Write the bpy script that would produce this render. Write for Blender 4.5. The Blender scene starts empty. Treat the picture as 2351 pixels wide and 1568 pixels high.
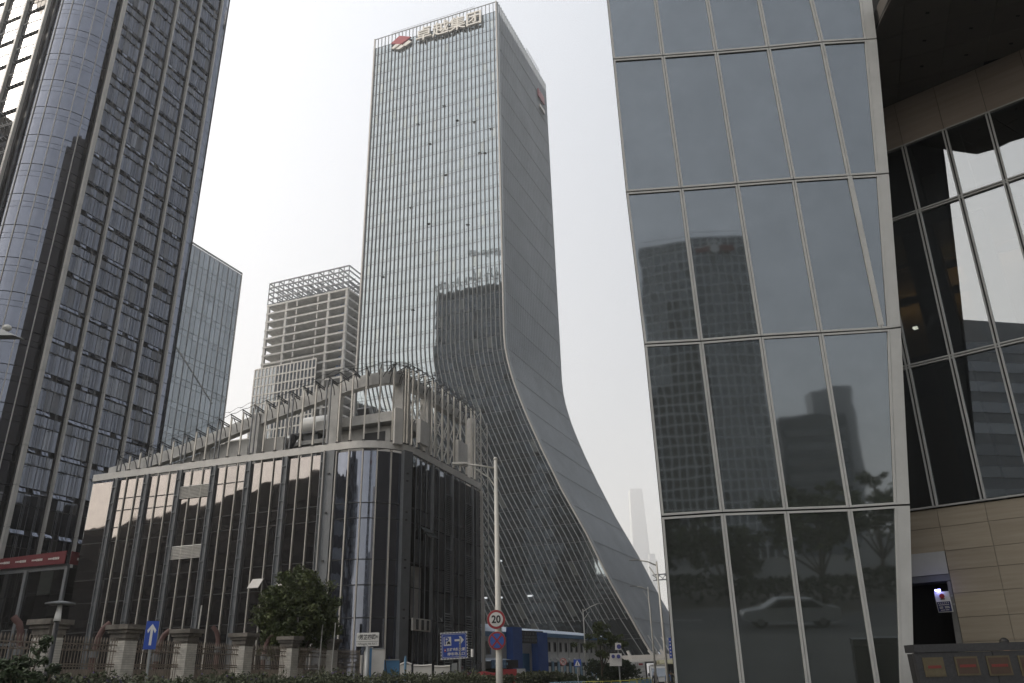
import bpy, math, random
import numpy as np
from math import sin, cos, tan, radians, degrees, hypot, pi, atan2, sqrt
from mathutils import Matrix, Vector
random.seed(7); rng = np.random.default_rng(7)

# ------------------------------------------------------------------ camera
SC = bpy.context.scene
COL = SC.collection
PITCH, ROLL, FOC, EYE = radians(23.2), radians(1.6), 1796.0, 1.6
F3 = np.array([0, cos(PITCH), sin(PITCH)])
_u0 = np.array([0, -sin(PITCH), cos(PITCH)]); _r0 = np.array([1., 0, 0])
R3 = _r0 * cos(ROLL) - _u0 * sin(ROLL); U3 = _u0 * cos(ROLL) + _r0 * sin(ROLL)
O3 = np.array([0, 0, EYE])
cam = bpy.data.cameras.new("camera"); camo = bpy.data.objects.new("camera", cam); COL.objects.link(camo)
cam.sensor_width = 36.0; cam.lens = FOC / 2351 * 36.0; cam.clip_start = 0.1; cam.clip_end = 8000
camo.matrix_world = Matrix(((R3[0], U3[0], -F3[0], 0), (R3[1], U3[1], -F3[1], 0), (R3[2], U3[2], -F3[2], EYE), (0, 0, 0, 1)))
SC.camera = camo

# ------------------------------------------------------------------ world, sun, exposure
SUN_AZ, SUN_EL = -95.0, 34.0
w = bpy.data.worlds.new("World"); SC.world = w; w.use_nodes = True
nt = w.node_tree; nt.nodes.clear()
sky = nt.nodes.new("ShaderNodeTexSky"); sky.sky_type = 'NISHITA'; sky.sun_disc = False
sky.sun_elevation = radians(SUN_EL); sky.sun_rotation = radians(SUN_AZ)
sky.dust_density = 4.5; sky.air_density = 1.3; sky.ozone_density = 1.0; sky.altitude = 20
bg = nt.nodes.new("ShaderNodeBackground"); out = nt.nodes.new("ShaderNodeOutputWorld")
bg.inputs['Strength'].default_value = 0.1
mixn = nt.nodes.new("ShaderNodeMix"); mixn.data_type = 'RGBA'; mixn.inputs[0].default_value = 0.50
mixn.inputs[7].default_value = (13.2, 12.85, 12.5, 1)       # the bright even veil of haze above the city
# the veil of haze: brighter towards the hidden sun and low down, cooler high up and away from the sun
def _m(op, a, b=None, clamp=False):
    n = nt.nodes.new("ShaderNodeMath"); n.operation = op; n.use_clamp = clamp
    for i, v in enumerate((a, b)):
        if v is None: continue
        if isinstance(v, (int, float)): n.inputs[i].default_value = v
        else: nt.links.new(v, n.inputs[i])
    return n.outputs[0]
_tc = nt.nodes.new("ShaderNodeTexCoord"); _dp = nt.nodes.new("ShaderNodeVectorMath"); _dp.operation = 'DOT_PRODUCT'
_dp.inputs[1].default_value = (sin(radians(SUN_AZ)) * cos(radians(SUN_EL)), cos(radians(SUN_AZ)) * cos(radians(SUN_EL)), sin(radians(SUN_EL)))
nt.links.new(_tc.outputs['Generated'], _dp.inputs[0])
_sx = nt.nodes.new("ShaderNodeSeparateXYZ"); nt.links.new(_tc.outputs['Generated'], _sx.inputs[0])
_z = _m('MAXIMUM', _sx.outputs[2], 0.0); _dt = _m('MAXIMUM', _dp.outputs['Value'], 0.0)
_lo = _m('POWER', _m('SUBTRACT', 1.0, _z), 2.0)
_B = _m('ADD', _m('ADD', 0.495, _m('MULTIPLY', _dt, 0.80)), _m('MULTIPLY', _lo, 0.32))
_t = _m('SUBTRACT', _m('MULTIPLY', _z, 1.3), _m('MULTIPLY', _dt, 0.5), True)
_cm = nt.nodes.new("ShaderNodeMix"); _cm.data_type = 'RGBA'; _cm.inputs[6].default_value = (1.025, .965, .90, 1); _cm.inputs[7].default_value = (.96, .99, 1.035, 1)
nt.links.new(_t, _cm.inputs[0])
_vs = nt.nodes.new("ShaderNodeVectorMath"); _vs.operation = 'SCALE'; nt.links.new(_cm.outputs[2], _vs.inputs[0]); nt.links.new(_m('MULTIPLY', _B, 20.0), _vs.inputs['Scale'])
nt.links.new(_vs.outputs[0], mixn.inputs[7])
nt.links.new(sky.outputs[0], mixn.inputs[6]); nt.links.new(mixn.outputs[2], bg.inputs['Color'])
nt.links.new(bg.outputs[0], out.inputs['Surface'])
sl = bpy.data.lights.new("sun", 'SUN'); sl.energy = 1.4; sl.angle = radians(14); sl.color = (1, .93, .84)
slo = bpy.data.objects.new("sun", sl); COL.objects.link(slo)
_sa, _se = radians(SUN_AZ), radians(SUN_EL)
_sd = Vector((sin(_sa) * cos(_se), cos(_sa) * cos(_se), sin(_se)))
slo.rotation_euler = _sd.to_track_quat('Z', 'Y').to_euler()
slo.location = _sd * 300
SC.view_settings.view_transform = 'Standard'; SC.view_settings.look = 'None'
SC.view_settings.exposure = 0.0; SC.view_settings.gamma = 1.0
SC.view_settings.use_curve_mapping = False
SC.render.engine = 'CYCLES'
SC.cycles.max_bounces = 6; SC.cycles.diffuse_bounces = 3; SC.cycles.glossy_bounces = 4
SC.cycles.transmission_bounces = 4; SC.cycles.transparent_max_bounces = 8; SC.cycles.volume_bounces = 2
SC.cycles.caustics_reflective = False; SC.cycles.caustics_refractive = False
SC.cycles.use_denoising = True

# ------------------------------------------------------------------ placing by sight lines
def ray(x, y): return F3 + R3 * (x - 1175.5) / FOC + U3 * (784 - y) / FOC
def azel(x, y):
    d = ray(x, y); return atan2(d[0], d[1]), d[2] / hypot(d[0], d[1])
def atz(x, y, z):
    d = ray(x, y); return O3 + d * ((z - EYE) / d[2])
def atd(x, y, D):
    d = ray(x, y); return O3 + d * (D / hypot(d[0], d[1]))
def onp(x, y, p0, n):
    d = ray(x, y); return O3 + d * (((p0 - O3) @ n) / (d @ n))
def gp(x, D, y=1560, z=0.0):
    p = atd(x, y, D); return np.array([p[0], p[1], z])
def proj(p):
    v = np.asarray(p, float) - O3; z = v @ F3
    if z < .1: return None
    return 1175.5 + FOC * (v @ R3) / z, 784 - FOC * (v @ U3) / z
def dirv(az): a = radians(az); return np.array([sin(a), cos(a), 0.])
Z = np.array([0, 0, 1.])
def unit(v): v = np.asarray(v, float); return v / max(1e-9, np.linalg.norm(v))

# ------------------------------------------------------------------ materials
def mat(name, col, rough=.6, metal=0., var=0., scale=2., bump=0., bscale=20., emit=None, spec=.5, stretch=None, col2=None, piece=0.):
    m = bpy.data.materials.new(name); m.use_nodes = True; t = m.node_tree
    b = t.nodes["Principled BSDF"]
    b.inputs['Base Color'].default_value = (*col, 1); b.inputs['Roughness'].default_value = rough
    b.inputs['Metallic'].default_value = metal; b.inputs['Specular IOR Level'].default_value = spec
    src = None
    if var or col2 or bump:
        geo = t.nodes.new("ShaderNodeNewGeometry"); src = geo.outputs['Position']
        if stretch:
            mp = t.nodes.new("ShaderNodeMapping"); mp.inputs['Scale'].default_value = stretch
            t.links.new(src, mp.inputs[0]); src = mp.outputs[0]
    last = None
    if var or col2:
        n = t.nodes.new("ShaderNodeTexNoise"); n.inputs['Scale'].default_value = scale; n.inputs['Detail'].default_value = 6
        n.inputs['Roughness'].default_value = .65
        t.links.new(src, n.inputs['Vector'])
        r = t.nodes.new("ShaderNodeMapRange"); r.inputs[1].default_value = .3; r.inputs[2].default_value = .7
        t.links.new(n.outputs[0], r.inputs[0])
        mx = t.nodes.new("ShaderNodeMix"); mx.data_type = 'RGBA'
        c2 = col2 if col2 else tuple(c * (1 - var) for c in col)
        mx.inputs[6].default_value = (*c2, 1); mx.inputs[7].default_value = (*[min(1, c * (1 + var * .6)) for c in col], 1)
        t.links.new(r.outputs[0], mx.inputs[0]); last = mx.outputs[2]
    if piece:
        last = piece_var(t, last, col, piece)
    if last is not None: t.links.new(last, b.inputs['Base Color'])
    if bump:
        n2 = t.nodes.new("ShaderNodeTexNoise"); n2.inputs['Scale'].default_value = bscale; n2.inputs['Detail'].default_value = 4
        t.links.new(src, n2.inputs['Vector'])
        bp = t.nodes.new("ShaderNodeBump"); bp.inputs['Strength'].default_value = .6; bp.inputs['Distance'].default_value = bump
        t.links.new(n2.outputs[0], bp.inputs['Height']); t.links.new(bp.outputs[0], b.inputs['Normal'])
    if emit:
        b.inputs['Emission Color'].default_value = (*emit[:3], 1); b.inputs['Emission Strength'].default_value = emit[3]
    return m

def piece_var(t, last, col, amt):
    """each piece (object or loose island) slightly lighter or darker than its neighbours, as panes and tiles are"""
    oi = t.nodes.new("ShaderNodeObjectInfo"); ge = t.nodes.new("ShaderNodeNewGeometry")
    ad = t.nodes.new("ShaderNodeMath"); ad.operation = 'ADD'
    t.links.new(oi.outputs['Random'], ad.inputs[0]); t.links.new(ge.outputs['Random Per Island'], ad.inputs[1])
    fr = t.nodes.new("ShaderNodeMath"); fr.operation = 'FRACT'; t.links.new(ad.outputs[0], fr.inputs[0])
    mr = t.nodes.new("ShaderNodeMapRange"); mr.inputs[3].default_value = 1 - amt; mr.inputs[4].default_value = 1 + amt * .7
    t.links.new(fr.outputs[0], mr.inputs[0])
    vm = t.nodes.new("ShaderNodeVectorMath"); vm.operation = 'SCALE'
    if last is None: vm.inputs[0].default_value = col
    else: t.links.new(last, vm.inputs[0])
    t.links.new(mr.outputs[0], vm.inputs['Scale'])
    return vm.outputs[0]

def glass(name, refl, body=(.02, .022, .025), rough=.03, wave=.012, wscale=.35, piece=.12, tilt=.006):
    """coated facade glass seen by day: a mirror of strength refl (more at grazing) over a dark room"""
    m = bpy.data.materials.new(name); m.use_nodes = True; t = m.node_tree; t.nodes.clear()
    o = t.nodes.new("ShaderNodeOutputMaterial")
    g = t.nodes.new("ShaderNodeBsdfGlossy"); g.inputs['Roughness'].default_value = rough
    d = t.nodes.new("ShaderNodeBsdfDiffuse"); d.inputs['Color'].default_value = (*body, 1)
    ad = t.nodes.new("ShaderNodeAddShader"); t.links.new(g.outputs[0], ad.inputs[0]); t.links.new(d.outputs[0], ad.inputs[1])
    t.links.new(ad.outputs[0], o.inputs['Surface'])
    # Fresnel: mix towards a stronger mirror at grazing angles
    fr = t.nodes.new("ShaderNodeFresnel"); fr.inputs['IOR'].default_value = 1.5
    mx = t.nodes.new("ShaderNodeMix"); mx.data_type = 'RGBA'
    t.links.new(fr.outputs[0], mx.inputs[0]); mx.inputs[6].default_value = (*refl, 1); mx.inputs[7].default_value = (.85, .87, .9, 1)
    c = piece_var(t, mx.outputs[2], refl, piece) if piece else mx.outputs[2]
    gs = t.nodes.new("ShaderNodeNewGeometry"); ns = t.nodes.new("ShaderNodeTexNoise"); ns.inputs['Scale'].default_value = .9; ns.inputs['Detail'].default_value = 5; ns.inputs['Roughness'].default_value = .7
    t.links.new(gs.outputs['Position'], ns.inputs['Vector']); ms = t.nodes.new("ShaderNodeMapRange"); ms.inputs[1].default_value = .3; ms.inputs[2].default_value = .7; ms.inputs[3].default_value = .90; ms.inputs[4].default_value = 1.05
    t.links.new(ns.outputs[0], ms.inputs[0]); vs_ = t.nodes.new("ShaderNodeVectorMath"); vs_.operation = 'SCALE'; t.links.new(c, vs_.inputs[0]); t.links.new(ms.outputs[0], vs_.inputs['Scale']); c = vs_.outputs[0]
    t.links.new(c, g.inputs['Color'])
    geo = t.nodes.new("ShaderNodeNewGeometry")
    n = t.nodes.new("ShaderNodeTexNoise"); n.inputs['Scale'].default_value = wscale; n.inputs['Detail'].default_value = 2
    t.links.new(geo.outputs['Position'], n.inputs['Vector'])
    bp = t.nodes.new("ShaderNodeBump"); bp.inputs['Strength'].default_value = 1; bp.inputs['Distance'].default_value = wave
    t.links.new(n.outputs[0], bp.inputs['Height'])
    t.links.new(bp.outputs[0], g.inputs['Normal'])
    if tilt:
        # panes never sit perfectly in plane: turn each one's normal by a few tenths of a degree
        oi = t.nodes.new("ShaderNodeObjectInfo"); sm = t.nodes.new("ShaderNodeMath"); sm.operation = 'ADD'
        t.links.new(oi.outputs['Random'], sm.inputs[0]); t.links.new(geo.outputs['Random Per Island'], sm.inputs[1])
        wn = t.nodes.new("ShaderNodeTexWhiteNoise"); wn.noise_dimensions = '1D'; t.links.new(sm.outputs[0], wn.inputs['W'])
        sb = t.nodes.new("ShaderNodeVectorMath"); sb.operation = 'SUBTRACT'; sb.inputs[1].default_value = (.5, .5, .5)
        t.links.new(wn.outputs['Color'], sb.inputs[0])
        sc = t.nodes.new("ShaderNodeVectorMath"); sc.operation = 'SCALE'; sc.inputs['Scale'].default_value = tilt * 2
        t.links.new(sb.outputs[0], sc.inputs[0])
        av = t.nodes.new("ShaderNodeVectorMath"); av.operation = 'ADD'
        t.links.new(bp.outputs[0], av.inputs[0]); t.links.new(sc.outputs[0], av.inputs[1])
        t.links.new(av.outputs[0], g.inputs['Normal'])
    return m

def clear_glass(name, refl=.12, tintc=(.45, .48, .46)):
    m = bpy.data.materials.new(name); m.use_nodes = True; t = m.node_tree; t.nodes.clear()
    o = t.nodes.new("ShaderNodeOutputMaterial"); tr = t.nodes.new("ShaderNodeBsdfTransparent"); tr.inputs[0].default_value = (*tintc, 1)
    g = t.nodes.new("ShaderNodeBsdfGlossy"); g.inputs['Roughness'].default_value = .01; g.inputs[0].default_value = (.92, .96, 1, 1)
    fr = t.nodes.new("ShaderNodeFresnel"); fr.inputs['IOR'].default_value = 1.5
    mr = t.nodes.new("ShaderNodeMapRange"); mr.inputs[1].default_value = .04; mr.inputs[2].default_value = 1; mr.inputs[3].default_value = refl; mr.inputs[4].default_value = 1
    t.links.new(fr.outputs[0], mr.inputs[0])
    mx = t.nodes.new("ShaderNodeMixShader"); t.links.new(mr.outputs[0], mx.inputs[0]); t.links.new(tr.outputs[0], mx.inputs[1]); t.links.new(g.outputs[0], mx.inputs[2])
    t.links.new(mx.outputs[0], o.inputs[0]); return m

M = {}
M['conc'] = mat("concrete", (.55, .54, .515), .85, var=.28, scale=.6, bump=.01, bscale=6)
M['conc_dark'] = mat("stained_concrete", (.24, .235, .22), .9, var=.35, scale=.5)
M['alu'] = mat("light_aluminium", (.44, .43, .405), .45, .0, var=.12, scale=.8)
M['alu_warm'] = mat("weathered_fin_metal", (.60, .575, .52), .5, .1, var=.2, scale=.5)
M['steel'] = mat("grey_painted_steel", (.17, .18, .19), .5, .2, var=.15, scale=1.2)
M['dark'] = mat("dark_metal", (.03, .031, .033), .6, .0)
M['rod'] = mat("dull_grey_rod", (.10, .105, .115), .5)
M['letter'] = mat("cream_sign_metal", (.74, .71, .65), .5)
M['black'] = mat("dark_void", (.008, .008, .009), .9)
M['fin_main'] = mat("tower_fin_metal", (.26, .265, .26), .5, .1, var=.08, scale=.2)
M['fin_side'] = mat("tower_side_fin_metal", (.36, .39, .42), .55, .0, var=.14, scale=.12)
M['trim'] = mat("pale_corner_trim", (.50, .48, .45), .5, .1, var=.08, scale=.5)
M['g_main'] = glass("tower_glass", (.315, .36, .385), (.012, .014, .014), wave=.010, wscale=.25, piece=.05, tilt=.0025)
M['g_main_span'] = glass("tower_spandrel_glass", (.295, .335, .355), (.02, .022, .022), wave=.01, wscale=.25, piece=.08, tilt=.0025)
M['g_main_blind'] = glass("tower_glass_with_blind", (.28, .31, .31), (.10, .105, .10), wave=.01, wscale=.25, piece=.15, tilt=.0025)
M['g_blue_room'] = glass("blue_glass_open_room", (.07, .078, .095), (.045, .043, .040), wave=.008, piece=.4, tilt=.012)
M['g_side'] = glass("tower_side_glass", (.30, .33, .36), wave=.02)
M['g_blue'] = glass("blue_tower_glass", (.078, .088, .112), (.010, .011, .014), wave=.008, piece=.18, tilt=.012)
M['g_blue2'] = glass("blue_corner_glass", (.15, .165, .205), (.010, .011, .015), wave=.012, wscale=.2, piece=.08, tilt=.003)
M['g_left'] = glass("pale_reflecting_glass", (.15, .145, .142), (.03, .03, .03), wave=.01, piece=.08)
M['g_haze'] = glass("hazy_tower_glass", (.19, .215, .235), (.015, .017, .02), wave=.01, piece=.16, tilt=.01)
M['g_pod'] = glass("podium_dark_glass", (.29, .265, .252), (.008, .008, .009), wave=.022, wscale=.25, piece=.08, tilt=.006)
M['g_podr'] = glass("podium_side_glass", (.16, .175, .20), (.008, .008, .009), wave=.02, piece=.2, tilt=.02)
M['g_prism'] = glass("blue_grey_screen_glass", (.138, .158, .180), (.034, .037, .033), wave=.0022, wscale=.6, piece=.06, tilt=.004)
M['g_lobby'] = clear_glass("lobby_glass", .30, (.5, .52, .5))
M['g_dark'] = glass("dark_window_glass", (.12, .13, .14), (.01, .01, .01), piece=.3, tilt=.02)
M['g_annex'] = glass("annex_dark_glass", (.045, .048, .052), (.010, .010, .010), piece=.35, tilt=.02)
M['white'] = mat("white_paint", (.72, .72, .70), .5, var=.08, scale=1)
M['offwhite'] = mat("weathered_white_panel", (.66, .64, .60), .6, var=.15, scale=.7)
M['frame'] = mat("panel_frame_metal", (.47, .47, .45), .45, .0, var=.10, scale=1.5, bump=.001, bscale=3)
M['joint'] = mat("dark_joint", (.015, .015, .015), .7)
M['beige'] = mat("travertine", (.41, .35, .265), .6, col2=(.32, .268, .195), scale=1.6, stretch=(.35, .35, 6), piece=.07)
M['fascia'] = mat("stone_fascia", (.33, .27, .22), .7, col2=(.27, .22, .175), scale=1.5, stretch=(.3, .3, 5), piece=.05)
M['soffit'] = mat("soffit_panel", (.11, .10, .09), .7, var=.1, scale=1, piece=.08)
M['granite'] = mat("dark_granite", (.030, .030, .032), .45, var=.5, scale=22)
M['brass'] = mat("brass_plaque", (.10, .08, .042), .55, .1, var=.2, scale=6)
M['bronze'] = mat("dark_bronze_plaque", (.065, .038, .024), .6, .1, var=.2, scale=6)
M['redtxt'] = mat("red_lettering", (.17, .025, .02), .6)
M['red'] = mat("red_banner", (.14, .016, .022), .7, var=.1)
M['redplastic'] = mat("red_plastic", (.30, .03, .035), .5, var=.15, scale=2)
M['blue'] = mat("blue_paint", (.035, .085, .27), .5, var=.12)
M['skyblue'] = mat("light_blue_panel", (.06, .19, .36), .55, var=.15, scale=1)
M['paleblue'] = mat("pale_blue_trim", (.28, .42, .55), .6, var=.1)
M['wallwhite'] = mat("site_office_wall", (.74, .74, .73), .7, var=.12, scale=.8)
M['roofblue'] = mat("corrugated_pale_blue_roof", (.62, .68, .76), .5, var=.1)
M['roofedge'] = mat("blue_roof_edge", (.11, .20, .33), .5)
M['signblue'] = mat("sign_blue", (.018, .065, .36), .4)
M['signwhite'] = mat("sign_white", (.68, .67, .64), .45)
M['signred'] = mat("sign_red", (.30, .022, .03), .45)
M['signblack'] = mat("sign_black", (.02, .02, .02), .5)
M['polewhite'] = mat("white_pole_paint", (.55, .54, .50), .45, var=.08, scale=3)
M['polegrey'] = mat("galvanised_pole", (.28, .29, .29), .5, .3)
M['brickwhite'] = mat("white_glazed_brick", (.60, .575, .52), .55, var=.2, scale=3, piece=.12)
M['mortar'] = mat("dark_mortar", (.25, .24, .21), .9)
M['cap'] = mat("weathered_cap_stone", (.17, .155, .135), .9, var=.5, scale=2.5, bump=.02, bscale=5)
M['iron'] = mat("dull_brown_iron", (.22, .185, .15), .65, .0, var=.3, scale=6)
M['hoard'] = mat("brown_hoarding", (.30, .262, .225), .85, var=.25, scale=.6)
M['pink'] = mat("faded_pink_pipe", (.12, .067, .060), .75, var=.3, scale=2)
M['leaf'] = mat("dark_green_leaf", (.078, .095, .026), .7, col2=(.030, .048, .014), var=.3, scale=1.3, piece=.45)
M['leaf2'] = mat("bush_leaf", (.045, .066, .028), .7, col2=(.018, .03, .012), var=.3, scale=2, piece=.45)
M['hedge'] = mat("hedge_leaf", (.085, .095, .052), .8, col2=(.04, .048, .026), var=.3, scale=3, piece=.5)
M['flower'] = mat("small_purple_flower", (.13, .09, .24), .7, piece=.3)
M['bark'] = mat("bark", (.09, .07, .05), .9, var=.3, scale=5)
M['ground'] = mat("paved_ground", (.075, .075, .068), .9, var=.25, scale=.3)
M['asphalt'] = mat("asphalt", (.05, .05, .051), .9, var=.25, scale=.8)
M['line'] = mat("road_paint", (.6, .6, .57), .7)
M['soil'] = mat("verge_soil", (.05, .042, .03), .95, var=.3, scale=2)
M['warm'] = mat("warm_light_strip", (.5, .35, .15), .6, emit=(1, .66, .28, 9))
M['inwall'] = mat("lobby_inner_wall", (.20, .155, .10), .7, var=.1)
M['incol'] = mat("lobby_green_column", (.11, .12, .105), .5, var=.1)
M['bluelamp'] = mat("blue_beacon", (.2, .2, 1), .4, emit=(.35, .35, 1, 14))
M['lamp'] = mat("lamp_lens", (.8, .8, .78), .3)
M['yellow'] = mat("yellow_rail_paint", (.42, .42, .08), .55, var=.1)
M['barrierblue'] = mat("barrier_blue_panel", (.12, .24, .36), .55, var=.12)
M['skin'] = mat("skin", (.32, .20, .14), .6)
M['cloth_dark'] = mat("dark_cloth", (.02, .022, .03), .85)
M['cloth_blue'] = mat("blue_cloth", (.12, .2, .38), .8)
M['hair'] = mat("black_hair", (.012, .011, .010), .6)
M['rubber'] = mat("tyre_rubber", (.02, .02, .02), .8)
M['carwhite'] = mat("white_car_paint", (.62, .62, .60), .25)
M['buspaint'] = mat("cream_bus_paint", (.50, .47, .30), .4)
M['led'] = mat("unlit_board_face", (.012, .010, .010), .6)
M['gridframe'] = mat("pale_grid_frame", (.78, .79, .78), .6)
M['farpale'] = mat("haze_paled_cladding", (.60, .61, .62), .6)  # part of the distant haze is put into this pale colour
M['facade_plain'] = mat("brown_grey_block_wall", (.040, .037, .034), .8, var=.3, scale=.15)

# ------------------------------------------------------------------ mesh building
class MB:
    def __init__(s): s.v = []; s.f = []
    def add(s, vs, fs):
        b = len(s.v); s.v.extend([tuple(map(float, p)) for p in vs]); s.f.extend([tuple(b + i for i in f) for f in fs]); return s
    def obox(s, c, ax, ay, az, sx, sy, sz):
        """box centred on c with unit axes and FULL sizes"""
        c = np.asarray(c, float); X = np.asarray(ax) * sx / 2; Y = np.asarray(ay) * sy / 2; W = np.asarray(az) * sz / 2
        vs = [c + a * X + b * Y + d * W for d in (-1, 1) for b in (-1, 1) for a in (-1, 1)]
        return s.add(vs, BOXF)
    def box(s, x0, y0, z0, x1, y1, z1):
        return s.obox(((x0+x1)/2, (y0+y1)/2, (z0+z1)/2), (1,0,0), (0,1,0), (0,0,1), x1-x0, y1-y0, z1-z0)
    def bar(s, p, q, w_, d_=None, side=None):
        p = np.asarray(p, float); q = np.asarray(q, float); a = q - p; L = np.linalg.norm(a)
        if L < 1e-6: return s
        a /= L; d_ = d_ or w_
        sd = np.asarray(side, float) if side is not None else (Z if abs(a[2]) < .9 else np.array([1., 0, 0]))
        b = unit(np.cross(a, sd)); c = np.cross(b, a)
        # d_ runs along `side`, w_ across it
        return s.obox((p + q) / 2, a, b, c, L, w_, d_)
    def slab(s, quad, t):
        """quad of four points, thickness t going to the back of its normal"""
        q = [np.asarray(p, float) for p in quad]; n = unit(np.cross(q[1] - q[0], q[3] - q[0]))
        vs = q + [p - n * t for p in q]
        return s.add(vs, [(0,1,2,3), (7,6,5,4), (0,4,5,1), (1,5,6,2), (2,6,7,3), (3,7,4,0)])
    def tube(s, pts, r, n=8, caps=True):
        pts = [np.asarray(p, float) for p in pts]; rs = r if hasattr(r, '__len__') else [r] * len(pts)
        b0 = len(s.v); up = None
        for i, p in enumerate(pts):
            a = unit(pts[min(i+1, len(pts)-1)] - pts[max(i-1, 0)])
            if up is None: up = np.array([1., 0, 0]) if abs(a[2]) > .9 else Z
            x = unit(np.cross(a, up)); y = np.cross(x, a); up = y
            for k in range(n):
                t = 2*pi*k/n; s.v.append(tuple(p + rs[i]*(x*cos(t) + y*sin(t))))
        for i in range(len(pts)-1):
            for k in range(n):
                a = b0+i*n+k; b = b0+i*n+(k+1) % n; s.f.append((a, b, b+n, a+n))
        if caps:
            s.f.append(tuple(b0+k for k in range(n))[::-1]); e = b0+(len(pts)-1)*n; s.f.append(tuple(e+k for k in range(n)))
        return s
    def prism(s, poly, z0, z1):
        n = len(poly); vs = [(p[0], p[1], z0) for p in poly] + [(p[0], p[1], z1) for p in poly]
        return s.add(vs, [tuple(range(n))[::-1], tuple(range(n, 2*n))] + [(i, (i+1) % n, (i+1) % n+n, i+n) for i in range(n)])
    def extrude(s, poly, d):
        n = len(poly); poly = [np.asarray(p, float) for p in poly]; d = np.asarray(d, float)
        return s.add(poly + [p + d for p in poly], [tuple(range(n)), tuple(range(n, 2*n))[::-1]] + [(i, i+n, (i+1) % n+n, (i+1) % n) for i in range(n)])
    def ball(s, c, rx, ry=None, rz=None, nu=10, nv=7):
        ry = ry or rx; rz = rz or rx; b = len(s.v); c = np.asarray(c, float)
        s.v.append(tuple(c - np.array([0, 0, rz])))
        for j in range(1, nv):
            ph = -pi/2 + pi*j/nv
            for i in range(nu):
                th = 2*pi*i/nu; s.v.append((c[0]+rx*cos(ph)*cos(th), c[1]+ry*cos(ph)*sin(th), c[2]+rz*sin(ph)))
        s.v.append(tuple(c + np.array([0, 0, rz]))); top = len(s.v)-1
        for i in range(nu):
            s.f.append((b, b+1+(i+1) % nu, b+1+i)); e = b+1+(nv-2)*nu; s.f.append((top, e+i, e+(i+1) % nu))
            for j in range(nv-2):
                a = b+1+j*nu; s.f.append((a+i, a+(i+1) % nu, a+nu+(i+1) % nu, a+nu+i))
        return s
BOXF = [(0,2,3,1), (4,5,7,6), (0,1,5,4), (2,6,7,3), (0,4,6,2), (1,3,7,5)]

def setp(o, label=None, cat=None, group=None, kind=None):
    if label: o['label'] = label
    if cat: o['category'] = cat
    if group: o['group'] = group
    if kind: o['kind'] = kind
    return o
def thing(name, loc, label, cat, group=None):
    o = bpy.data.objects.new(name, None); COL.objects.link(o); o.location = Vector([float(v) for v in loc]); o.empty_display_size = .5
    return setp(o, label, cat, group)
def root_loc(o):
    while o.parent is not None: o = o.parent
    return np.array(o.location)
def obj(name, mb, m, parent=None, kind=None, label=None, smooth=False):
    """mb is in world coordinates; the part's mesh is stored relative to its thing's base"""
    me = bpy.data.meshes.new(name); off = root_loc(parent) if parent is not None else np.zeros(3)
    v = np.asarray(mb.v, float) - off
    me.from_pydata(v.tolist(), [], mb.f); me.update()
    for mm in (m if isinstance(m, (list, tuple)) else [m]): me.materials.append(M[mm] if isinstance(mm, str) else mm)
    if smooth: me.polygons.foreach_set('use_smooth', [True] * len(me.polygons))
    o = bpy.data.objects.new(name, me); COL.objects.link(o)
    if parent is not None: o.parent = parent
    if kind: o['kind'] = kind
    if label: o['label'] = label
    return o
def base_obj(name, mb, m, base, label=None, cat=None, group=None, kind=None, smooth=False):
    """a top-level thing that is one mesh with its origin at its base"""
    me = bpy.data.meshes.new(name); v = np.asarray(mb.v, float) - np.asarray(base, float)
    me.from_pydata(v.tolist(), [], mb.f); me.update(); me.materials.append(M[m] if isinstance(m, str) else m)
    if smooth: me.polygons.foreach_set('use_smooth', [True] * len(me.polygons))
    o = bpy.data.objects.new(name, me); COL.objects.link(o); o.location = Vector([float(x) for x in base])
    return setp(o, label, cat, group, kind)
_UB = {}
def piece(name, m, parent, c, ax, ay, az, sx, sy, sz):
    """one rectangular piece that shares the unit box mesh of its material"""
    if m not in _UB:
        me = bpy.data.meshes.new("box_" + m); b = MB().obox((0,0,0), (1,0,0), (0,1,0), (0,0,1), 1, 1, 1)
        me.from_pydata(b.v, [], b.f); me.materials.append(M[m]); _UB[m] = me
    o = bpy.data.objects.new(name, _UB[m]); COL.objects.link(o); o.parent = parent
    c = np.asarray(c, float) - root_loc(parent); X = np.asarray(ax)*sx; Y = np.asarray(ay)*sy; W = np.asarray(az)*sz
    o.matrix_local = Matrix(((X[0], Y[0], W[0], c[0]), (X[1], Y[1], W[1], c[1]), (X[2], Y[2], W[2], c[2]), (0, 0, 0, 1)))
    return o
def pbar(name, m, parent, p, q, w_, d_, side):
    p = np.asarray(p, float); q = np.asarray(q, float); a = q - p; L = np.linalg.norm(a); a = a / L
    b = unit(np.cross(a, side)); c = np.cross(b, a)
    return piece(name, m, parent, (p+q)/2, a, b, c, L, w_, d_)
def shown(quad):
    """size in the photograph of a quad, 0 when turned away or out of frame"""
    q = [np.asarray(p, float) for p in quad]; n = np.cross(q[1]-q[0], q[3]-q[0]); c = sum(q)/4
    if n @ (O3 - c) <= 0: return 0
    pp = [proj(p) for p in q]
    if any(p is None for p in pp): return 0
    cx = sum(p[0] for p in pp)/4; cy = sum(p[1] for p in pp)/4
    if not (-30 < cx < 2380 and -30 < cy < 1600): return 0
    A = 0
    for i in range(4):
        x0, y0 = pp[i]; x1, y1 = pp[(i+1) % 4]; A += x0*y1 - x1*y0
    return abs(A)/2
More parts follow.
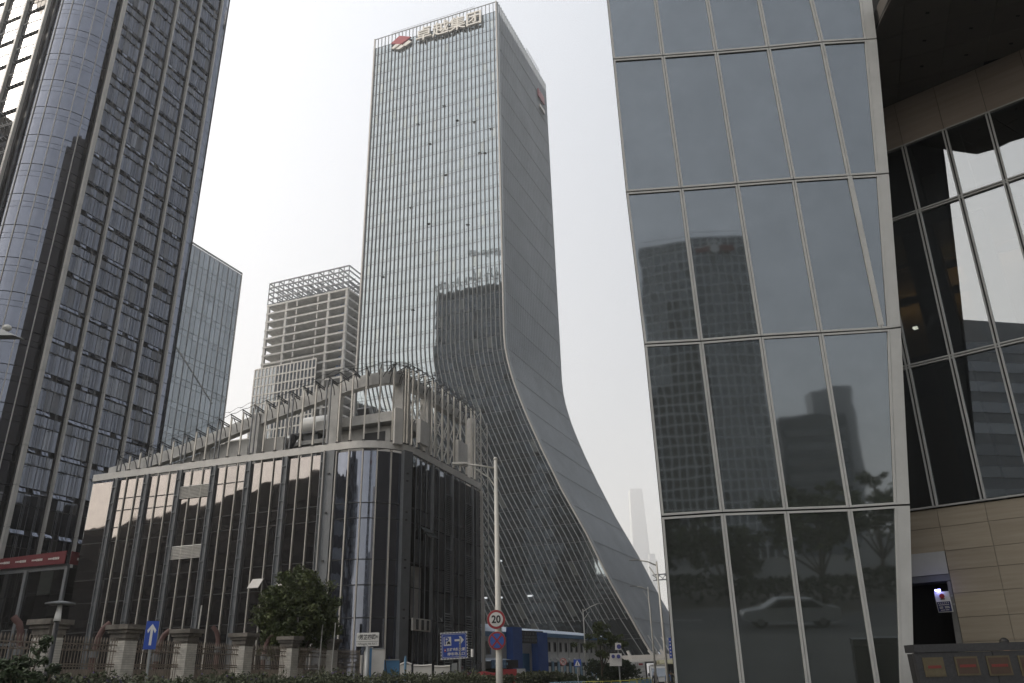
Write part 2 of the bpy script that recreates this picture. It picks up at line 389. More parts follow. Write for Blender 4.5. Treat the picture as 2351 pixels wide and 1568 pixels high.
def panes(root, quads, m, name='pane', t=.04, limit=300, hid=None, minarea=20, alt=()):
    """the largest `limit` quads in view become pieces of their own, the rest one joined part"""
    sc = sorted(((0 if (hid and hid(q)) else shown(q), i) for i, q in enumerate(quads)), reverse=True)
    own = [i for a, i in sc[:limit] if a > minarea]; so = set(own)
    pick = {}
    for i in range(len(quads)):
        r_ = rng.random(); pick[i] = m
        for am, ap_ in alt:
            if r_ < ap_: pick[i] = am; break
            r_ -= ap_
    for i in own: obj(name, MB().slab(quads[i], t), pick[i], root)
    for mm in {m} | {a[0] for a in alt}:
        rest = [i for i in range(len(quads)) if i not in so and pick[i] == mm]
        if rest:
            b = MB()
            for i in rest: b.slab(quads[i], t)
            obj(name, b, mm, root, kind='stuff')
    return own
def text_obj(name, s, size, m, parent, origin, ax, up, extrude=.0, align='CENTER', bold=0., xs=1.0):
    cu = bpy.data.curves.new(name, 'FONT'); cu.body = s; cu.size = size; cu.align_x = align; cu.align_y = 'CENTER'
    cu.extrude = extrude; cu.offset = bold; cu.resolution_u = 3
    tmp = bpy.data.objects.new(name + "_c", cu); COL.objects.link(tmp)
    dg = bpy.context.evaluated_depsgraph_get(); me = bpy.data.meshes.new_from_object(tmp.evaluated_get(dg))
    bpy.data.objects.remove(tmp); me.name = name; me.materials.clear(); me.materials.append(M[m])
    ax = unit(ax); up = unit(up); nn = np.cross(ax, up)
    o = bpy.data.objects.new(name, me); COL.objects.link(o); o.parent = parent
    c = np.asarray(origin, float) - root_loc(parent)
    ax = ax * xs
    o.matrix_local = Matrix(((ax[0], up[0], nn[0], c[0]), (ax[1], up[1], nn[1], c[1]), (ax[2], up[2], nn[2], c[2]), (0, 0, 0, 1)))
    return o
def disc(c, ax, up, r, n=28): return [np.asarray(c) + ax*r*cos(2*pi*k/n) + up*r*sin(2*pi*k/n) for k in range(n)]

EL, ER = dirv(-69.0), dirv(21.6)      # the two street directions
NL = unit(np.array([EL[1], -EL[0], 0.])) * (1 if (EL[1]*0 - EL[0]*0) == 0 else 1)
NL = np.array([cos(radians(-69.0))*-1, sin(radians(-69.0)), 0.])   # outward normal of faces along EL: towards the viewer's left
NL = unit(NL) if NL[1] < 0 else -unit(NL)
NR = unit(np.array([ER[1], -ER[0], 0.]))                           # outward normal of faces along ER: towards the right
def strip(mb, pts, T, D):
    """a blade that follows pts: T across (full width vector), D outward (full depth vector)"""
    pts = [np.asarray(p, float) for p in pts]; b = len(mb.v); T = np.asarray(T); D = np.asarray(D)
    for p in pts:
        for q in (p - T/2, p + T/2, p + T/2 + D, p - T/2 + D): mb.v.append(tuple(q))
    for i in range(len(pts)-1):
        a = b + 4*i
        for k in range(4): mb.f.append((a+k, a+(k+1) % 4, a+4+(k+1) % 4, a+4+k))
    mb.f.append((b, b+3, b+2, b+1)); e = b+4*(len(pts)-1); mb.f.append((e, e+1, e+2, e+3))
    return mb

# ------------------------------------------------------------------ setting: ground, roads, haze
g = MB().box(-1490, -590, -.5, 1490, 2890, 0)
setp(obj('ground', g, 'ground'), kind='structure')
rd = MB()
RA = np.array([2.5, 8., 0]) # near end of the street that runs away beside the tower
def road_quad(p, d, wl, L): 
    s_ = np.array([d[1], -d[0], 0]); p = np.asarray(p, float)
    return [p - s_*wl, p + s_*wl, p + s_*wl + d*L, p - s_*wl + d*L]
DR = dirv(7.4)
def sheet(name, m, quad, z, kind='structure', parent=None):
    b = MB(); b.add([(q[0], q[1], z) for q in quad], [(0, 1, 2, 3)]); o = obj(name, b, m, parent)
    if kind and parent is None: o['kind'] = kind
    return o
sheet('street', 'asphalt', road_quad((3.2, 20, 0), DR, 6.5, 330), .004)
sheet('cross_street', 'asphalt', [(-120, -13, 0), (90, -13, 0), (90, -3, 0), (-120, -3, 0)], .006)
rl = MB()
for k in range(26):
    p = np.array([3.2, 20, 0]) + DR*(4 + 12*k); q = p + DR*6; s_ = np.array([DR[1], -DR[0], 0])*.07
    rl.add([(*(p - s_)[:2], .010), (*(p + s_)[:2], .010), (*(q + s_)[:2], .010), (*(q - s_)[:2], .010)], [(0, 1, 2, 3)])
for k in range(30):
    x = -110 + 7*k; rl.add([(x, -8.08, .012), (x+3.5, -8.08, .012), (x+3.5, -7.92, .012), (x, -7.92, .012)], [(0, 1, 2, 3)])
setp(obj('road_markings', rl, 'line'), kind='structure')
sheet('planted_verge', 'soil', [(-17, 14, 0), (-4.5, 14, 0), (.5, 60, 0), (-9.5, 60, 0)], .008)
kb = MB(); kb.bar((-4.3, 13, .065), (2.0, 60, .065), .18, .13)
kb.bar((2.0, 60, .065), (14, 150, .065), .18, .13)
setp(obj('kerb', kb, 'conc'), kind='structure')

# ------------------------------------------------------------------ main tower with the flared foot
mC = np.array([-1.77, 187.18, 0.]); mL = dirv(-70.27); mR = dirv(23.1); H = 200.0
mN = np.array([mL[1], -mL[0], 0.]); mN = mN if mN[1] < 0 else -mN
mE = -mL
WM, DM = 44.0, 41.4
_zs = [0, 4, 8, 14, 20, 31, 42, 46, 52, 60, 64, 68, 71, 74, 77, 80, 84, 90, 200]
_us = [34.2, 32.0, 29.8, 26.8, 23.7, 18.9, 13.4, 11.7, 9.1, 5.9, 4.45, 3.1, 2.2, 1.45, .8, .35, .08, 0, 0]
def X(z): return float(np.interp(z, _zs, _us))
def mp(u, z, o=0.0): return mC + mE*u + mN*o + Z*z
main = thing('office_tower', mC, 'tall grey-green glass tower whose right side flares out into a sloping foot', 'office tower')
prof = [200, 84, 80, 77, 74, 71, 68, 64, 60, 52, 46, 42, 31, 20, 14, 8, 5]
poly = [mp(-WM, 5), mp(X(5), 5)] + [mp(X(z), z) for z in prof[::-1][1:-1]] + [mp(0, 196.6), mp(-WM, 196.6)]
obj('tower_body', MB().extrude([p - mN*.12 + mR*0 for p in poly], mR*DM), 'dark', main)
FH = 4.2; npz = [k*FH for k in range(1, 47)] + [196.3]
qs = []; spn = []
cols = 34; cw = WM/cols
for k in range(len(npz)-1):
    z0, z1 = npz[k] + .05, npz[k+1] - .05
    for (a, b) in ((z0, z0+.78), (z0+.86, z1)):
        for i in range(cols):
            u0, u1 = -WM + i*cw, -WM + (i+1)*cw
            (spn if b-a < 1 else qs).append([mp(u0+X(a)+.05, a), mp(u1+X(a)-.05, a), mp(u1+X(b)-.05, b), mp(u0+X(b)+.05, b)])
        if X(a) > .8:
            n_ = max(1, int(X(a)/1.3))
            for i in range(n_):
                ua = -WM + X(a)*i/n_; ub = -WM + X(a)*(i+1)/n_; uc = -WM + X(b)*(i+1)/n_; ud = -WM + X(b)*i/n_
                qs.append([mp(ua+.04, a), mp(ub-.04, a), mp(uc-.04, b), mp(ud+.04, b)])
panes(main, qs, 'g_main', minarea=30, alt=(('g_main_blind', .05), ('g_main_span', .10)))
panes(main, spn, 'g_main_span', name='spandrel', limit=0)
for i in range(cols+1):
    u = -WM + i*cw; zb = 4.5 if i % 3 == 2 else 12.3
    pts = [mp(u+X(z), z) for z in [200, 84, 80, 77, 74, 71, 68, 64, 60, 52, 46, 42, 31, 20, 12.3]]
    if zb < 12: pts += [mp(u + X(12.3) + 4.6, 4.5)]
    if i == 0: pts = pts[:2]
    obj('fin', strip(MB(), pts, mE*.11, mN*.42), 'fin_main', main)
for k, z in enumerate(npz[:-1]):
    pbar('transom', 'rod', main, mp(-WM, z, .05), mp(X(z), z, .05), .08, .08, mN)
# side blades
for j in range(33):
    s_ = mR*(j*DM/32)
    pts = [mp(X(z), z) + s_ for z in [200, 84, 80, 77, 74, 71, 68, 64, 60, 52, 46, 42, 31, 20, 12, 6]]
    obj('side_fin', strip(MB(), pts, mR*.12, mE*.44), 'fin_side', main)
for k, z in enumerate(npz[:-1]):
    if k % 2 == 0: pbar('side_seam', 'steel', main, mp(X(z)+.45, z)+mR*.3, mp(X(z)+.45, z)+mR*DM, .045, .12, mE)
sq = MB()
for k in range(len(npz)-1):
    z0, z1 = npz[k]+.1, npz[k+1]-.1
    for j in range(32):
        a, b = mR*((j+.06)*DM/32), mR*((j+.94)*DM/32)
        sq.slab([mp(X(z0)+.06, z0)+a, mp(X(z0)+.06, z0)+b, mp(X(z1)+.06, z1)+b, mp(X(z1)+.06, z1)+a], .04)
obj('side_pane', sq, 'g_side', main, kind='stuff')
edge = [mp(X(z)-.25, z) for z in [200.3, 84, 80, 77, 74, 71, 68, 64, 60, 52, 46, 42, 31, 20, 14, 8, 0]]
obj('corner_trim', strip(MB(), edge, mE*.38, mN*.55), 'trim', main)
obj('corner_trim', strip(MB(), [mp(-WM, 200.2), mp(-WM, 4)], mE*.4, mN*.6), 'trim', main)
pbar('parapet_rail', 'fin_main', main, mp(-WM, 199.9, .4), mp(0, 199.9, .4), .2, .2, mN)
pbar('parapet_rail', 'fin_main', main, mp(0, 199.9, .2), mp(0, 199.9, .2) + mR*DM, .2, .2, mN)
rb = MB()
for z in (200.9, 201.5): rb.bar(mp(-38, z, -.3), mp(-8, z, -.3), .07)
for k in range(26): rb.bar(mp(-38 + k*1.2, 199.9, -.3), mp(-38 + k*1.2, 201.5, -.3), .06)
for z in (201.0, 201.7): rb.bar(mp(.2, z)+mR*24, mp(.2, z)+mR*36, .07)
for k in range(9): rb.bar(mp(.2, 200)+mR*(24+1.5*k), mp(.2, 201.7)+mR*(24+1.5*k), .06)
obj('roof_railing', rb, 'fin_main', main)
# foot: canopy beam, recessed hall, sloping legs
pbar('canopy_beam', 'trim', main, mp(4, 4.6, .5), mp(X(4)+6, 4.6, .5), 1.1, .55, mN)
obj('canopy_slab', MB().slab([mp(-20, 4.3, 2), mp(39, 4.3, 2), mp(39, 4.3, 2)+mR*30, mp(-20, 4.3, 2)+mR*30], .5), 'conc', main)
obj('entrance_hall', MB().extrude([mp(-40, 0), mp(22, 0), mp(22, 4), mp(-40, 4)], mR*30), 'g_dark', main)
for u, v in ((30.5, 35.5), (26, 29), (33, 37)):
    pbar('sloping_leg', 'trim', main, mp(u, 6, .3), mp(v, 0, 1.2), .5, .7, mN)
for j in range(6):
    pbar('sloping_leg', 'trim', main, mp(29.5, 9)+mR*(3+6*j), mp(34.2, 0)+mR*(3+6*j), .5, .9, mR)
# opened vents, interior lights
for x, y in [(960, 286), (987, 331), (1020, 244), (1050, 277), (1090, 281), (1102, 352), (1128, 296), (1024, 402), (944, 477), (1113, 352), (985, 514), (948, 712), (880, 636), (1074, 516)]:
    p = onp(x, y, mC, mN); obj('open_vent', MB().obox(p + mN*.25, mE, Z, mN, .95, .13, .4), 'black', main)
for x, y in [(1147, 1288), (1113, 1373), (1148, 1372), (1218, 1368)]:
    p = onp(x, y, mC, mN); obj('ceiling_light', MB().obox(p + mN*.2, mE, Z, mN, 1.2, .35, .25), mat('tower_light', (.7, .7, .7), emit=(.9, .95, 1, .6)), main)
# the sign: emblem and four characters
def mpx(x, y, o=.9): p = onp(x, y, mC + mN*o, mN); return p
for s_, x, y in (('卓', 973, 80), ('越', 1012, 68), ('集', 1050, 57), ('团', 1088, 45)):
    p = mpx(x, y); text_obj('sign_character', s_, 6.0, 'letter', main, p, mE, Z, extrude=.35, bold=.05)
eq = [mpx(*q) for q in ((897, 100), (917, 82), (943, 84), (920, 101))]
obj('sign_emblem', MB().extrude(eq, mN*-.6), mat('emblem_red', (.36, .06, .07), .5), main)
for q in (((898, 111), (908, 101), (918, 101), (903, 112)), ((908, 113), (921, 102), (930, 104), (918, 112)), ((923, 104), (938, 92), (945, 95), (931, 105))):
    obj('sign_emblem', MB().extrude([mpx(*k) for k in q], mN*-.6), 'letter', main)
sn = MB()
sn.obox(mp(1.0, 188) + mR*34, mR, Z, mE, 5.5, 3.2, .5)
obj('side_emblem', sn, mat('side_emblem_red', (.26, .08, .09), .5), main)
obj('side_emblem', MB().obox(mp(1.0, 183.0) + mR*34.5, mR, Z, mE, 4.5, 1.4, .5), 'trim', main)

# ------------------------------------------------------------------ left blue tower
lP = np.array([-51.45, 79.2, 0.]); FL = 4.2; NF = 37
left = thing('office_tower', lP, 'dark blue glass tower with pale vertical pilasters and a rounded corner, at the left edge', 'office tower')
RC = 5.8; lC = lP + EL*RC
def lz(k): return k*FL
ht = NF*FL
# body
bodyp = [lP - NR*.5, lP - NR*.5 + ER*18.4, lP - NR*2 + ER*19.0, lP - NR*2 + ER*19 + EL*56, lP + EL*58 , lC + NL*(RC-.5)]
obj('tower_body', MB().prism([tuple(p[:2]) for p in bodyp], 0, ht - 1), 'black', left)
PIL = [0, 3.97, 8.04, 12.11, 16.18]
qs, shades = [], []
slot, rods, brk = MB(), MB(), MB()
for b in range(4):
    t0, t1 = PIL[b]+.32, PIL[b+1]-.32
    w3 = (t1-t0)/4
    for k in range(NF):
        z = lz(k)
        for c in range(4):
            a_, b_ = t0+c*w3+.03, t0+(c+1)*w3-.03
            o_ = NR*-.12 if (c % 2) else 0
            for z0, z1 in ((z+.05, z+2.35), (z+2.42, z+3.6)):
                qs.append([lP+ER*a_+Z*z0, lP+ER*b_+Z*z0, lP+ER*b_+Z*z1, lP+ER*a_+Z*z1])
            # top-hung vent sash, many left open
            if rng.random() < (.75 if k > 6 else .5):
                op = .12 + .25*rng.random()
                shades.append([lP+ER*a_+Z*(z+3.68)+NR*op, lP+ER*b_+Z*(z+3.68)+NR*op, lP+ER*b_+Z*(z+4.08)+NR*.05, lP+ER*a_+Z*(z+4.08)+NR*.05])
        pbar('slot', 'black', left, lP+ER*t0+Z*(z+3.86)-NR*.1, lP+ER*t1+Z*(z+3.86)-NR*.1, .5, .1, NR)
        brk.bar(lP+ER*t0+Z*(z+2.38)+NR*.06, lP+ER*t1+Z*(z+2.38)+NR*.06, .07, .12, NR)
        brk.bar(lP+ER*t0+Z*(z+3.62)+NR*.06, lP+ER*t1+Z*(z+3.62)+NR*.06, .06, .12, NR)
        for tt in (t0+w3*1.0, t0+w3*2.9):
            brk.bar(lP+ER*(tt-.35)+Z*(z+2.2)+NR*.35, lP+ER*(tt+.35)+Z*(z+2.5)+NR*.2, .05)
            brk.bar(lP+ER*(tt-.1)+Z*(z+2.6)+NR*.35, lP+ER*(tt+.3)+Z*(z+2.2)+NR*.1, .05)
    for tt in (w3*1.0-.07, w3*1.0+.07, w3*2.9-.07, w3*2.9+.07):
        rods.bar(lP+ER*(t0+tt)+NR*.38+Z*6, lP+ER*(t0+tt)+NR*.38+Z*ht, .032)
    for c in range(1, 4): rods.bar(lP+ER*(t0+c*w3)+Z*6, lP+ER*(t0+c*w3)+Z*ht, .05, .06, NR)
panes(left, qs, 'g_blue', minarea=60, limit=290, alt=(('g_blue_room', .22),))
panes(left, shades, 'g_blue2', name='vent_sash', limit=200, minarea=8)
obj('bracket', brk, 'dark', left, kind='stuff'); obj('mullion', rods, 'rod', left, kind='stuff')
for t in PIL:
    big = .44 if t == 0 else .23
    for k in range(NF):
        piece('pilaster_block', 'alu', left, lP+ER*(t - (.1 if t == 0 else 0))+NR*.22+Z*(lz(k)+FL/2), ER, NR, Z, big, .40, FL-.06)
    pbar('pilaster_shadow_gap', 'dark', left, lP+ER*t+Z*0, lP+ER*t+Z*ht, big+.36, .1, NR)
# round corner at the far end of the right facade
arc = [lP + ER*16.45, lP+ER*17.3, lP+ER*18.0-NR*.35, lP+ER*18.45-NR*.95, lP+ER*18.6-NR*1.8]
qs = []
for k in range(NF):
    z = lz(k)
    for a, b in zip(arc[:-1], arc[1:]):
        for z0, z1 in ((z+.04, z+2.42), (z+2.48, z+4.16)): qs.append([a+Z*z0, b+Z*z0, b+Z*z1, a+Z*z1])
panes(left, qs, 'g_blue2', minarea=25, limit=120, name='corner_pane')
pbar('edge_trim', 'trim', left, lP+ER*18.65-NR*1.9+Z*0, lP+ER*18.65-NR*1.9+Z*ht, .22, .3, NR)
# big round corner between the two facades
def cyl(a, z, r=RC-.55):   # a = 0 at the right facade, 90 at the left one
    t = radians(a); return lC + (NR*cos(t) + NL*sin(t))*r + Z*z
AS = [2, 17, 32, 47, 62, 77, 92]
qs = []; jt = MB()
for k in range(NF):
    zt = lz(k+1)
    for (z1, z0) in ((zt-.04, zt-.98), (zt-1.03, zt-1.69), (zt-1.74, zt-FL+.06)):
        for a, b in zip(AS[:-1], AS[1:]):
            sub = 3
            for s_ in range(sub):
                aa, bb = a+(b-a)*s_/sub, a+(b-a)*(s_+1)/sub
                qs.append([cyl(bb, z0), cyl(aa, z0), cyl(aa, z1), cyl(bb, z1)])
# join the three facets of each curved pane into one pane
cq = []
for i in range(0, len(qs), 3): cq.append((qs[i:i+3], sum(shown(q) for q in qs[i:i+3])))
cq.sort(key=lambda t_: -t_[1]); rest = MB()
for i, (tri, a) in enumerate(cq):
    if i < 250 and a > 20:
        b = MB()
        for q in tri: b.slab(q, .04)
        obj('curved_pane', b, 'g_blue2', left, smooth=False)
    else:
        for q in tri: rest.slab(q, .04)
if rest.v: obj('curved_pane', rest, 'g_blue2', left, kind='stuff')
for a in AS[1:-1]: pbar('curved_mullion', 'alu', left, cyl(a, 0, RC-.5), cyl(a, ht, RC-.5), .09, .1, unit(cyl(a, 0)-lC))
obj('corner_core', MB().tube([lC, lC+Z*ht], RC-.7, 40), 'black', left)
for p in (lP - NR*.35 + EL*.35, lC + NL*(RC-.5) + EL*-.2):
    pbar('corner_edge_strip', 'steel', left, p, p+Z*ht, .12, .2, NR)
# left facade
lW = lC + NL*RC
qs = []; slot = MB(); rods = MB(); br = MB()
for b in range(6):
    s0, s1 = b*4.35+.45, (b+1)*4.35-.05
    for k in range(NF):
        z = lz(k) - .55; w4 = (s1-s0)/5
        for c in range(5):
            a_, b_ = s0+c*w4+.04, s0+(c+1)*w4-.04
            qs.append([lW+EL*b_+Z*(z+.75), lW+EL*a_+Z*(z+.75), lW+EL*a_+Z*(z+4.15), lW+EL*b_+Z*(z+4.15)])
        br.bar(lW+EL*s0+Z*(z+2.1)+NL*.25, lW+EL*s1+Z*(z+2.35)+NL*.25, .05)
        br.bar(lW+EL*s0+Z*(z+2.5)+NL*.1, lW+EL*s1+Z*(z+2.75)+NL*.1, .05)
        for c in range(5): br.bar(lW+EL*(s0+c*w4)+Z*(z+1.9)+NL*.1, lW+EL*(s0+(c+.8)*w4)+Z*(z+2.9)+NL*.3, .04)
        for c in range(6): br.bar(lW+EL*(s0+c*w4*.8+.1)+Z*(z+.1)+NL*.1, lW+EL*(s0+c*w4*.8+.5)+Z*(z+.5)+NL*.3, .07)
panes(left, qs, 'g_left', limit=160, minarea=30, name='left_pane')
obj('bracket', br, 'steel', left, kind='stuff')
for b in range(7):
    for k in range(NF):
        piece('left_pilaster_block', 'alu', left, lW+EL*(b*4.35+.12)+NL*.25+Z*(lz(k)+FL/2), EL, NL, Z, .34, .4, FL-.06)
    pbar('pilaster_shadow_gap', 'dark', left, lW+EL*(b*4.35+.12)-NL*.02, lW+EL*(b*4.35+.12)-NL*.02+Z*ht, .8, .08, NL)
# the back face, the unfinished crown and its crane (they show as reflections in the big tower)
K = lP - NR*2 + ER*19.05
bk = MB(); bb = MB()
for k in range(NF-1):
    for i in range(28):
        if rng.random() < .96: bk.slab([K+EL*(i*2+.05)+Z*(k*FL+.9), K+EL*(i*2+1.95)+Z*(k*FL+.9), K+EL*(i*2+1.95)+Z*(k*FL+4), K+EL*(i*2+.05)+Z*(k*FL+4)][::-1], .05)
    bb.bar(K+EL*0+Z*(k*FL+.45), K+EL*56+Z*(k*FL+.45), .75, .2, ER)
obj('back_pane', bk, 'g_blue_room', left, kind='stuff'); obj('floor_band', bb, 'rod', left, kind='stuff')
cr = MB()
for i in range(29):
    hh = 3 + 4*rng.random(); cr.bar(K+EL*(i*2)+Z*(ht-1), K+EL*(i*2+rng.uniform(-.6, .6))+Z*(ht+hh), .35)
    if i % 2: cr.bar(K+EL*(i*2)+Z*(ht+2.5), K+EL*(i*2+3)+Z*(ht+3.5), .5)
obj('crown_frame', cr, 'steel', left, kind='stuff')
crn = thing('tower_crane', K+EL*14-ER*8+Z*ht, 'tower crane standing on the roof of the dark blue tower', 'crane')
cb = MB(); c0 = K+EL*14-ER*8
def lattice(mb, p, q, w_, n, r=.12):
    p, q = np.asarray(p, float), np.asarray(q, float); a = unit(q-p); s1 = unit(np.cross(a, Z if abs(a[2]) < .9 else np.array([1., 0, 0]))); s2 = np.cross(s1, a)
    cs = [(s1*i+s2*j)*w_/2 for i, j in ((-1, -1), (1, -1), (1, 1), (-1, 1))]
    for c in cs: mb.bar(p+c, q+c, r)
    for k in range(n):
        for m_ in range(4):
            A = p+(q-p)*k/n+cs[m_]; B = p+(q-p)*(k+1)/n+cs[(m_+1) % 4]; mb.bar(A, B, r*.6)
    return mb
lattice(cb, c0+Z*(ht-1), c0+Z*(ht+16), 1.8, 8, .2)
obj('mast', cb, 'steel', crn)
obj('jib', lattice(MB(), c0+Z*(ht+14)-EL*8, c0+Z*(ht+21)+EL*30, 1.4, 16, .2), 'steel', crn)

# ------------------------------------------------------------------ pale glass tower in haze behind the blue one
hC = atd(555.4, 627.3, 270.); hTop = hC[2]; hC = np.array([hC[0], hC[1], 0.])
haze_t = thing('office_tower', hC, 'flat-topped pale glass block fading in haze just right of the dark blue tower', 'office tower')
hR = dirv(22.4); hN = NR
LH = 46.
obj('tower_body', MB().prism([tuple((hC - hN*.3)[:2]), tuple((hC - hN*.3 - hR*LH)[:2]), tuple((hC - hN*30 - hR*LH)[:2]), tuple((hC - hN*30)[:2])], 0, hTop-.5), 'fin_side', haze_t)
qs = []; fh = 8.2; wc = 2.3
for k in range(17):
    z0 = hTop - fh*(k+1); 
    for i in range(20):
        a, b = -hR*(i*wc+.12), -hR*((i+1)*wc-(.12 if i % 2 else .45))
        qs.append([hC+b+Z*(z0+1.3), hC+a+Z*(z0+1.3), hC+a+Z*(z0+fh-.9), hC+b+Z*(z0+fh-.9)])
        qs.append([hC+b+Z*(z0-.75), hC+a+Z*(z0-.75), hC+a+Z*(z0+1.1), hC+b+Z*(z0+1.1)])
panes(haze_t, qs, 'g_haze', minarea=25)
pbar('parapet', 'steel', haze_t, hC+Z*(hTop-.2)+hN*.1, hC-hR*LH+Z*(hTop-.2)+hN*.1, .5, .4, hN)
pbar('corner_trim', 'alu', haze_t, hC+hN*.1, hC+hN*.1+Z*hTop, .25, .3, hN)
pbar('corner_trim', 'trim', haze_t, hC-hR*LH+hN*.2, hC-hR*LH+hN*.2+Z*hTop, .6, .5, hN)
for s_ in ((-8, 95, -30, 112), ):
    pbar('diagonal_brace', 'alu', haze_t, hC-hR*6+Z*(hTop-52)+hN*.15, hC-hR*36+Z*(hTop-30)+hN*.15, .10, .2, hN)

# ------------------------------------------------------------------ concrete tower under construction
D0 = 280.; cC = atd(799.4, 659.4, D0); zt = cC[2]; cC = np.array([cC[0], cC[1], 0.])
czl = atd(614.7, 697.4, D0); 
cL = EL; 
def cint(az, p0, d):   # distance along d from p0 to the sight line of azimuth az
    v = dirv(az); A = np.array([[d[0], -v[0]], [d[1], -v[1]]]); return np.linalg.solve(A, -p0[:2])[0]
WL = cint(-19.11, cC, cL); WR = 34.
conc = thing('concrete_tower', cC, 'unfinished concrete tower with bare floor slabs, partly clad in a white window grid', 'construction')
fhc = .0131*D0
def cp(l, r_, z): return cC + cL*l + ER*r_ + Z*z
nfl = 36
for k in range(nfl):
    z = zt - .3 - k*fhc
    if z < 10: break
    b = MB().prism([tuple(cp(*q, 0)[:2]) for q in ((-.2, -.2), (WL+.2, -.2), (WL+.2, WR), (-.2, WR))], z-.75, z)
    obj('floor_slab', b, 'conc', conc)
for l in (0.5, cint(-14.56, cC, cL), cint(-17.71, cC, cL), WL-.5):
    for r_ in (.4, 16., WR-.5):
        obj('column', MB().obox(cp(l, r_, zt/2), cL, ER, Z, 1.0, 1.0, zt-.2), 'conc', conc)
core = MB()
core.prism([tuple(cp(*q, 0)[:2]) for q in ((WL*.30, 5), (WL*.74, 5), (WL*.74, 15), (WL*.30, 15))], 0, zt-1.2)
core.prism([tuple(cp(*q, 0)[:2]) for q in ((2, 9), (WL*.30, 9), (WL*.30, 20), (2, 20))], 0, zt-1.2)
obj('core_wall', core, 'conc_dark', conc)
cr = MB()
zc = zt + .0345*D0
for r_ in (0, WR*.5, WR-1):
    for z in (zc, zc-2.1, zc-4.6, zc-7.2): cr.bar(cp(0, r_, z), cp(WL, r_, z), .45)
    for i in range(17): cr.bar(cp(WL*i/16, r_, zt), cp(WL*i/16, r_, zc), .32)
for l in [WL*i/8 for i in range(9)]:
    for z in (zc, zc-2.1, zc-4.6, zc-7.2): cr.bar(cp(l, 0, z), cp(l, WR-1, z), .4)
    cr.bar(cp(l, 0, zt), cp(l, 12, zc-2), .3)
for i in range(30):
    l = rng.uniform(0, WL); r_ = rng.uniform(1, WR-2); z = zt + rng.uniform(.3, 5)
    cr.bar(cp(l, r_, z), cp(l+rng.uniform(-6, 6), r_, z+rng.uniform(-1, 1.5)), .25)
obj('crown_frame', cr, 'steel', conc, kind='stuff')
sc = MB()
for k in range(16):
    z = zt-1-k*fhc; l = rng.uniform(2.2, 3.6)
    for m_ in range(3): sc.obox(cp(l+m_*.9+rng.uniform(-.3, .3), 3, z-1.8), cL, ER, Z, .5, .3, 2.2)
obj('blue_netting', sc, mat('faded_blue_sheet', (.16, .24, .40), .8), conc)
for l in (WL*.62, WL*.36):
    for k in range(0, 9): obj('parapet_wall', MB().obox(cp(l, .1, zt-2.2-k*fhc), cL, ER, Z, .5, .3, 2.4), 'conc', conc)
# white window grid on the lower floors
gz = 1.6 + .382*(D0*1.06); LG0, LG1 = WL*.30, WL+1.6
qs = []; gm = MB()
for k in range(25):
    z1 = gz - k*fhc; 
    if z1 < 30: break
    ncol = 17
    for i in range(ncol):
        if k == 0 and 2 < i < 15 and i % 9 == 4: pass
        a, b = LG0+(LG1-LG0)*i/ncol+.3, LG0+(LG1-LG0)*(i+1)/ncol-.3
        q = [cp(b, -1.1, z1-fhc+.4), cp(a, -1.1, z1-fhc+.4), cp(a, -1.1, z1-.25), cp(b, -1.1, z1-.25)]
        qs.append(q)
    gm.bar(cp(LG0, -1.2, z1), cp(LG1, -1.2, z1), .55, .25, ER)
for i in range(18): 
    l = LG0+(LG1-LG0)*i/17; gm.bar(cp(l, -1.2, 20), cp(l, -1.2, gz), .55, .25, ER)
panes(conc, qs, 'g_haze', name='window_pane', minarea=20)
obj('window_grid', gm, 'offwhite', conc)

# ------------------------------------------------------------------ far towers in the haze
fz = 2500.
def far_tower(xs0, ytop, xs1, zt_, wt, label, m='gridframe'):
    pass
pT = atd(1458, 1125, fz)
ft = thing('skyscraper', (pT[0], pT[1], 0), 'slender tapering skyscraper almost lost in haze, beyond the foot of the flared tower', 'skyscraper')
b = MB(); wt = 15.5*fz/1954
hw = [(0, 1.4), (.45, 1.33), (.7, 1.2), (.92, 1.04), (1, .96)]
for (h0, a0), (h1, a1) in zip(hw[:-1], hw[1:]):
    z0, z1 = h0*pT[2], h1*pT[2]; c = pT
    b.add([(c[0]+sx*wt*a0, c[1]+sy*wt*a0, z0) for sx, sy in ((-1,-1),(1,-1),(1,1),(-1,1))] + [(c[0]+sx*wt*a1, c[1]+sy*wt*a1, z1) for sx, sy in ((-1,-1),(1,-1),(1,1),(-1,1))],
          [(0,1,5,4), (1,2,6,5), (2,3,7,6), (3,0,4,7), (4,5,6,7), (3,2,1,0)])
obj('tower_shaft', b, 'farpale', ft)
b = MB()
for k in range(60): b.box(pT[0]-wt*1.6, pT[1]-wt*1.6, 5+k*8.6, pT[0]+wt*1.6, pT[1]-wt*1.55, 6.2+k*8.6)
pT2 = atd(1496, 1272, 1900.)
f2 = thing('skyscraper', (pT2[0], pT2[1], 0), 'lower stepped block fading in haze right beside the slender skyscraper', 'skyscraper')
w2 = 10*1900/1954
obj('tower_shaft', MB().box(pT2[0]-w2, pT2[1]-w2, 0, pT2[0]+w2, pT2[1]+w2, pT2[2]-14).box(pT2[0]-w2*.7, pT2[1]-w2*.7, pT2[2]-14, pT2[0]+w2*.7, pT2[1]+w2*.7, pT2[2]), 'farpale', f2)
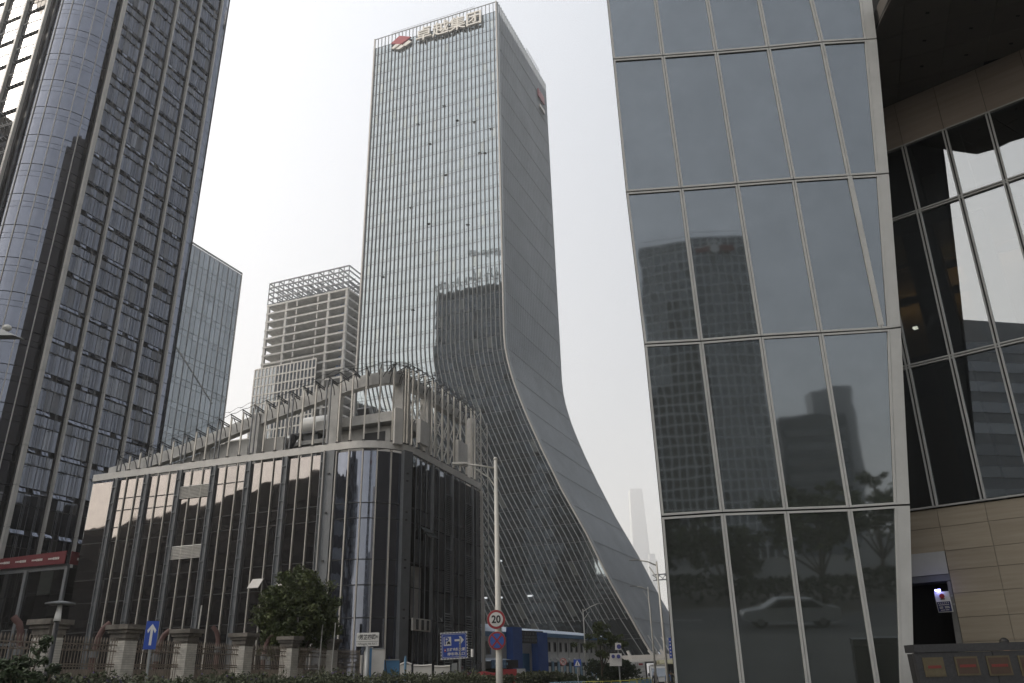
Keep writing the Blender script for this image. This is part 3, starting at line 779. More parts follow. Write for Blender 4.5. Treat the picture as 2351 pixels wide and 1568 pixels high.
# jib of a crane between tower and prism
pj0, pj1 = atd(1502, 1326, 250.), atd(1528, 1324, 252.)
cj = thing('tower_crane', (pj1[0]+8, pj1[1], 0), 'lattice jib of a distant crane just above the sloping foot of the tower', 'crane')
dj = unit(pj1-pj0)
obj('jib', lattice(MB(), pj0, pj1+dj*12, 1.6, 8, .22), 'steel', cj)
obj('mast', lattice(MB(), (pj1[0]+8, pj1[1], 0), (pj1[0]+8, pj1[1], pj1[2]+6), 1.8, 14, .22), 'steel', cj)
# ------------------------------------------------------------------ podium building (glass block with the concrete roof frame)
PH = 20.4
pL0, pLc = atz(220, 1105, PH), atz(765, 1035, PH); pR0, pR1 = atz(985, 1062, PH), atz(1101, 1124, PH)
eA = unit((pL0-pLc)*[1, 1, 0]); eB = unit((pR1-pR0)*[1, 1, 0])
_s = np.linalg.solve(np.array([[eA[0], -eB[0]], [eA[1], -eB[1]]]), (pR0-pLc)[:2]); PK = (pLc + eA*_s[0])*[1, 1, 0]
nA = np.array([eA[1], -eA[0], 0]); nA = nA if nA[1] < 0 else -nA
nB = np.array([eB[1], -eB[0], 0]); nB = nB if nB[0] > 0 else -nB
TR = 4.5; SA, SB = 33.0, 20.2
ang = math.acos(float(eA @ eB)); rad = TR*tan(ang/2); pCc = PK + (unit(eA+eB))*(rad/sin(ang/2))
def path(s, off=0.):
    """plan curve: s<0 on the left facade, 0..LA round the corner, then the right facade; off outwards. returns point, tangent, normal"""
    if s < 0: return PK + eA*(TR - s) + nA*off, -eA, nA
    if s <= LA:
        a0 = atan2(nA[1], nA[0]); a1 = atan2(nB[1], nB[0]); 
        while a1 < a0: a1 += 2*pi
        t = a0 + (a1-a0)*s/LA; n = np.array([cos(t), sin(t), 0]); return pCc + n*(rad+off), np.array([-sin(t), cos(t), 0]), n
    return PK + eB*(TR + s - LA) + nB*off, eB, nB
_a0 = atan2(nA[1], nA[0]); _a1 = atan2(nB[1], nB[0]); _a1 += 2*pi if _a1 < _a0 else 0
LA = rad*(_a1-_a0); SMIN, SMAX = -(SA-TR), LA + SB - TR
def spx(x, y, off=0.):
    """path parameter met by the sight line through a photo point, and the height there"""
    a, el = azel(x, y); best = None
    N_ = 900; ss = np.linspace(SMIN-3, SMAX+2, N_)
    P = [path(s, off)[0] for s in ss]; prev = None
    for s, p in zip(ss, P):
        v = atan2(p[0], p[1]) - a
        if prev is not None and prev[1]*v <= 0:
            return (s, EYE + el*hypot(p[0], p[1]))
        prev = (s, v)
    return None
pod = thing('podium_building', (*PK[:2], 0), 'low dark glass building with a rounded corner and a curved concrete frame on its roof', 'building')
def pp(s, z, off=0.): return path(s, off)[0] + Z*z
plan = [path(s, -.25)[0][:2] for s in [SMIN, -.1] + list(np.linspace(0, LA, 10)) + [LA+.1]]
opn0, opn1 = LA - TR + 3.9, LA - TR + 7.2      # the opening in the right facade
plan_body = plan + [path(SMAX, -.25)[0][:2], path(SMAX, -26)[0][:2], path(SMIN, -24)[0][:2]]
obj('building_body', MB().prism([tuple(p) for p in [q for q in plan[:-1]] + [path(opn0, -.25)[0][:2], path(opn0, -6)[0][:2], path(opn1, -6)[0][:2], path(opn1, -.25)[0][:2]] + plan_body[len(plan):]], 0, PH-.3), 'black', pod)
posts = [PK + eA*s for s in (6.68, 10.66, 14.58, 18.44, 22.32, 26.22, 29.95)]
sp = [TR - s for s in (6.68, 10.66, 14.58, 18.44, 22.32, 26.22, 29.95)]
rows = [(.2, 2.9), (3.0, 6.25), (6.35, 8.8), (8.9, 10.85), (10.95, 14.25), (14.35, 15.55), (15.65, 20.15)]
cuts = [SMIN]
for i in range(len(sp)-1, -1, -1):
    cuts.append(sp[i])
    nx = sp[i-1] if i > 0 else None
    if nx is not None: cuts += [sp[i] + (nx-sp[i])/3, sp[i] + (nx-sp[i])*2/3]
cuts += [-.95]
qs = []
for a, b in zip(cuts[:-1], cuts[1:]):
    for z0, z1 in rows: qs.append([pp(a+.04, z0), pp(b-.04, z0), pp(b-.04, z1), pp(a+.04, z1)])
panes(pod, qs, 'g_pod', minarea=30)
# round corner
cs = list(np.linspace(-.95, LA-.6, 7)); 
for a, b in zip(cs[:-1], cs[1:]):
    for z0, z1 in rows:
        m_ = MB(); k = 6
        for j in range(k):
            u0, u1 = a+.04+(b-a-.08)*j/k, a+.04+(b-a-.08)*(j+1)/k
            m_.slab([pp(u0, z0), pp(u1, z0), pp(u1, z1), pp(u0, z1)], .04)
        obj('curved_pane', m_, 'g_blue2', pod, smooth=False)
for s in cs[:-1]:
    p, t_, n = path(s); pbar('fin', 'alu_warm', pod, p+n*.15+Z*.2, p+n*.08+Z*(PH-.1), .10, .14, n)
# left facade posts and fins
for s in sp:
    p, t_, n = path(s)
    for d_ in (-.24, .24): pbar('post_flange', 'steel', pod, p+t_*d_+n*.14, p+t_*d_+n*.14+Z*PH, .07, .24, n)
    pbar('post_web', 'steel', pod, p+n*.08, p+n*.08+Z*PH, .46, .1, n)
    r_ = MB()
    for k in range(13): r_.obox(p+n*.18+Z*(.9+k*1.55), t_, n, Z, .42, .16, .09)
    obj('post_rung', r_, 'steel', pod)
for s in cuts[1:-1]:
    if min(abs(s-q) for q in sp) > .1:
        p, t_, n = path(s); pbar('fin', 'alu_warm', pod, p+n*.08+Z*.2, p+n*.08+Z*PH, .075, .10, n)
# louvre bands
for (s0, s1, z0, z1) in ((sp[4]+.25, sp[3]-.25, 17.6, 18.8), (sp[4]+.25, sp[3]-.25, 12.1, 13.3)):
    lb = MB(); n_ = 9
    for k in range(n_):
        p = pp((s0+s1)/2, z0+(z1-z0)*(k+.5)/n_, .1); lb.obox(p, -eA, unit(nA*.8+Z*-.6), unit(nA*.6+Z*.8), s1-s0, .16, .05)
    obj('louvre_band', lb, 'offwhite', pod)
fr = MB()
for (s0, s1, zz) in ((sp[6]+.25, sp[5]-.25, 18.35), (sp[6]+.25, sp[5]-.25, 17.2), (sp[5]+.25, sp[4]-.25, 18.2), (sp[5]+.25, sp[4]-.25, 17.1), (sp[3]+.25, sp[2]-.25, 18.6)):
    fr.bar(pp(s0, zz, .03), pp(s1, zz, .03), .07, .08, nA)
obj('dark_transom', fr, 'dark', pod)
# tilted open windows
for x, y in ((592, 1336), (658, 1330)):
    s, z = spx(x, y); p, t_, n = path(s)
    q = [p-t_*.55+Z*(z-.55)+n*.75, p+t_*.55+Z*(z-.55)+n*.75, p+t_*.55+Z*(z+.25)+n*.08, p-t_*.55+Z*(z+.25)+n*.08]
    obj('open_window', MB().slab(q, .06), 'offwhite', pod)
# right facade
rp = [LA-TR+v for v in (3.4, 8.0, 12.6, 17.9)]
rc = [LA-TR+v for v in (4.5, 5.6, 6.7, 8.0, 9.5, 11.0, 12.6, 14.3, 16.0, 17.9, 19.0, SB)]
qs, lq = [], MB()
for a, b in zip(rc[:-1], rc[1:]):
    for ri, (z0, z1) in enumerate(rows):
        if opn0-.2 < (a+b)/2 < opn1+.2 and ri in (2, 3): continue
        q = [pp(a+.04, z0), pp(b-.04, z0), pp(b-.04, z1), pp(a+.04, z1)]
        qs.append(q)
panes(pod, qs, 'g_podr', minarea=20)
for (a, b) in ((11.0, 12.5), (16.1, 17.8)):
    for z0, z1 in ((2.4, 7.2), (9.0, 13.0), (14.2, 18.2)):
        lb = MB(); n_ = 22
        for k in range(n_):
            lb.obox(pp(LA-TR+(a+b)/2, z0+(z1-z0)*(k+.5)/n_, .12), eB, unit(nB*.8-Z*.6), unit(nB*.6+Z*.8), b-a, .14, .05)
        obj('louvre_panel', lb, 'steel', pod)
for v in rc + [LA-TR+3.0]:
    p, t_, n = path(v)
    big = any(abs(v-q) < .05 for q in rp)
    pbar('post' if big else 'fin', 'steel', pod, p+n*.08+Z*.2, p+n*.08+Z*PH, .42 if big else .06, .16 if big else .08, n)
p, t_, n = path(LA-TR+2.95); pbar('corner_post', 'steel', pod, p+n*.2, p+n*.2+Z*PH, 1.0, .4, n)
bt = MB()
for z in (2.6, 6.6, 10.6, 14.6, 18.0):
    for d_ in (-.15, .15): bt.obox(p+t_*-.1+n*.43+Z*(z+d_*2.2), t_, n, Z, .2, .08, .14)
    q, t2, n2 = path(-.95-.0); bt.obox(q+t2*-.55+n2*.33+Z*(z+.3), t2, n2, Z, .2, .08, .14)
obj('bolt_plate', bt, 'dark', pod)
p, t_, n = path(-1.5); pbar('corner_post', 'steel', pod, p+n*.1, p+n*.1+Z*PH, .85, .3, n)
p, t_, n = path(-2.0); pbar('corner_post', 'alu', pod, p+n*.25, p+n*.25+Z*PH, .1, .4, n)
p, t_, n = path(SMAX); pbar('end_trim', 'trim', pod, p+n*.2, p+n*.2+Z*(PH-.2), .14, .3, n)
# contents of the opening
om = (opn0+opn1)/2
obj('opening_wall', MB().slab([pp(opn0, 6.3, -.3)+nB*-1.2, pp(opn0+1.9, 6.3, -.3)+nB*-3.5, pp(opn0+1.9, 10.9, -.3)+nB*-3.5, pp(opn0, 10.9, -.3)+nB*-1.2], .1), 'black', pod)
obj('opening_pier', MB().obox(pp(opn1-.65, 8.6, -.7), eB, nB, Z, 1.5, .3, 4.4), 'conc', pod)
obj('red_sheet', MB().obox(pp(opn0+1.0, 7.1, -1.0), eB, nB, Z, 1.7, .1, 1.5), 'red', pod)
obj('balcony_panel', MB().obox(pp(om, 5.85, .35), eB, nB, Z, opn1-opn0+.2, .12, 1.0), 'offwhite', pod)
bo = MB()
for k in range(3): bo.obox(pp(opn0+.7+k*1.05, 5.85, .45), eB, nB, Z, .35, .1, .8)
obj('balcony_slot', bo, 'dark', pod)
obj('open_window', MB().slab([pp(LA-TR+5.6, 13.3, .8), pp(LA-TR+7.9, 13.3, .8), pp(LA-TR+7.9, 14.2, .1), pp(LA-TR+5.6, 14.2, .1)], .05), 'g_prism', pod)
# transoms
for z in (2.95, 6.3, 8.85, 10.9, 14.3, 15.6):
    pbar('transom', 'dark', pod, pp(SMIN, z, .0), pp(-.95, z, .0), .07, .06, nA)
    pbar('transom', 'dark', pod, pp(LA-TR+3.5, z, .0), pp(SMAX, z, .0), .07, .06, nB)
    ct = MB(); pts = [pp(s, z, .01) for s in np.linspace(-.95, LA-.9, 20)]; ct.tube(pts, .045, 5); obj('curved_transom', ct, 'dark', pod)
# parapet
pr = MB()
ssp = [SMIN, -.1] + list(np.linspace(0, LA, 16)) + [SMAX]
for a, b in zip(ssp[:-1], ssp[1:]):
    p0, p1 = pp(a, PH, .12), pp(b, PH, .12); q0, q1 = pp(a, PH, -.15), pp(b, PH, -.15)
    pr.add([p0, p1, q1, q0, p0+Z*.65, p1+Z*.65, q1+Z*.65, q0+Z*.65], [(0,1,5,4), (1,2,6,5), (2,3,7,6), (3,0,4,7), (4,5,6,7), (3,2,1,0)])
obj('parapet', pr, 'offwhite', pod)
# the concrete ring beam above the roof
BT = [(212, 1085), (225, 1081), (300, 1060), (380, 1034), (450, 1008), (530, 975), (600, 946), (690, 913), (760, 886), (810, 868), (850, 858), (885, 853), (910, 853), (940, 862), (985, 890), (1020, 917), (1060, 944), (1085, 962), (1098, 975)]
OFF = -1.4
bs = [spx(x, y, OFF) for x, y in BT]; bs = [b for b in bs if b]
bs[0:0] = [(SMIN-.5, bs[0][1]-.1)] if bs[0][0] > SMIN else []
_bs, _bz = [b[0] for b in bs], [b[1] for b in bs]
def btop(s): return float(np.interp(s, _bs, _bz))
bm = MB(); ss = np.linspace(SMIN+.2, SMAX-.3, 60)
for a, b in zip(ss[:-1], ss[1:]):
    za, zb = btop(a), btop(b)
    vs = []
    for s, z in ((a, za), (b, zb)):
        for o_ in (OFF, OFF-.8):
            for dz in (-1.15, 0): vs.append(pp(s, z+dz, o_))
    bm.add(vs, [(0,4,5,1), (2,3,7,6), (1,5,7,3), (0,2,6,4), (0,1,3,2), (4,6,7,5)])
obj('ring_beam', bm, 'conc', pod)
for x in (590, 765, 930, 985, 1086):
    s = spx(x, 950, OFF)[0]; p, t_, n = path(s, OFF-.3); wd = {590: .9, 765: 1.1, 930: 1.6, 985: 1.1, 1086: 1.1}[x]
    obj('concrete_column', MB().obox(p+Z*((PH+btop(s)-.02)/2), t_, n, Z, wd, .9, btop(s)-PH+.0), 'conc', pod)
# upright metal fins carried up past the roof, with brackets and a lifeline along their heads
heads = []
allf = [s for s in cuts[1:-1]] + [s for s in cs[:-1]] + [LA-TR+v for v in (3.0, 3.6, 4.5, 6.0, 7.6, 8.3, 10.0, 11.4, 12.9, 14.6, 16.2, 17.6, 18.6)]
for s in allf:
    p, t_, n = path(s, .1); zt_ = btop(s) - .15
    dbl = min(abs(s-q) for q in sp) < .1
    for d_ in ((-.22, .22) if dbl else (0,)):
        pbar('roof_fin', 'steel' if dbl else 'alu_warm', pod, p+t_*d_+Z*(PH+.65), p+t_*d_+Z*zt_, .10 if dbl else .13, .12 if dbl else .13, n)
    b_ = MB(); h = p+Z*zt_
    b_.bar(h+Z*.22+n*.18, h-n*1.35+Z*.05, .09, .08); b_.bar(h+Z*.0, h-n*1.35-Z*.12, .08); b_.bar(h+Z*.22+n*.18, h-Z*.2, .05)
    b_.tube([h-n*.35-Z*.1, h-n*.8-Z*.6, h-n*1.0-Z*1.2], .045, 5)
    obj('fin_bracket', b_, 'dark', pod)
    obj('fin_foot', MB().obox(p+Z*(PH+.7)+n*-.15, t_, n, Z, .28, .45, .09), 'dark', pod)
    heads.append(h+Z*.27+n*.18)
ww = MB()
for a, b in zip(heads[:-1], heads[1:]):
    m_ = (a+b)/2 - Z*.12; ww.tube([a, m_, b], .03, 4, caps=False)
    ww.tube([a+Z*.12-n*.3, m_+Z*.5, b+Z*.2], .02, 4, caps=False)
obj('lifeline_wire', ww, 'dark', pod)
# loose cable loops and rods at the top of the round corner
cb = MB()
s_a = [spx(x, y, 0)[0] for x, y in ((810, 850), (905, 835), (960, 850), (1040, 900))]
for (x0, y0), (x1, y1), (x2, y2) in (((775, 882), (860, 838), (912, 833)), ((912, 833), (965, 850), (1030, 905)), ((912, 833), (890, 850), (880, 865)), ((893, 845), (915, 836), (960, 856)), ((1030, 905), (1065, 925), (1100, 965))):
    q = [atd(x, y, 66.0 if x < 960 else 66+ (x-960)*.09) for x, y in ((x0, y0), (x1, y1), (x2, y2))]
    pts = [(1-t)**2*q[0] + 2*t*(1-t)*(q[1]*2-(q[0]+q[2])/2) + t*t*q[2] for t in np.linspace(0, 1, 9)]
    cb.tube(pts, .04, 4)
obj('loose_cable', cb, 'dark', pod)
# light rectangular boxes fixed on the corner columns
for i, (x0, y0, x1, y1) in enumerate(((905, 938, 925, 1020), (962, 968, 982, 1022), (1049, 1016, 1070, 1066))):
    s, z1 = spx((x0+x1)/2, y0, .3); _, z0 = spx((x0+x1)/2, y1, .3)
    wbx = abs(spx(x1, y0, .3)[0]-spx(x0, y0, .3)[0]); p, t_, n = path(s, .28)
    obj('cladding_box', MB().obox(p+Z*(z0+z1)/2, t_, n, Z, min(wbx, 2.6), .35, z1-z0), 'offwhite', pod)
# scaffold-like truss at the right end and thin lattice behind the fins
tr = MB()
e1 = path(SMAX+.5, -.6)[0]
lattice(tr, e1+Z*PH*.5, e1+Z*(btop(SMAX)+.6), 1.1, 12, .1); lattice(tr, e1+eB*2+Z*PH*.5, e1+eB*2+Z*(btop(SMAX)-.5), 1.1, 12, .08)
for k in range(16):
    s = LA-TR+7+k*.8; tr.bar(pp(s, PH+3+rng.uniform(0, 5), -3), pp(s+rng.uniform(-2, 2), PH+5+rng.uniform(-1, 3), -4), .09)
for k in range(9):
    s = LA-TR+5+k*1.6; tr.bar(pp(s, btop(s)-1.2, -1.9), pp(s+1.6, PH+2.5, -2.6), .1); tr.bar(pp(s+1.6, btop(s+1.6)-1.2, -1.9), pp(s, PH+2.5, -2.6), .1)
obj('roof_truss', tr, 'alu', pod, kind='stuff')
# roof screen wall behind the left fins
sw = MB()
for k in range(34):
    s0 = SMIN + .5 + k*.55
    if s0 > -12.5: break
    zt_ = min(btop(s0)-1.2, PH+3.0); sw.obox(pp(s0, (PH+zt_)/2, -2.3-.06*(k % 2)), eA, nA, Z, .5, .1, zt_-PH)
obj('screen_wall', sw, 'conc', pod)
# rooftop plant (each item stands on the roof: a thing of its own)
def roof_at(x, y, off):
    s, z = spx(x, y, off); return path(s, off), z
(p, t_, n), z = roof_at(850, 1000, -6)
hut = thing('roof_hut', p+Z*PH, 'concrete roof hut with a flat slab behind the rounded corner of the dark building', 'roof hut')
obj('wall', MB().obox(p+Z*(PH+1.6), t_, n, Z, 6.5, 4, 3.0), 'conc', hut)
obj('roof_slab', MB().obox(p+Z*(PH+3.6), t_, n, Z, 8.4, 6, .9), 'conc', hut)
obj('opening', MB().obox(p+t_*1.6+n*2.03+Z*(PH+1.7), t_, n, Z, 2.2, .06, 1.7), 'dark', hut)
for (x, y, off, nm, lab, kind_) in ((838, 968, -6, 'floodlight', 'square floodlight on the concrete roof hut', 'flood'), (902, 980, -5, 'roof_table', 'small concrete frame standing on the roof hut behind the corner column', 'table'),
    (724, 990, -5, 'roof_cowl', 'large white round-ended vent cowl on the roof frame', 'cowl'), (787, 988, -6, 'roof_cowl', 'small white sheet-covered vent left of the roof hut', 'cowl2'),
    (494, 1034, -3.2, 'duct_ring', 'pale ring-shaped duct end behind the roof fins', 'ring'), (632, 1018, -4, 'chiller', 'white boxy cooling unit with a dark underside on the roof', 'box'),
    (560, 1028, -5, 'chiller', 'wide pale cooling unit with a square dark opening left of the concrete column', 'box2'), (700, 1012, -5, 'pergola', 'low concrete frame with four piers under the white cowl', 'perg'),
    (655, 1005, -5, 'satellite_dish', 'white tilted dish leaning on the roof plant', 'dish')):
    (p, t_, n), z = roof_at(x, y, off)
    b0 = p + Z*PH; T = thing(nm, b0, lab, {'flood': 'floodlight', 'table': 'roof frame', 'cowl': 'vent cowl', 'cowl2': 'vent cowl', 'ring': 'duct', 'box': 'cooling unit', 'box2': 'cooling unit', 'perg': 'roof frame', 'dish': 'dish'}[kind_])
    if kind_ == 'flood':
        obj('stand', MB().bar(b0+Z*4.05, b0+Z*5.0, .15), 'steel', T); obj('lamp_body', MB().obox(b0+Z*5.3+n*.2, t_, unit(n-Z*.5), unit(Z+n*.5), 1.4, .5, 1.0), 'steel', T)
        obj('lamp_face', MB().obox(b0+Z*5.18+n*.47, t_, unit(n-Z*.5), unit(Z+n*.5), 1.2, .04, .8), 'dark', T)
    elif kind_ == 'table':
        m_ = MB()
        for d_ in (-1.1, 1.1): m_.obox(b0+t_*d_+Z*4.8, t_, n, Z, .4, .4, 1.6)
        obj('pier', m_, 'conc', T); obj('top_slab', MB().obox(b0+Z*5.7, t_, n, Z, 3.2, 1.2, .25), 'offwhite', T)
    elif kind_ == 'cowl':
        obj('leg', MB().obox(b0+Z*1.7, t_, n, Z, 1.6, 1.6, 3.4), 'steel', T)
        obj('hood', MB().tube([b0+t_*-1.6+Z*4.3, b0+t_*-1.2+Z*4.3, b0+t_*1.3+Z*4.3, b0+t_*1.7+Z*4.3], [.55, 1.0, 1.0, .8], 14), 'white', T, smooth=True)
        obj('base_tray', MB().obox(b0+Z*3.4, t_, n, Z, 3.9, 2.4, .15), 'steel', T)
    elif kind_ == 'cowl2':
        obj('leg', MB().obox(b0+Z*1.9, t_, n, Z, .9, .9, 3.8), 'steel', T); obj('hood', MB().ball(b0+Z*4.1, 1.2, .9, .5, 12, 8), 'white', T, smooth=True)
    elif kind_ == 'ring':
        r_ = MB(); pts = [b0+Z*2.0+t_*1.35*cos(a)+Z*1.35*sin(a)+n*.3*sin(a) for a in np.linspace(.4*pi, 1.75*pi, 16)]; r_.tube(pts, .4, 10)
        obj('duct', r_, 'offwhite', T, smooth=True); obj('support', MB().obox(b0+Z*.4, t_, n, Z, 1.6, .8, .8), 'steel', T)
        obj('duct_run', MB().obox(b0+t_*3.5+Z*2.9-n*1, t_, n, Z, 7, .8, .55), 'offwhite', T)
    elif kind_ == 'box':
        obj('casing', MB().obox(b0+Z*2.2, t_, n, Z, 3.4, 2.2, 1.6), 'offwhite', T); obj('base', MB().obox(b0+Z*.7, t_, n, Z, 3.2, 2, 1.3), 'dark', T)
        obj('pipe', MB().tube([b0+t_*1.7+Z*1.2+n, b0+t_*2.4+Z*2.0+n, b0+t_*2.9+Z*3.0+n], .35, 8), 'dark', T)
    elif kind_ == 'box2':
        obj('casing', MB().obox(b0+Z*2.2, t_, n, Z, 5.2, 2.2, 3.0), 'offwhite', T)
        obj('opening', MB().obox(b0+t_*.9+n*1.12+Z*2.3, t_, n, Z, 1.5, .05, 1.7), 'dark', T)
        obj('opening', MB().obox(b0-t_*1.4+n*1.12+Z*1.5, t_, n, Z, 1.6, .05, 1.0), 'steel', T)
    elif kind_ == 'perg':
        for d_ in (-2.4, -.8, .8, 2.4): obj('pier', MB().obox(b0+t_*d_+Z*1.1, t_, n, Z, .4, .4, 2.2), 'conc', T)
        obj('top_slab', MB().obox(b0+Z*2.4, t_, n, Z, 6, 2.4, .4), 'conc', T)
        for d_ in (-1.9, -1.2, 1.5): obj('white_tank', MB().tube([b0+t_*d_+Z*0, b0+t_*d_+Z*1.6], .28, 10), 'white', T)
    elif kind_ == 'dish':
        obj('dish', MB().tube([b0+Z*2.5, b0+Z*2.6+n*.25], [1.5, 1.1], 16), 'white', T, smooth=False); obj('support', MB().bar(b0, b0+Z*2.5, .2), 'steel', T)
bush = thing('roof_shrub', roof_at(708, 990, -6)[0][0]+Z*(PH+2.6), 'small green shrub in a planter under the white vent cowl', 'shrub')
def leaves(clumps, per, size, seed=1, flat=.0):
    """leaf-sized triangles scattered round clump centres; clumps = list of (x, y, z, r)"""
    r = np.random.default_rng(seed); C_ = np.array(clumps); idx = np.repeat(np.arange(len(C_)), per); n = len(idx)
    d = r.normal(size=(n, 3)); d /= np.linalg.norm(d, axis=1)[:, None]; rr = C_[idx, 3] * (r.random(n)**.45)
    P = C_[idx, :3] + d*rr[:, None]*[1, 1, .8]
    a = r.normal(size=(n, 3)); a /= np.linalg.norm(a, axis=1)[:, None]; b = np.cross(a, r.normal(size=(n, 3))); b /= np.linalg.norm(b, axis=1)[:, None]
    s = size*(.6+.8*r.random(n))[:, None]
    V = np.stack([P - a*s, P + b*s*.45, P + a*s, P - b*s*.45], 1).reshape(-1, 3)
    return V, n
def leaf_obj(name, V, n, m, parent=None, kind=None, base=None):
    me = bpy.data.meshes.new(name); off = root_loc(parent) if parent is not None else np.asarray(base if base is not None else (0, 0, 0), float)
    V = V - off; me.vertices.add(len(V)); me.vertices.foreach_set('co', V.ravel()); me.loops.add(4*n); me.loops.foreach_set('vertex_index', np.arange(4*n, dtype=np.int32))
    me.polygons.add(n); me.polygons.foreach_set('loop_start', np.arange(0, 4*n, 4, dtype=np.int32)); me.update(calc_edges=True); me.materials.append(M[m])
    o = bpy.data.objects.new(name, me); COL.objects.link(o)
    if parent is not None: o.parent = parent
    elif base is not None: o.location = Vector([float(v) for v in base])
    if kind: o['kind'] = kind
    return o
bp_ = root_loc(bush); V, n_ = leaves([(bp_[0]+dx, bp_[1], bp_[2]+.5, .6) for dx in (-1, -.4, .3, .9)], 120, .12); leaf_obj('foliage', V, n_, 'leaf2', bush)
obj('planter', MB().obox(bp_+Z*-.1, eA, nA, Z, 2.4, .7, .4), 'steel', bush)

# ------------------------------------------------------------------ dark annex with the red banner
AC = atz(147, 1291, 12.7)*[1, 1, 0]; AC = AC - nA*0.6
ann = thing('annex', AC, 'lower dark glass annex left of the podium, below the red banner', 'annex')
AH = 12.3
def ap(u, z, off=0.): return AC + eA*u + nA*off + Z*z
def ap2(v, z, off=0.): return AC - eA*0 + eB*v + nB*off + Z*z
obj('building_body', MB().prism([tuple(ap(0, 0, -.15)[:2]), tuple(ap(26, 0, -.15)[:2]), tuple(ap(26, 0, -20)[:2]), tuple(ap(0, 0, -20)[:2])], 0, AH), 'black', ann)
qs, lq_ = [], []
for i in range(15):
    for z0, z1 in ((.2, 2.5), (2.55, 5.2), (5.25, 7.6), (7.65, 9.9), (9.95, 12.2)):
        q = [ap((i+1)*1.7-.04, z0), ap(i*1.7+.04, z0), ap(i*1.7+.04, z1), ap((i+1)*1.7-.04, z1)]
        (lq_ if rng.random() < .10 and z0 > 7 else qs).append(q)
for i in range(6):
    for z0, z1 in ((.2, 2.5), (2.55, 5.2), (5.25, 7.6), (7.65, 9.9), (9.95, 12.2)):
        q = [ap2(i*1.5+.04, z0), ap2((i+1)*1.5-.04, z0), ap2((i+1)*1.5-.04, z1), ap2(i*1.5+.04, z1)]
        (lq_ if rng.random() < .2 and z0 > 5 else qs).append(q)
panes(ann, qs, 'g_annex', limit=150, minarea=15)
for q in lq_: obj('clear_pane', MB().slab(q, .04), 'g_prism', ann)
for i in (0, 3, 6, 9, 12, 15):
    pbar('post', 'steel', ann, ap(i*1.7, 0, .12), ap(i*1.7, AH, .12), .35, .25, nA)
obj('coping', MB().bar(ap(0, AH+.1, 0), ap(26, AH+.1, 0), .5, .3, nA), 'steel', ann)
for i, z in ((3, 6.2), (4, 6.2), (9, 6.2)):
    obj('open_window', MB().obox(ap(-.85+i*1.7, z, .12), eA, nA, Z, 1.55, .1, 1.4), 'steel', ann)
    obj('window_void', MB().obox(ap(-.85+i*1.7, z+.1, .18), eA, nA, Z, 1.3, .06, 1.1), 'black', ann)
ban = thing('banner', AC+Z*AH, 'long red banner with small white lettering along the top of the dark annex', 'banner')
obj('banner_cloth', MB().slab([ap(9.0, AH+.3, .55), ap(0, AH+.3, .55), ap(0, AH+1.5, .55), ap(9.0, AH+1.3, .55)], .08), 'red', ban)
obj('banner_cloth', MB().slab([ap2(0, AH+.3, .1), ap2(6, AH+.3, .1), ap2(6, AH+1.3, .1), ap2(0, AH+1.5, .1)], .08), 'red', ban)
bl = MB()
for k in range(4):
    for j in range(7): bl.obox(ap(.8+k*2.1+j*.2, AH+.85, .6), eA, nA, Z, .14, .03, .22 if j < 4 else .14)
for j in range(7): bl.obox(ap2(.8+j*.3, AH+.85, .14), eB, nB, Z, .2, .03, .22)
obj('banner_lettering', bl, 'offwhite', ban)
# podium's own end wall that runs into the annex
qs = []
pe = path(SMIN)[0]
for i in range(4):
    for z0, z1 in rows: qs.append([pe+eA*0+unit(-nA)*(i+1)*2.5+Z*z0, pe+unit(-nA)*i*2.5+Z*z0, pe+unit(-nA)*i*2.5+Z*z1, pe+unit(-nA)*(i+1)*2.5+Z*z1])
panes(pod, qs, 'g_dark', name='end_pane')
# ------------------------------------------------------------------ right: leaning screen-glass prism
LEAN = radians(4.3)
fN = np.array([-sin(radians(4.9))*cos(LEAN), -cos(radians(4.9))*cos(LEAN), -sin(LEAN)]); f0 = dirv(10.2)*20 + Z*EYE
fE = dirv(94.9); fV = unit(np.cross(fN, fE)); fV = fV if fV[2] > 0 else -fV
def fuv(x, y): p = onp(x, y, f0, fN) - f0; return float(p @ fE), float(p @ fV)
def fp(u, v, o=0.): return f0 + fE*u + fV*v + fN*o
rows_px = {
 't2': ([1408,1522,1644,1764,1887,1989,2012],[137,129,120,110,98,92,90]),
 'b1': ([1438,1564,1692,1822,1950,2017,2040],[442,433,423,413,405,401,399]),
 'b2': ([1480,1609,1747,1884,2024,2042,2067],[791,784,773,765,757,755,752]),
 'b3': ([1519,1659,1804.6,1950,2058.5,2088],[1186,1177,1172,1167,1160,1159]),
 'bot': ([1550,1704,1856,2014,2072,2098],[1568]*6)}
G = {k: [fuv(x, y) for x, y in zip(*v)] for k, v in rows_px.items()}
topn = [fuv(x, 0) for x in (1394,1505,1624,1743,1863,1978,2001)]
def ext(a, b, v):  # along a->b to height v
    t = (v-a[1])/(b[1]-a[1]); return (a[0]+(b[0]-a[0])*t, v)
vt = G['t2'][0][1] + 4.7
G['t1'] = [ext(a, b, vt) for a, b in zip(G['t2'], topn)]
G['t0'] = [ext(a, b, vt+4.7) for a, b in zip(G['t2'], topn)]
vb = -1.6/fV[2]+.15
G['gr'] = [ext(a, b, vb) for a, b in zip(G['b3'], G['bot'])]
pri = thing('office_building', (f0[0], f0[1], 0), 'near grey glass building at right, leaning slab of large screen-glass panels in pale frames', 'office building')
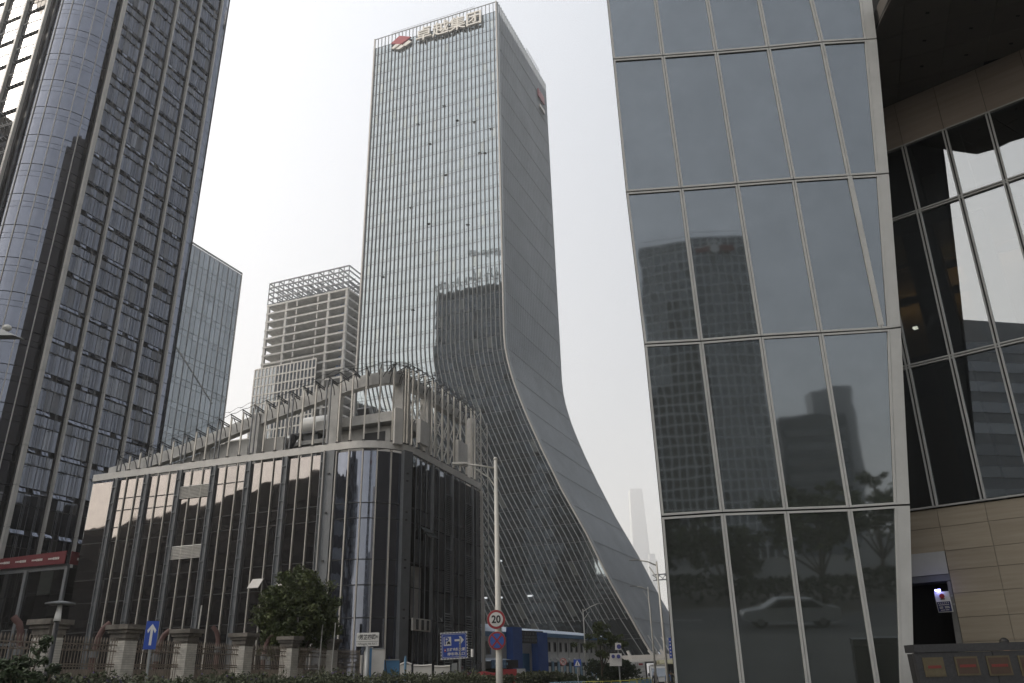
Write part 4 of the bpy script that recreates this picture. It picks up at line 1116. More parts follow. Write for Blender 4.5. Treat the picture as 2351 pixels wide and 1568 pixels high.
def panel(c4, strip=False):
    """one framed panel: c4 = four (u, v) corners, bottom left first, counterclockwise"""
    ctr = np.mean(c4, 0); sh = []
    for i in range(4):   # inset the outline by the joint
        p = np.array(c4[i]); sh.append(p + (ctr-p)/np.linalg.norm(ctr-p)*.022)
    P = [fp(u, v) for u, v in sh]
    if strip:
        obj('edge_panel', MB().slab([fp(u, v, .03) for u, v in sh], .08), 'frame', pri); return
    fw = .05; inn = []
    for i in range(4):
        p = np.array(sh[i]); a = np.array(sh[(i-1) % 4])-p; b = np.array(sh[(i+1) % 4])-p
        a /= max(1e-6, np.linalg.norm(a)); b /= max(1e-6, np.linalg.norm(b)); sn = abs(a[0]*b[1]-a[1]*b[0])
        inn.append(p + (a+b)*fw/max(.25, sn))
    if c4[1][0]-c4[0][0] < .1: return
    g_ = obj('panel', MB().slab([fp(u, v, -.015) for u, v in inn], .03), 'g_prism', pri)
    b = MB()
    for i in range(4):
        j = (i+1) % 4
        b.slab([fp(*sh[i], .03), fp(*sh[j], .03), fp(*inn[j], .03), fp(*inn[i], .03)], .07)
    obj('panel_frame', b, 'frame', g_)
def prow(lo, hi, nl, nh=None):
    n = min(len(lo), len(hi)) - 1
seq = [('t0', 't1'), ('t1', 't2'), ('t2', 'b1')]
for hi, lo in seq:
    A, B = G[lo], G[hi]
    for i in range(5): panel([A[i], A[i+1], B[i+1], B[i]])
    panel([A[5], A[6], B[6], B[5]], True)
A, B = G['b2'], G['b1']
for i in range(4): panel([A[i], A[i+1], B[i+1], B[i]])
panel([A[4], A[5], B[5], B[4]]); 
b = MB(); b.slab([fp(A[4][0]-.05, A[4][1]+.12, .04), fp(A[4][0]+.07, A[4][1]+.12, .04), fp(B[4][0]+.06, B[4][1], .04), fp(B[4][0]-.06, B[4][1], .04)], .07)
obj('panel_mullion', b, 'frame', pri)
panel([A[5], A[6], B[6], B[5]], True)
C_ = G['b3']; A = [G['b2'][0], G['b2'][1], G['b2'][2], G['b2'][3], G['b2'][5], G['b2'][6]]
for i in range(4): panel([C_[i], C_[i+1], A[i+1], A[i]])
panel([C_[4], C_[5], A[5], A[4]], True)
D_ = G['gr']
for i in range(4): panel([D_[i], D_[i+1], C_[i+1], C_[i]])
panel([D_[4], D_[5], C_[5], C_[4]], True)
# dark structure just behind the panels, side returns
edgeR = [G['gr'][5], G['b3'][5], G['b2'][6], G['b1'][6], G['t2'][6], G['t1'][6], G['t0'][6]]
edgeL = [G['gr'][0], G['b3'][0], G['b2'][0], G['b1'][0], G['t2'][0], G['t1'][0], G['t0'][0]]
bk = MB(); 
for (l0, r0_), (l1, r1_) in zip(zip(edgeL[:-1], edgeR[:-1]), zip(edgeL[1:], edgeR[1:])):
    bk.slab([fp(*l0, -.05), fp(*r0_, -.05), fp(*r1_, -.05), fp(*l1, -.05)], .1)
obj('backing', bk, 'joint', pri)
sd = MB(); back = dirv(13.0)
for a, b in zip(edgeL[:-1], edgeL[1:]):
    sd.add([fp(*a, -.1), fp(*b, -.1), fp(*b, -.1)+back*9, fp(*a, -.1)+back*9], [(0, 1, 2, 3)])
obj('side_wall', sd, 'frame', pri)
sd = MB(); bk2 = dirv(19.0)
for a, b in zip(edgeR[:-1], edgeR[1:]):
    q0, q1 = fp(*a, 0), fp(*b, 0)
    sd.add([q0+fN*.03, q1+fN*.03, q1-fN*.12, q0-fN*.12], [(0, 3, 2, 1)])
    sd.add([q0-fN*.12, q1-fN*.12, q1+bk2*6.5-fE*1.5, q0+bk2*6.5-fE*1.5], [(0, 3, 2, 1)])
obj('side_return', sd, 'dark', pri)

# ------------------------------------------------------------------ far right: lobby wall, soffit, stone
w0 = dirv(32)*25; wN = -dirv(39.2); wE = dirv(129.2)
def wu(x, y): p = onp(x, y, w0, wN); return float((p-w0) @ wE), float(p[2])
def wp(u, z, o=0.): return w0 + wE*u + wN*o + Z*z
lob = thing('lobby', (*w0[:2], 0), 'glazed lobby front under a dark overhang, at the right edge behind the leaning glass slab', 'lobby')
levels = {'d': ((2148, 1162), (2259, 1150)), 'c': ((2085, 842), (2185, 820)), 'b': ((2109, 484), (2207, 455)), 'T': ((2074, 333), (2169, 302)), 's': ((2142, 198), (2239, 161))}
KX = {'d': 0, 'c': 0, 'b': 1, 'T': 1, 's': 2}
U0, ZL, ST = {}, {}, {}
for _k, (_a, _b) in levels.items():
    (_ua, _za), (_ub, _zb) = wu(*_a), wu(*_b); ST[_k] = _ub-_ua; U0[_k] = _ua - ST[_k]*KX[_k]; ZL[_k] = (_za+_zb)/2
def wn(k, lv): return U0[lv] + ST[lv]*k
order = ['d', 'c', 'b', 'T']
for lo, hi in zip(order[:-1], order[1:]):
    for k in range(-2, 9):
        z0, z1 = ZL[lo]+.05, ZL[hi]-.05
        q = [wp(wn(k, lo)+.05, z0), wp(wn(k+1, lo)-.05, z0), wp(wn(k+1, hi)-.05, z1), wp(wn(k, hi)+.05, z1)]
        obj('pane', MB().slab(q, .03), 'g_lobby', lob)
mm = MB()
for k in range(-3, 10):
    b = MB()
    for lo, hi in zip(order[:-1], order[1:]):
        for d_ in (-.045, .045):
            b.bar(wp(wn(k, lo)+d_, ZL[lo], .03), wp(wn(k, hi)+d_, ZL[hi], .03), .045, .12, wN)
    obj('mullion', b, 'frame', lob)
    mm.bar(wp(wn(k, 'd'), ZL['d'], -.02), wp(wn(k, 'c'), ZL['c'], -.02), .05, .1, wN); mm.bar(wp(wn(k, 'c'), ZL['c'], -.02), wp(wn(k, 'T'), ZL['T'], -.02), .05, .1, wN)
obj('joint', mm, 'joint', lob)
for lv in order:
    for d_ in ((-.04, .04) if lv in 'cb' else (0.,)):
        pbar('transom', 'frame', lob, wp(-6, ZL[lv]+d_, .025), wp(11, ZL[lv]+d_, .025), .045, .1, wN)
# stone fascia above the glass
for k in range(-3, 9):
    q = [wp(wn(k, 'T')+.006, ZL['T']+.05), wp(wn(k+1, 'T')-.006, ZL['T']+.05), wp(wn(k+1, 's')-.006, ZL['s']), wp(wn(k, 's')+.006, ZL['s'])]
    obj('fascia_slab', MB().slab(q, .04), 'fascia', lob)
obj('fascia_backing', MB().slab([wp(-7, ZL['T'], -.06), wp(12, ZL['T'], -.06), wp(12, ZL['s'], -.06), wp(-7, ZL['s'], -.06)], .1), 'joint', lob)
# interior seen through the glass
inn = MB()
obj('back_wall', MB().slab([wp(-9, 0, -5.2), wp(14, 0, -5.2), wp(14, 19, -5.2), wp(-9, 19, -5.2)], .2), 'inwall', lob)
for zf in (5.3, 10.4, 15.4):
    obj('floor_edge', MB().slab([wp(-9, zf, -2.2), wp(14, zf, -2.2), wp(14, zf+.55, -2.2), wp(-9, zf+.55, -2.2)], 3.0), 'dark', lob)
for x, y0_, y1_ in ((2120, 560, 1160), (2260, 900, 1160)):
    u, z = wu(x, 800); obj('inner_column', MB().obox(wp(u+.3, 10, -2.6), wE, wN, Z, 1.0, .6, 19), 'incol', lob)
for x0, x1, y_ in ((2040, 2108, 612), (2158, 2420, 588), (2040, 2150, 692), (2182, 2226, 665)):
    q0, q1 = onp(x0, y_, w0-wN*4.6, wN), onp(x1, y_, w0-wN*4.6, wN); u0_, u1_ = float((q0-w0) @ wE), float((q1-w0) @ wE); z_ = float(onp((x0+min(x1, 2351))/2, y_, w0-wN*4.6, wN)[2])
    obj('cove_lip', MB().obox(wp((u0_+u1_)/2, z_+.06, -4.62), wE, wN, Z, u1_-u0_, .06, .30), 'inwall', lob)
    obj('light_strip', MB().obox(wp((u0_+u1_)/2, z_+.10, -4.85), wE, wN, Z, u1_-u0_, .10, .04), 'warm', lob)
obj('ceiling_spot', MB().obox(wp(-1.6, 12.0, -2.4), wE, wN, Z, .14, .14, .06), mat('spot', (1, 1, 1), emit=(1, .95, .85, 4)), lob)
# stone wall under the glass; slabs in courses, doorway at its left
zc = [0.02, .55, 1.05, 1.54, 2.12, 2.71, 3.30, 3.89, 4.48, 5.0, 5.55, 5.68]
courses = [(-.1, .9), (.9, 1.52), (1.52, 2.14), (2.14, 2.76), (2.76, 3.38), (3.38, 3.98), (3.98, 4.5), (4.5, 5.15), (5.15, 5.66)]
_j0, _j1 = wu(2151.6, 1175), wu(2211, 1476); _jw = wu(2265, 1175)[0]-_j0[0]
def ju(k, z): return _j0[0] + (z-_j0[1])*(_j0[0]-_j1[0])/(_j0[1]-_j1[1]) + _jw*k
for z0, z1 in courses:
    for k in range(-3, 10):
        if k <= -1 and z1 < 4.6: continue
        q = [wp(ju(k, z0)+.006, z0+.006, .0), wp(ju(k+1, z0)-.006, z0+.006, .0), wp(ju(k+1, z1)-.006, z1-.006, .0), wp(ju(k, z1)+.006, z1-.006, .0)]
        obj('stone_slab', MB().slab(q, .03), 'beige', lob)
obj('stone_backing', MB().slab([wp(-1.95, -.1, -.05), wp(10.4, -.1, -.05), wp(10.4, 5.66, -.05), wp(-1.78, 5.66, -.05)], .25), 'mortar', lob)
obj('door_header', MB().slab([wp(-5.4, 3.9, .02), wp(ju(0, 3.9)-.015, 3.9, .02), wp(ju(0, 4.5)-.015, 4.5, .02), wp(-5.4, 4.5, .02)], .04), 'frame', lob)
obj('door_lintel', MB().slab([wp(-5.4, 3.72, .0), wp(ju(0, 3.7)-.0, 3.72, .0), wp(ju(0, 3.9), 3.89, .0), wp(-5.4, 3.89, .0)], .8), 'steel', lob)
obj('door_jamb', MB().slab([wp(ju(0, 0)-.26, 0, -.02), wp(ju(0, 0)-.01, 0, -.02), wp(ju(0, 3.7)-.01, 3.7, -.02), wp(ju(0, 3.7)-.1, 3.7, -.02)], .5), 'conc_dark', lob)
obj('door_recess', MB().slab([wp(-6, 0, -1.2), wp(-1.6, 0, -1.2), wp(-1.6, 4.6, -1.2), wp(-6, 4.6, -1.2)], .1), 'black', lob)
# soffit of tiles laid along the street grid
ZS = ZL['s'] + .02
obj('soffit_backing', MB().prism([(12.3, 15.15), (30, 11.8), (30, 24), (15.0, 24), (11.3, 19.8), (11.12, 17.5), (11.03, 16.5)], ZS+.045, ZS+.11), 'joint', lob)
er0, el0 = 21.22-1.19*20, 4.50
def in_soffit(c):
    if (c - w0)[:2] @ wN[:2] < -.5: return False
    if (c[0]-10.5)*cos(radians(97-90)) < 0: return False
    ln = c[1] - (15.27 - (c[0]-10.88)*.187)
    return ln > .0 and c[0] > 10.6 + max(0, (16.4-c[1]))*.9
for i in range(0, 30):
    for j in range(-3, 16):
        a0, b0 = er0 + 1.19*(i), el0 + 1.235*j
        c = ER*(a0+.6) - EL*(b0+.6)
        if not in_soffit(c): continue
        q = [ER*(a0+.008) - EL*(b0+.008), ER*(a0+.008) - EL*(b0+1.227), ER*(a0+1.182) - EL*(b0+1.227), ER*(a0+1.182) - EL*(b0+.008)]
        q = [np.array([max(p[0], 11.12 + (.08*(p[1]-17.5) if p[1] > 17.5 else -.08*(17.5-p[1]) + .9*max(0, 16.4-p[1]))), p[1], ZS]) for p in q]
        o = obj('soffit_tile', MB().slab(q, -.04) if np.cross(q[1]-q[0], q[3]-q[0])[2] > 0 else MB().slab(q, .04), 'soffit', lob)
        if (i+j) % 2 == 0: pass
dn = MB()
for a in (20.62, 21.80, 23.0):
    for b in (5.13, 6.39, 7.62): dn.obox(np.array([*(ER*a - EL*b)[:2], ZS-.01]), (1,0,0), (0,1,0), Z, .10, .05, .03)
obj('soffit_nozzle', dn, 'joint', lob)
# the building's bulk above and behind
bulk = [(3.7, 21.5), (8.6, 21.5), (11.0, 25), (14.6, 29), (20, 26), (30, 20), (46, 30), (46, 90), (17.6, 90)]
obj('building_bulk', MB().prism([(3.9, 22), (10.2, 21.2), (12.0, 23.5), (15.5, 27.8), (26, 20.3), (60, 20), (60, 85), (16.9, 78)], 0, 17), 'dark', lob) if False else None
up = [(4.2, 20.6), (11.2, 20.0), (30, 18.6), (60, 20), (60, 85), (18.5, 85)]
obj('canopy_slab', MB().prism([(12.3, 15.1), (30, 11.75), (30, 18.59), (11.35, 19.98), (11.15, 17.5), (11.06, 16.5)], ZS+.12, ZS+.6), 'soffit', lob)
obj('upper_storeys', MB().prism(up, ZS+.12, 110), 'facade_plain', lob)
obj('rear_wing', MB().prism([(4.6, 22.6), (8.8, 22.0), (13.2, 31), (20, 33), (30, 40), (60, 40), (60, 85), (18.5, 85)], 0, ZS+.1), 'facade_plain', lob)

# police sign and blue beacon by the door
ps = thing('police_sign', wp(-2.5, 2.6, .5), 'white and navy police notice board with a round red badge, below a blue light', 'sign')
q = [onp(x, y, w0+wN*.35, wN) for x, y in ((2259, 1567), (2316, 1567), (2305, 1486), (2247, 1488))]
cpx = lambda x, y: (1998.4 + (x)/3.9927, 1175.5 + y/3.9927)
def sgn(x, y, o=.35): return onp(*cpx(x, y), w0+wN*o, wN)
A_, B_, C2, D2 = sgn(622, 918), sgn(750, 912), sgn(722, 730), sgn(585, 735)
up_ = unit((D2+C2-A_-B_)); rt = unit(B_-A_); Wd = np.linalg.norm(B_-A_); Hd = np.linalg.norm((D2+C2)/2-(A_+B_)/2)
ctr = (A_+B_+C2+D2)/4; rt = unit(rt - Z*(rt@Z)); up_ = Z
def sq(a, b, o): return ctr + rt*a*Wd/2 + up_*b*Hd/2 + wN*o
obj('board', MB().slab([sq(-1.04, -1.03, 0), sq(1.04, -1.03, 0), sq(1.04, 1.03, 0), sq(-1.04, 1.03, 0)], .06), 'white', ps)
obj('navy_panel', MB().slab([sq(-.96, -.97, .012), sq(.96, -.97, .012), sq(.96, .02, .012), sq(-.96, .02, .012)], .01), mat('navy', (.015, .02, .10), .5), ps)
obj('badge', MB().extrude(disc(sq(0, .58, .02), rt, up_, Wd*.19, 20), wN*.01), mat('badge_red', (.28, .02, .02), .5), ps)
obj('badge_wreath', MB().slab([sq(-.3, .22, .015), sq(.3, .22, .015), sq(.36, .34, .015), sq(-.36, .34, .015)], .01), 'brass', ps)
bl = MB()
for j, (yy, n_) in enumerate(((-.12, 6), (-.30, 12))):
    for k in range(n_): bl.obox(sq(-.7+1.4*k/(n_-1), yy, .022), rt, wN, Z, Wd*(.055 if n_ == 6 else .04), .006, Hd*.045)
for yy, a, b in ((-.5, -.7, -.2), (-.5, .05, .7), (-.62, -.7, -.2), (-.62, .05, .75), (-.82, -.6, .0), (-.82, .1, .6)): bl.slab([sq(a, yy-.03, .024), sq(b, yy-.03, .024), sq(b, yy+.03, .024), sq(a, yy+.03, .024)], .005)
obj('lettering', bl, 'offwhite', ps)
for b_ in (.55, -.3): obj('bracket', MB().bar(sq(1.04, b_, -.03), sq(1.5, b_, -.03), .04), 'polegrey', ps)
lp = sgn(617, 718, .4)
bc = base_obj('beacon', MB().obox(lp, rt, wN, Z, .13, .06, .05), 'bluelamp', lp, 'small glowing blue light above the police notice board', 'light')

# dark granite wall with brass plaques, and the person behind it
g0 = dirv(30)*19.9; gN = -dirv(-1.5); gE = dirv(88.5)
def gu(x, y, o=0.): return onp(x, y, g0+gN*o, gN)
gtop = gu(2200, 1477.5)[2]
gw = thing('granite_wall', (*gu(2098, 1480)[:2], 0), 'low dark granite wall with brass plaques at the bottom right corner', 'wall')
gl, gr = gu(2096, 1500)[0]-.3, gu(2351, 1500)[0]+3
gy = g0[1]
def gq(u0_, u1_, z0, z1, o=0.):
    a = g0 + gN*o; return [a+gE*u0_+Z*z0, a+gE*u1_+Z*z0, a+gE*u1_+Z*z1, a+gE*u0_+Z*z1]
ul = float((gu(2099, 1500)-g0) @ gE)
for k in range(6):
    for z0, z1 in ((0, .95), (.965, gtop-.16)):
        obj('granite_slab', MB().slab(gq(ul+k*1.6+.006, ul+(k+1)*1.6-.006, z0, z1), .12), 'granite', gw)
obj('coping', MB().slab(gq(ul, ul+9.6, gtop-.15, gtop, .025), .4), 'granite', gw)
obj('wall_core', MB().slab(gq(ul+.01, ul+9.5, 0, gtop-.17, -.13), .2), 'joint', gw)
for x0, x1, y0_, y1_, m_ in ((2121, 2168, 1509, 1554, 'brass'), (2194, 2247, 1507, 1551, 'bronze'), (2267, 2321, 1505, 1551, 'bronze'), (2341, 2391, 1504, 1552, 'bronze')):
    a, b = gu(x0, (y0_+y1_)/2), gu(x1, (y0_+y1_)/2); zt_, zb_ = gu((x0+x1)/2, y0_)[2], gu((x0+x1)/2, y1_)[2]
    ua, ub = float((a-g0) @ gE), float((b-g0) @ gE)
    lab = {2121: 'plain golden brass plaque, leftmost on the dark granite wall', 2194: 'dark bronze plaque with red lettering, second from the left on the granite wall', 2267: 'dark bronze plaque with red lettering, third from the left on the granite wall', 2341: 'bronze plaque cut off by the right edge of the photo'}[x0]
    P = thing('plaque', a*[1, 1, 0]+Z*zb_, lab, 'plaque', 'plaques on the granite wall')
    obj('plate_frame', MB().slab(gq(ua, ub, zb_, zt_, .02), .02), 'brass', P)
    obj('plate', MB().slab(gq(ua+.035, ub-.035, zb_+.035, zt_-.035, .026), .01), m_, P)
    rl_ = MB(); nn = 9
    for k in range(nn):
        ux = ua+.09+(ub-ua-.18)*k/(nn-1); zm = (zb_+zt_)/2; rl_.slab(gq(ux-.016, ux+.016, zm-.024, zm+.028, .03), .004)
    obj('plate_lettering', rl_, 'redtxt', P)
# ------------------------------------------------------------------ brick-pillared iron fence
fa = np.array([-15.1, 26.0, 0]); fd = unit(np.array([-10.0, 43.9, 0]) - fa); fn = np.array([fd[1], -fd[0], 0])
PX = [(105, 1418), (282, 1432), (425, 1443), (557, 1455), (665, 1460), (757, 1466)]
def fint(x, y): return float(np.linalg.solve(np.array([[fd[0], -sin(azel(x, y)[0])], [fd[1], -cos(azel(x, y)[0])]]), -fa[:2])[0])
pss = [fint(x, 1490) for x, _ in PX]; pss = [pss[0]-3.7] + pss
FLAB = ['leftmost white brick pillar with a dark cap, at the photo edge behind the bush', 'white brick pillar with the park lamp post in front of it', 'white brick pillar left of the blue arrow sign', 'white brick pillar right of the blue arrow sign', 'white brick pillar with a seam, left below the round tree', 'white brick pillar below the right side of the round tree', 'rightmost white brick pillar, just left of the street name sign']
def brick_mesh():
    b = MB(); core = MB().box(-.30, -.30, 0, .30, .30, 3.12)
    for r_ in range(40):
        z = .02 + r_*.0775; of = .0 if r_ % 2 else .14
        for ax in ((1, 0), (0, 1), (-1, 0), (0, -1)):
            ax = np.array([*ax, 0.]); nx = np.array([ax[1], -ax[0], 0.])
            for u0 in (-.31+of-.28, -.31+of, -.31+of+.28, -.31+of+.56):
                a, c = max(-.31, u0)+.004, min(.31, u0+.28)-.004
                if c-a < .03: continue
                b.obox(ax*(a+c)/2 + nx*(.302+rng.uniform(0, .003)) + Z*(z+.036), ax, nx, Z, c-a, .02, .069)
    return b, core
bb_, core_ = brick_mesh()
_bm = None
def rotz(mb, p, a):
    c, s = cos(a), sin(a); o = MB(); o.f = list(mb.f); o.v = [(p[0]+v[0]*c-v[1]*s, p[1]+v[0]*s+v[1]*c, p[2]+v[2]) for v in mb.v]; return o
fang = atan2(fd[1], fd[0])
for i, s in enumerate(pss):
    p = fa + fd*s; T = thing('brick_pillar', p, FLAB[i], 'pillar', 'brick pillars of the fence')
    if _bm is None:
        o = obj('brick', rotz(bb_, p, fang), 'brickwhite', T, kind='stuff'); c_ = obj('pillar_core', rotz(core_, p, fang), 'mortar', T); _bm = (o.data, c_.data)
    else:
        for nm, me in zip(('brick', 'pillar_core'), _bm):
            o = bpy.data.objects.new(nm, me); COL.objects.link(o); o.parent = T
            if nm == 'brick': o['kind'] = 'stuff'
    cb = MB()
    for z0, z1, w_ in ((3.12, 3.2, .60), (3.2, 3.38, .68), (3.38, 3.5, .80), (3.5, 3.66, .95)):
        cb.obox(p+Z*(z0+z1)/2, fd, fn, Z, w_, w_, z1-z0)
    obj('cap', cb, 'cap', T)
BLAB = ['at the left edge of the photo', 'between the lamp-post pillar and the next one', 'behind the blue arrow sign', 'between the two pillars left of the round tree', 'below the left of the round tree', 'below the right of the round tree', 'ending at the street name sign']
ends = pss + [fint(826, 1500)]
for i in range(len(ends)-1):
    s0, s1 = ends[i]+.3, ends[i+1]-(.3 if i < len(ends)-2 else 0)
    T = thing('iron_railing', fa+fd*s0, 'spiked iron railing section ' + BLAB[i], 'railing', 'iron railing sections between the pillars')
    n_ = int((s1-s0)/.125)
    me = None
    for k in range(n_+1):
        s = s0 + (s1-s0)*k/n_; p = fa+fd*s
        if me is None:
            b = MB().bar((0, 0, .25), (0, 0, 3.02), .022); b.tube([(0, 0, 3.02), (0, 0, 3.1), (0, 0, 3.22)], [.012, .028, .004], 5)
            if i == 0:
                me = bpy.data.meshes.new('bar'); me.from_pydata(b.v, [], b.f); me.materials.append(M['iron']); BARM = me
            me = BARM
        o = bpy.data.objects.new('bar', me); COL.objects.link(o); o.parent = T; o.location = Vector([float(v) for v in p - root_loc(T)])
    for z in (2.98, 2.78, 2.36, 2.28, .3): pbar('rail', 'iron', T, fa+fd*s0+Z*z, fa+fd*s1+Z*z, .035, .035, Z)
    sb = MB()
    for k in range(int((s1-s0)/.25)):
        c = fa+fd*(s0+.125+.25*k)+Z*2.88
        sb.tube([c+fd*.09*cos(t)+Z*.075*sin(t) for t in np.linspace(.3, 5.6, 7)], .012, 4, caps=False)
        c = c - Z*.56; sb.tube([c+fd*.09*cos(t)+Z*.03*sin(t) for t in np.linspace(.3, 5.6, 6)], .010, 4, caps=False)
    obj('scrollwork', sb, 'iron', T)
    for s in (s0-.02, s1+.02): pbar('end_post', 'iron', T, fa+fd*s, fa+fd*s+Z*3.1, .05, .05, fd)
# plain boards stand behind the railing
hb = thing('hoarding', fa-fn*.8, 'brown board hoarding standing behind the iron railing', 'hoarding')
tot = ends[-1]-ends[0]; nb = 22
for k in range(nb):
    a, b = ends[0]+tot*k/nb+.01, ends[0]+tot*(k+1)/nb-.01
    lt = k in (0, 17)
    obj('board', MB().slab([fa+fd*a-fn*-.0-fn*.8+Z*.1, fa+fd*b-fn*.8+Z*.1, fa+fd*b-fn*.8+Z*(2.22 if not lt else 2.3), fa+fd*a-fn*.8+Z*(2.22 if not lt else 2.3)], .04), 'offwhite' if lt else 'hoard', hb)
te_ = thing('end_post', fa+fd*(ends[-1]+.25), 'plain cream post at the end of the iron railing, left of the street name sign', 'post')
obj('shaft', MB().tube([root_loc(te_), root_loc(te_)+Z*2.95], .09, 10), 'offwhite', te_); obj('dark_shaft', MB().tube([root_loc(te_)+fd*.4, root_loc(te_)+fd*.4+Z*3.3], .06, 8), 'dark', te_)
# pink vent pipes and thin white poles behind the fence
for i, (x, y, d, lab) in enumerate(((60, 1416, 31, 'pink vent pipe behind the railing at the far left'), (228, 1430, 33, 'pink vent pipe behind the railing, right of the lamp-post pillar'), (368, 1447, 36, 'pink vent pipe just right of the blue arrow sign'), (506, 1438, 42, 'dull pink vent pipe between two pillars, left of the round tree'), (610, 1458, 44, 'small pink vent pipe left below the round tree'))):
    t = atd(x, y, d); b0 = t*[1, 1, 0]; T = thing('vent_pipe', b0, lab, 'pipe', 'bent vent pipes behind the fence'); z = t[2]
    dr = dirv(70) if i != 0 and i != 3 else dirv(-110)
    pts = [b0, b0+Z*(z-1.0), b0+Z*(z-.5)+dr*.05, b0+Z*(z-.2)+dr*.16, b0+Z*z+dr*.36]
    obj('pipe', MB().tube(pts, .105, 10, caps=False), 'pink', T, smooth=True)
    obj('collar', MB().tube([b0+Z*(z-1.15), b0+Z*(z-.9)], .16, 10), 'steel', T)
for x0, y0, lab in ((457, 1390, 'thin white pole left of the round tree, behind the railing'), (680, 1415, 'thin white pole in front of the round tree'), (736, 1430, 'thin white pole at the right edge of the round tree'), (765, 1430, 'thin white pole behind the rightmost brick pillar')):
    t = atd(x0, y0, 44 if x0 > 600 else 38); b0 = t*[1, 1, 0]
    base_obj('thin_pole', MB().tube([b0, t+(.12, 0, 0)], .03, 6), 'polewhite', b0, lab, 'pole', 'thin white poles behind the fence')

# ------------------------------------------------------------------ trees and bushes
def tree(name, base, ht_, blobs, nper, size, m, label, trunk_r=.12, limbs=6, seed=1, group=None):
    T = thing(name, base, label, 'tree' if name != 'bush' else 'bush', group); b0 = np.asarray(base, float); r = np.random.default_rng(seed)
    tb = MB(); c = np.mean([q[:3] for q in blobs], 0)
    zb = min(q[2]-q[3] for q in blobs)
    tb.tube([b0, b0+Z*max(.3, zb*.6)+r.normal(size=3)*[.05, .05, 0], np.array([c[0], c[1], c[2]])], [trunk_r, trunk_r*.85, trunk_r*.35], 8)
    obj('trunk', tb, 'bark', T, smooth=True)
    lb = MB(); k0 = b0 + Z*max(.3, zb*.7)
    for q in sorted(blobs, key=lambda q: -q[3])[:limbs*4:4] if len(blobs) > limbs*4 else blobs[:limbs]:
        e = np.array(q[:3]); mid = (k0+e)/2 + r.normal(size=3)*.15; lb.tube([k0, mid, e], [trunk_r*.5, trunk_r*.3, .02], 5)
    obj('limb', lb, 'bark', T)
    V, n = leaves(blobs, nper, size, seed); leaf_obj('crown', V, n, m, T)
    return T
def blob_crown(c, rx, ry, rz, n, r0_, seed, gap=.0, flat_bottom=True):
    r = np.random.default_rng(seed); o = []
    while len(o) < n:
        d = r.normal(size=3); d /= np.linalg.norm(d); k = r.random()**.33
        if k < .35: continue
        wob = 1 + .16*sin(3.1*d[0]+seed)*cos(2.7*d[1]) + .10*r.normal()
        p = np.array(c) + d*[rx, ry, rz]*k*wob
        if flat_bottom and d[2] < -.75: continue
        o.append((*p, r0_*(.6+.8*r.random())))
    return o
tb0 = gp(673, 45); 
tree('round_tree', tb0, 7, blob_crown((tb0[0], tb0[1], 4.75), 2.0, 2.0, 2.3, 260, .36, 3), 115, .095, 'leaf', 'dense round tree with a dark green crown in front of the dark glass podium', trunk_r=.16, seed=5)
t2 = gp(1384, 76); bl = []
r_ = np.random.default_rng(11)
for k in range(46):
    a = r_.uniform(0, 2*pi); l = r_.random()**.6; lay = r_.choice([3.4, 4.3, 5.0, 5.7], p=[.15, .35, .3, .2]); sp_ = {3.4: 1.0, 4.3: 2.6, 5.0: 2.2, 5.7: 1.2}[lay]
    bl.append((t2[0]+cos(a)*l*sp_, t2[1]+sin(a)*l*sp_, lay+r_.normal()*.15-.25*l, .35))
tree('street_tree', t2, 5, bl, 60, .12, 'leaf', 'small open tree with flat layered branches before the site office', trunk_r=.10, seed=9)
b0 = gp(62, 21.5); bl = []
for k in range(60):
    a = r_.uniform(0, 2*pi); l = r_.random()**.5; z = r_.uniform(.4, 2.3); bl.append((b0[0]+cos(a)*l*.85*(1.1-abs(z-1.1)*.35), b0[1]+sin(a)*l*.7, z, .16))
for (dx, z) in ((.55, 2.0), (.8, 1.7), (.95, 1.45), (-.5, 2.0), (.15, 2.45), (.25, 2.6), (1.0, 1.1)): bl.append((b0[0]+dx, b0[1], z, .17))
tree('bush', b0, 2.4, bl, 70, .06, 'leaf2', 'loose dark bush in front of the railing at the bottom left corner', trunk_r=.04, limbs=8, seed=4)
# low hedge along the verge
def hedge(name, pts, wd, hfun, n, size, m, label, cat, seed):
    r = np.random.default_rng(seed); P = []
    seg = [np.linalg.norm(np.array(b)-np.array(a)) for a, b in zip(pts[:-1], pts[1:])]; tot_ = sum(seg)
    for _ in range(n):
        t = r.random()*tot_; 
        for (a, b), L in zip(zip(pts[:-1], pts[1:]), seg):
            if t <= L: break
            t -= L
        a = np.array(a, float); b = np.array(b, float); d = (b-a)/L; s_ = np.array([d[1], -d[0]])
        q = a + d*t + s_*r.uniform(-wd, wd)/1.; h = hfun(q[0], q[1])*(1+.035*r.normal())
        P.append((q[0], q[1], max(.05, h*r.random()**.45), .12))
    V, k = leaves(P, 9, size, seed)
    V[:, 2] = np.maximum(V[:, 2], .01)
    o = leaf_obj(name, V, k, m, base=(*pts[0], 0), kind='stuff'); o['label'] = label; o['category'] = cat; return P
def hh(x, y): return 1.80 - .006*(y-20) + .07*sin(x*1.7+y*.9) + .06*sin(y*2.3)
g1, g2, g3, g4 = gp(-60, 22)[:2], gp(380, 24)[:2], gp(800, 30)[:2], gp(1120, 36)[:2]
hp = hedge('hedge', [tuple(g1), tuple(g2), tuple(g3), tuple(g4)], .9, hh, 6500, .05, 'hedge', 'low uneven hedge with purple flowers along the bottom of the photo', 'hedge', 21)
r_ = np.random.default_rng(5); fl = [(p[0], p[1], p[2]+.05, .03) for p in hp if p[2] > 1.66 and r_.random() < .10]
V, k = leaves(fl, 6, .028, 6); o = leaf_obj('flowers', V, k, 'flower', base=(*g1, 0), kind='stuff'); o['label'] = 'small purple flowers on top of the long low hedge'; o['category'] = 'flowers'
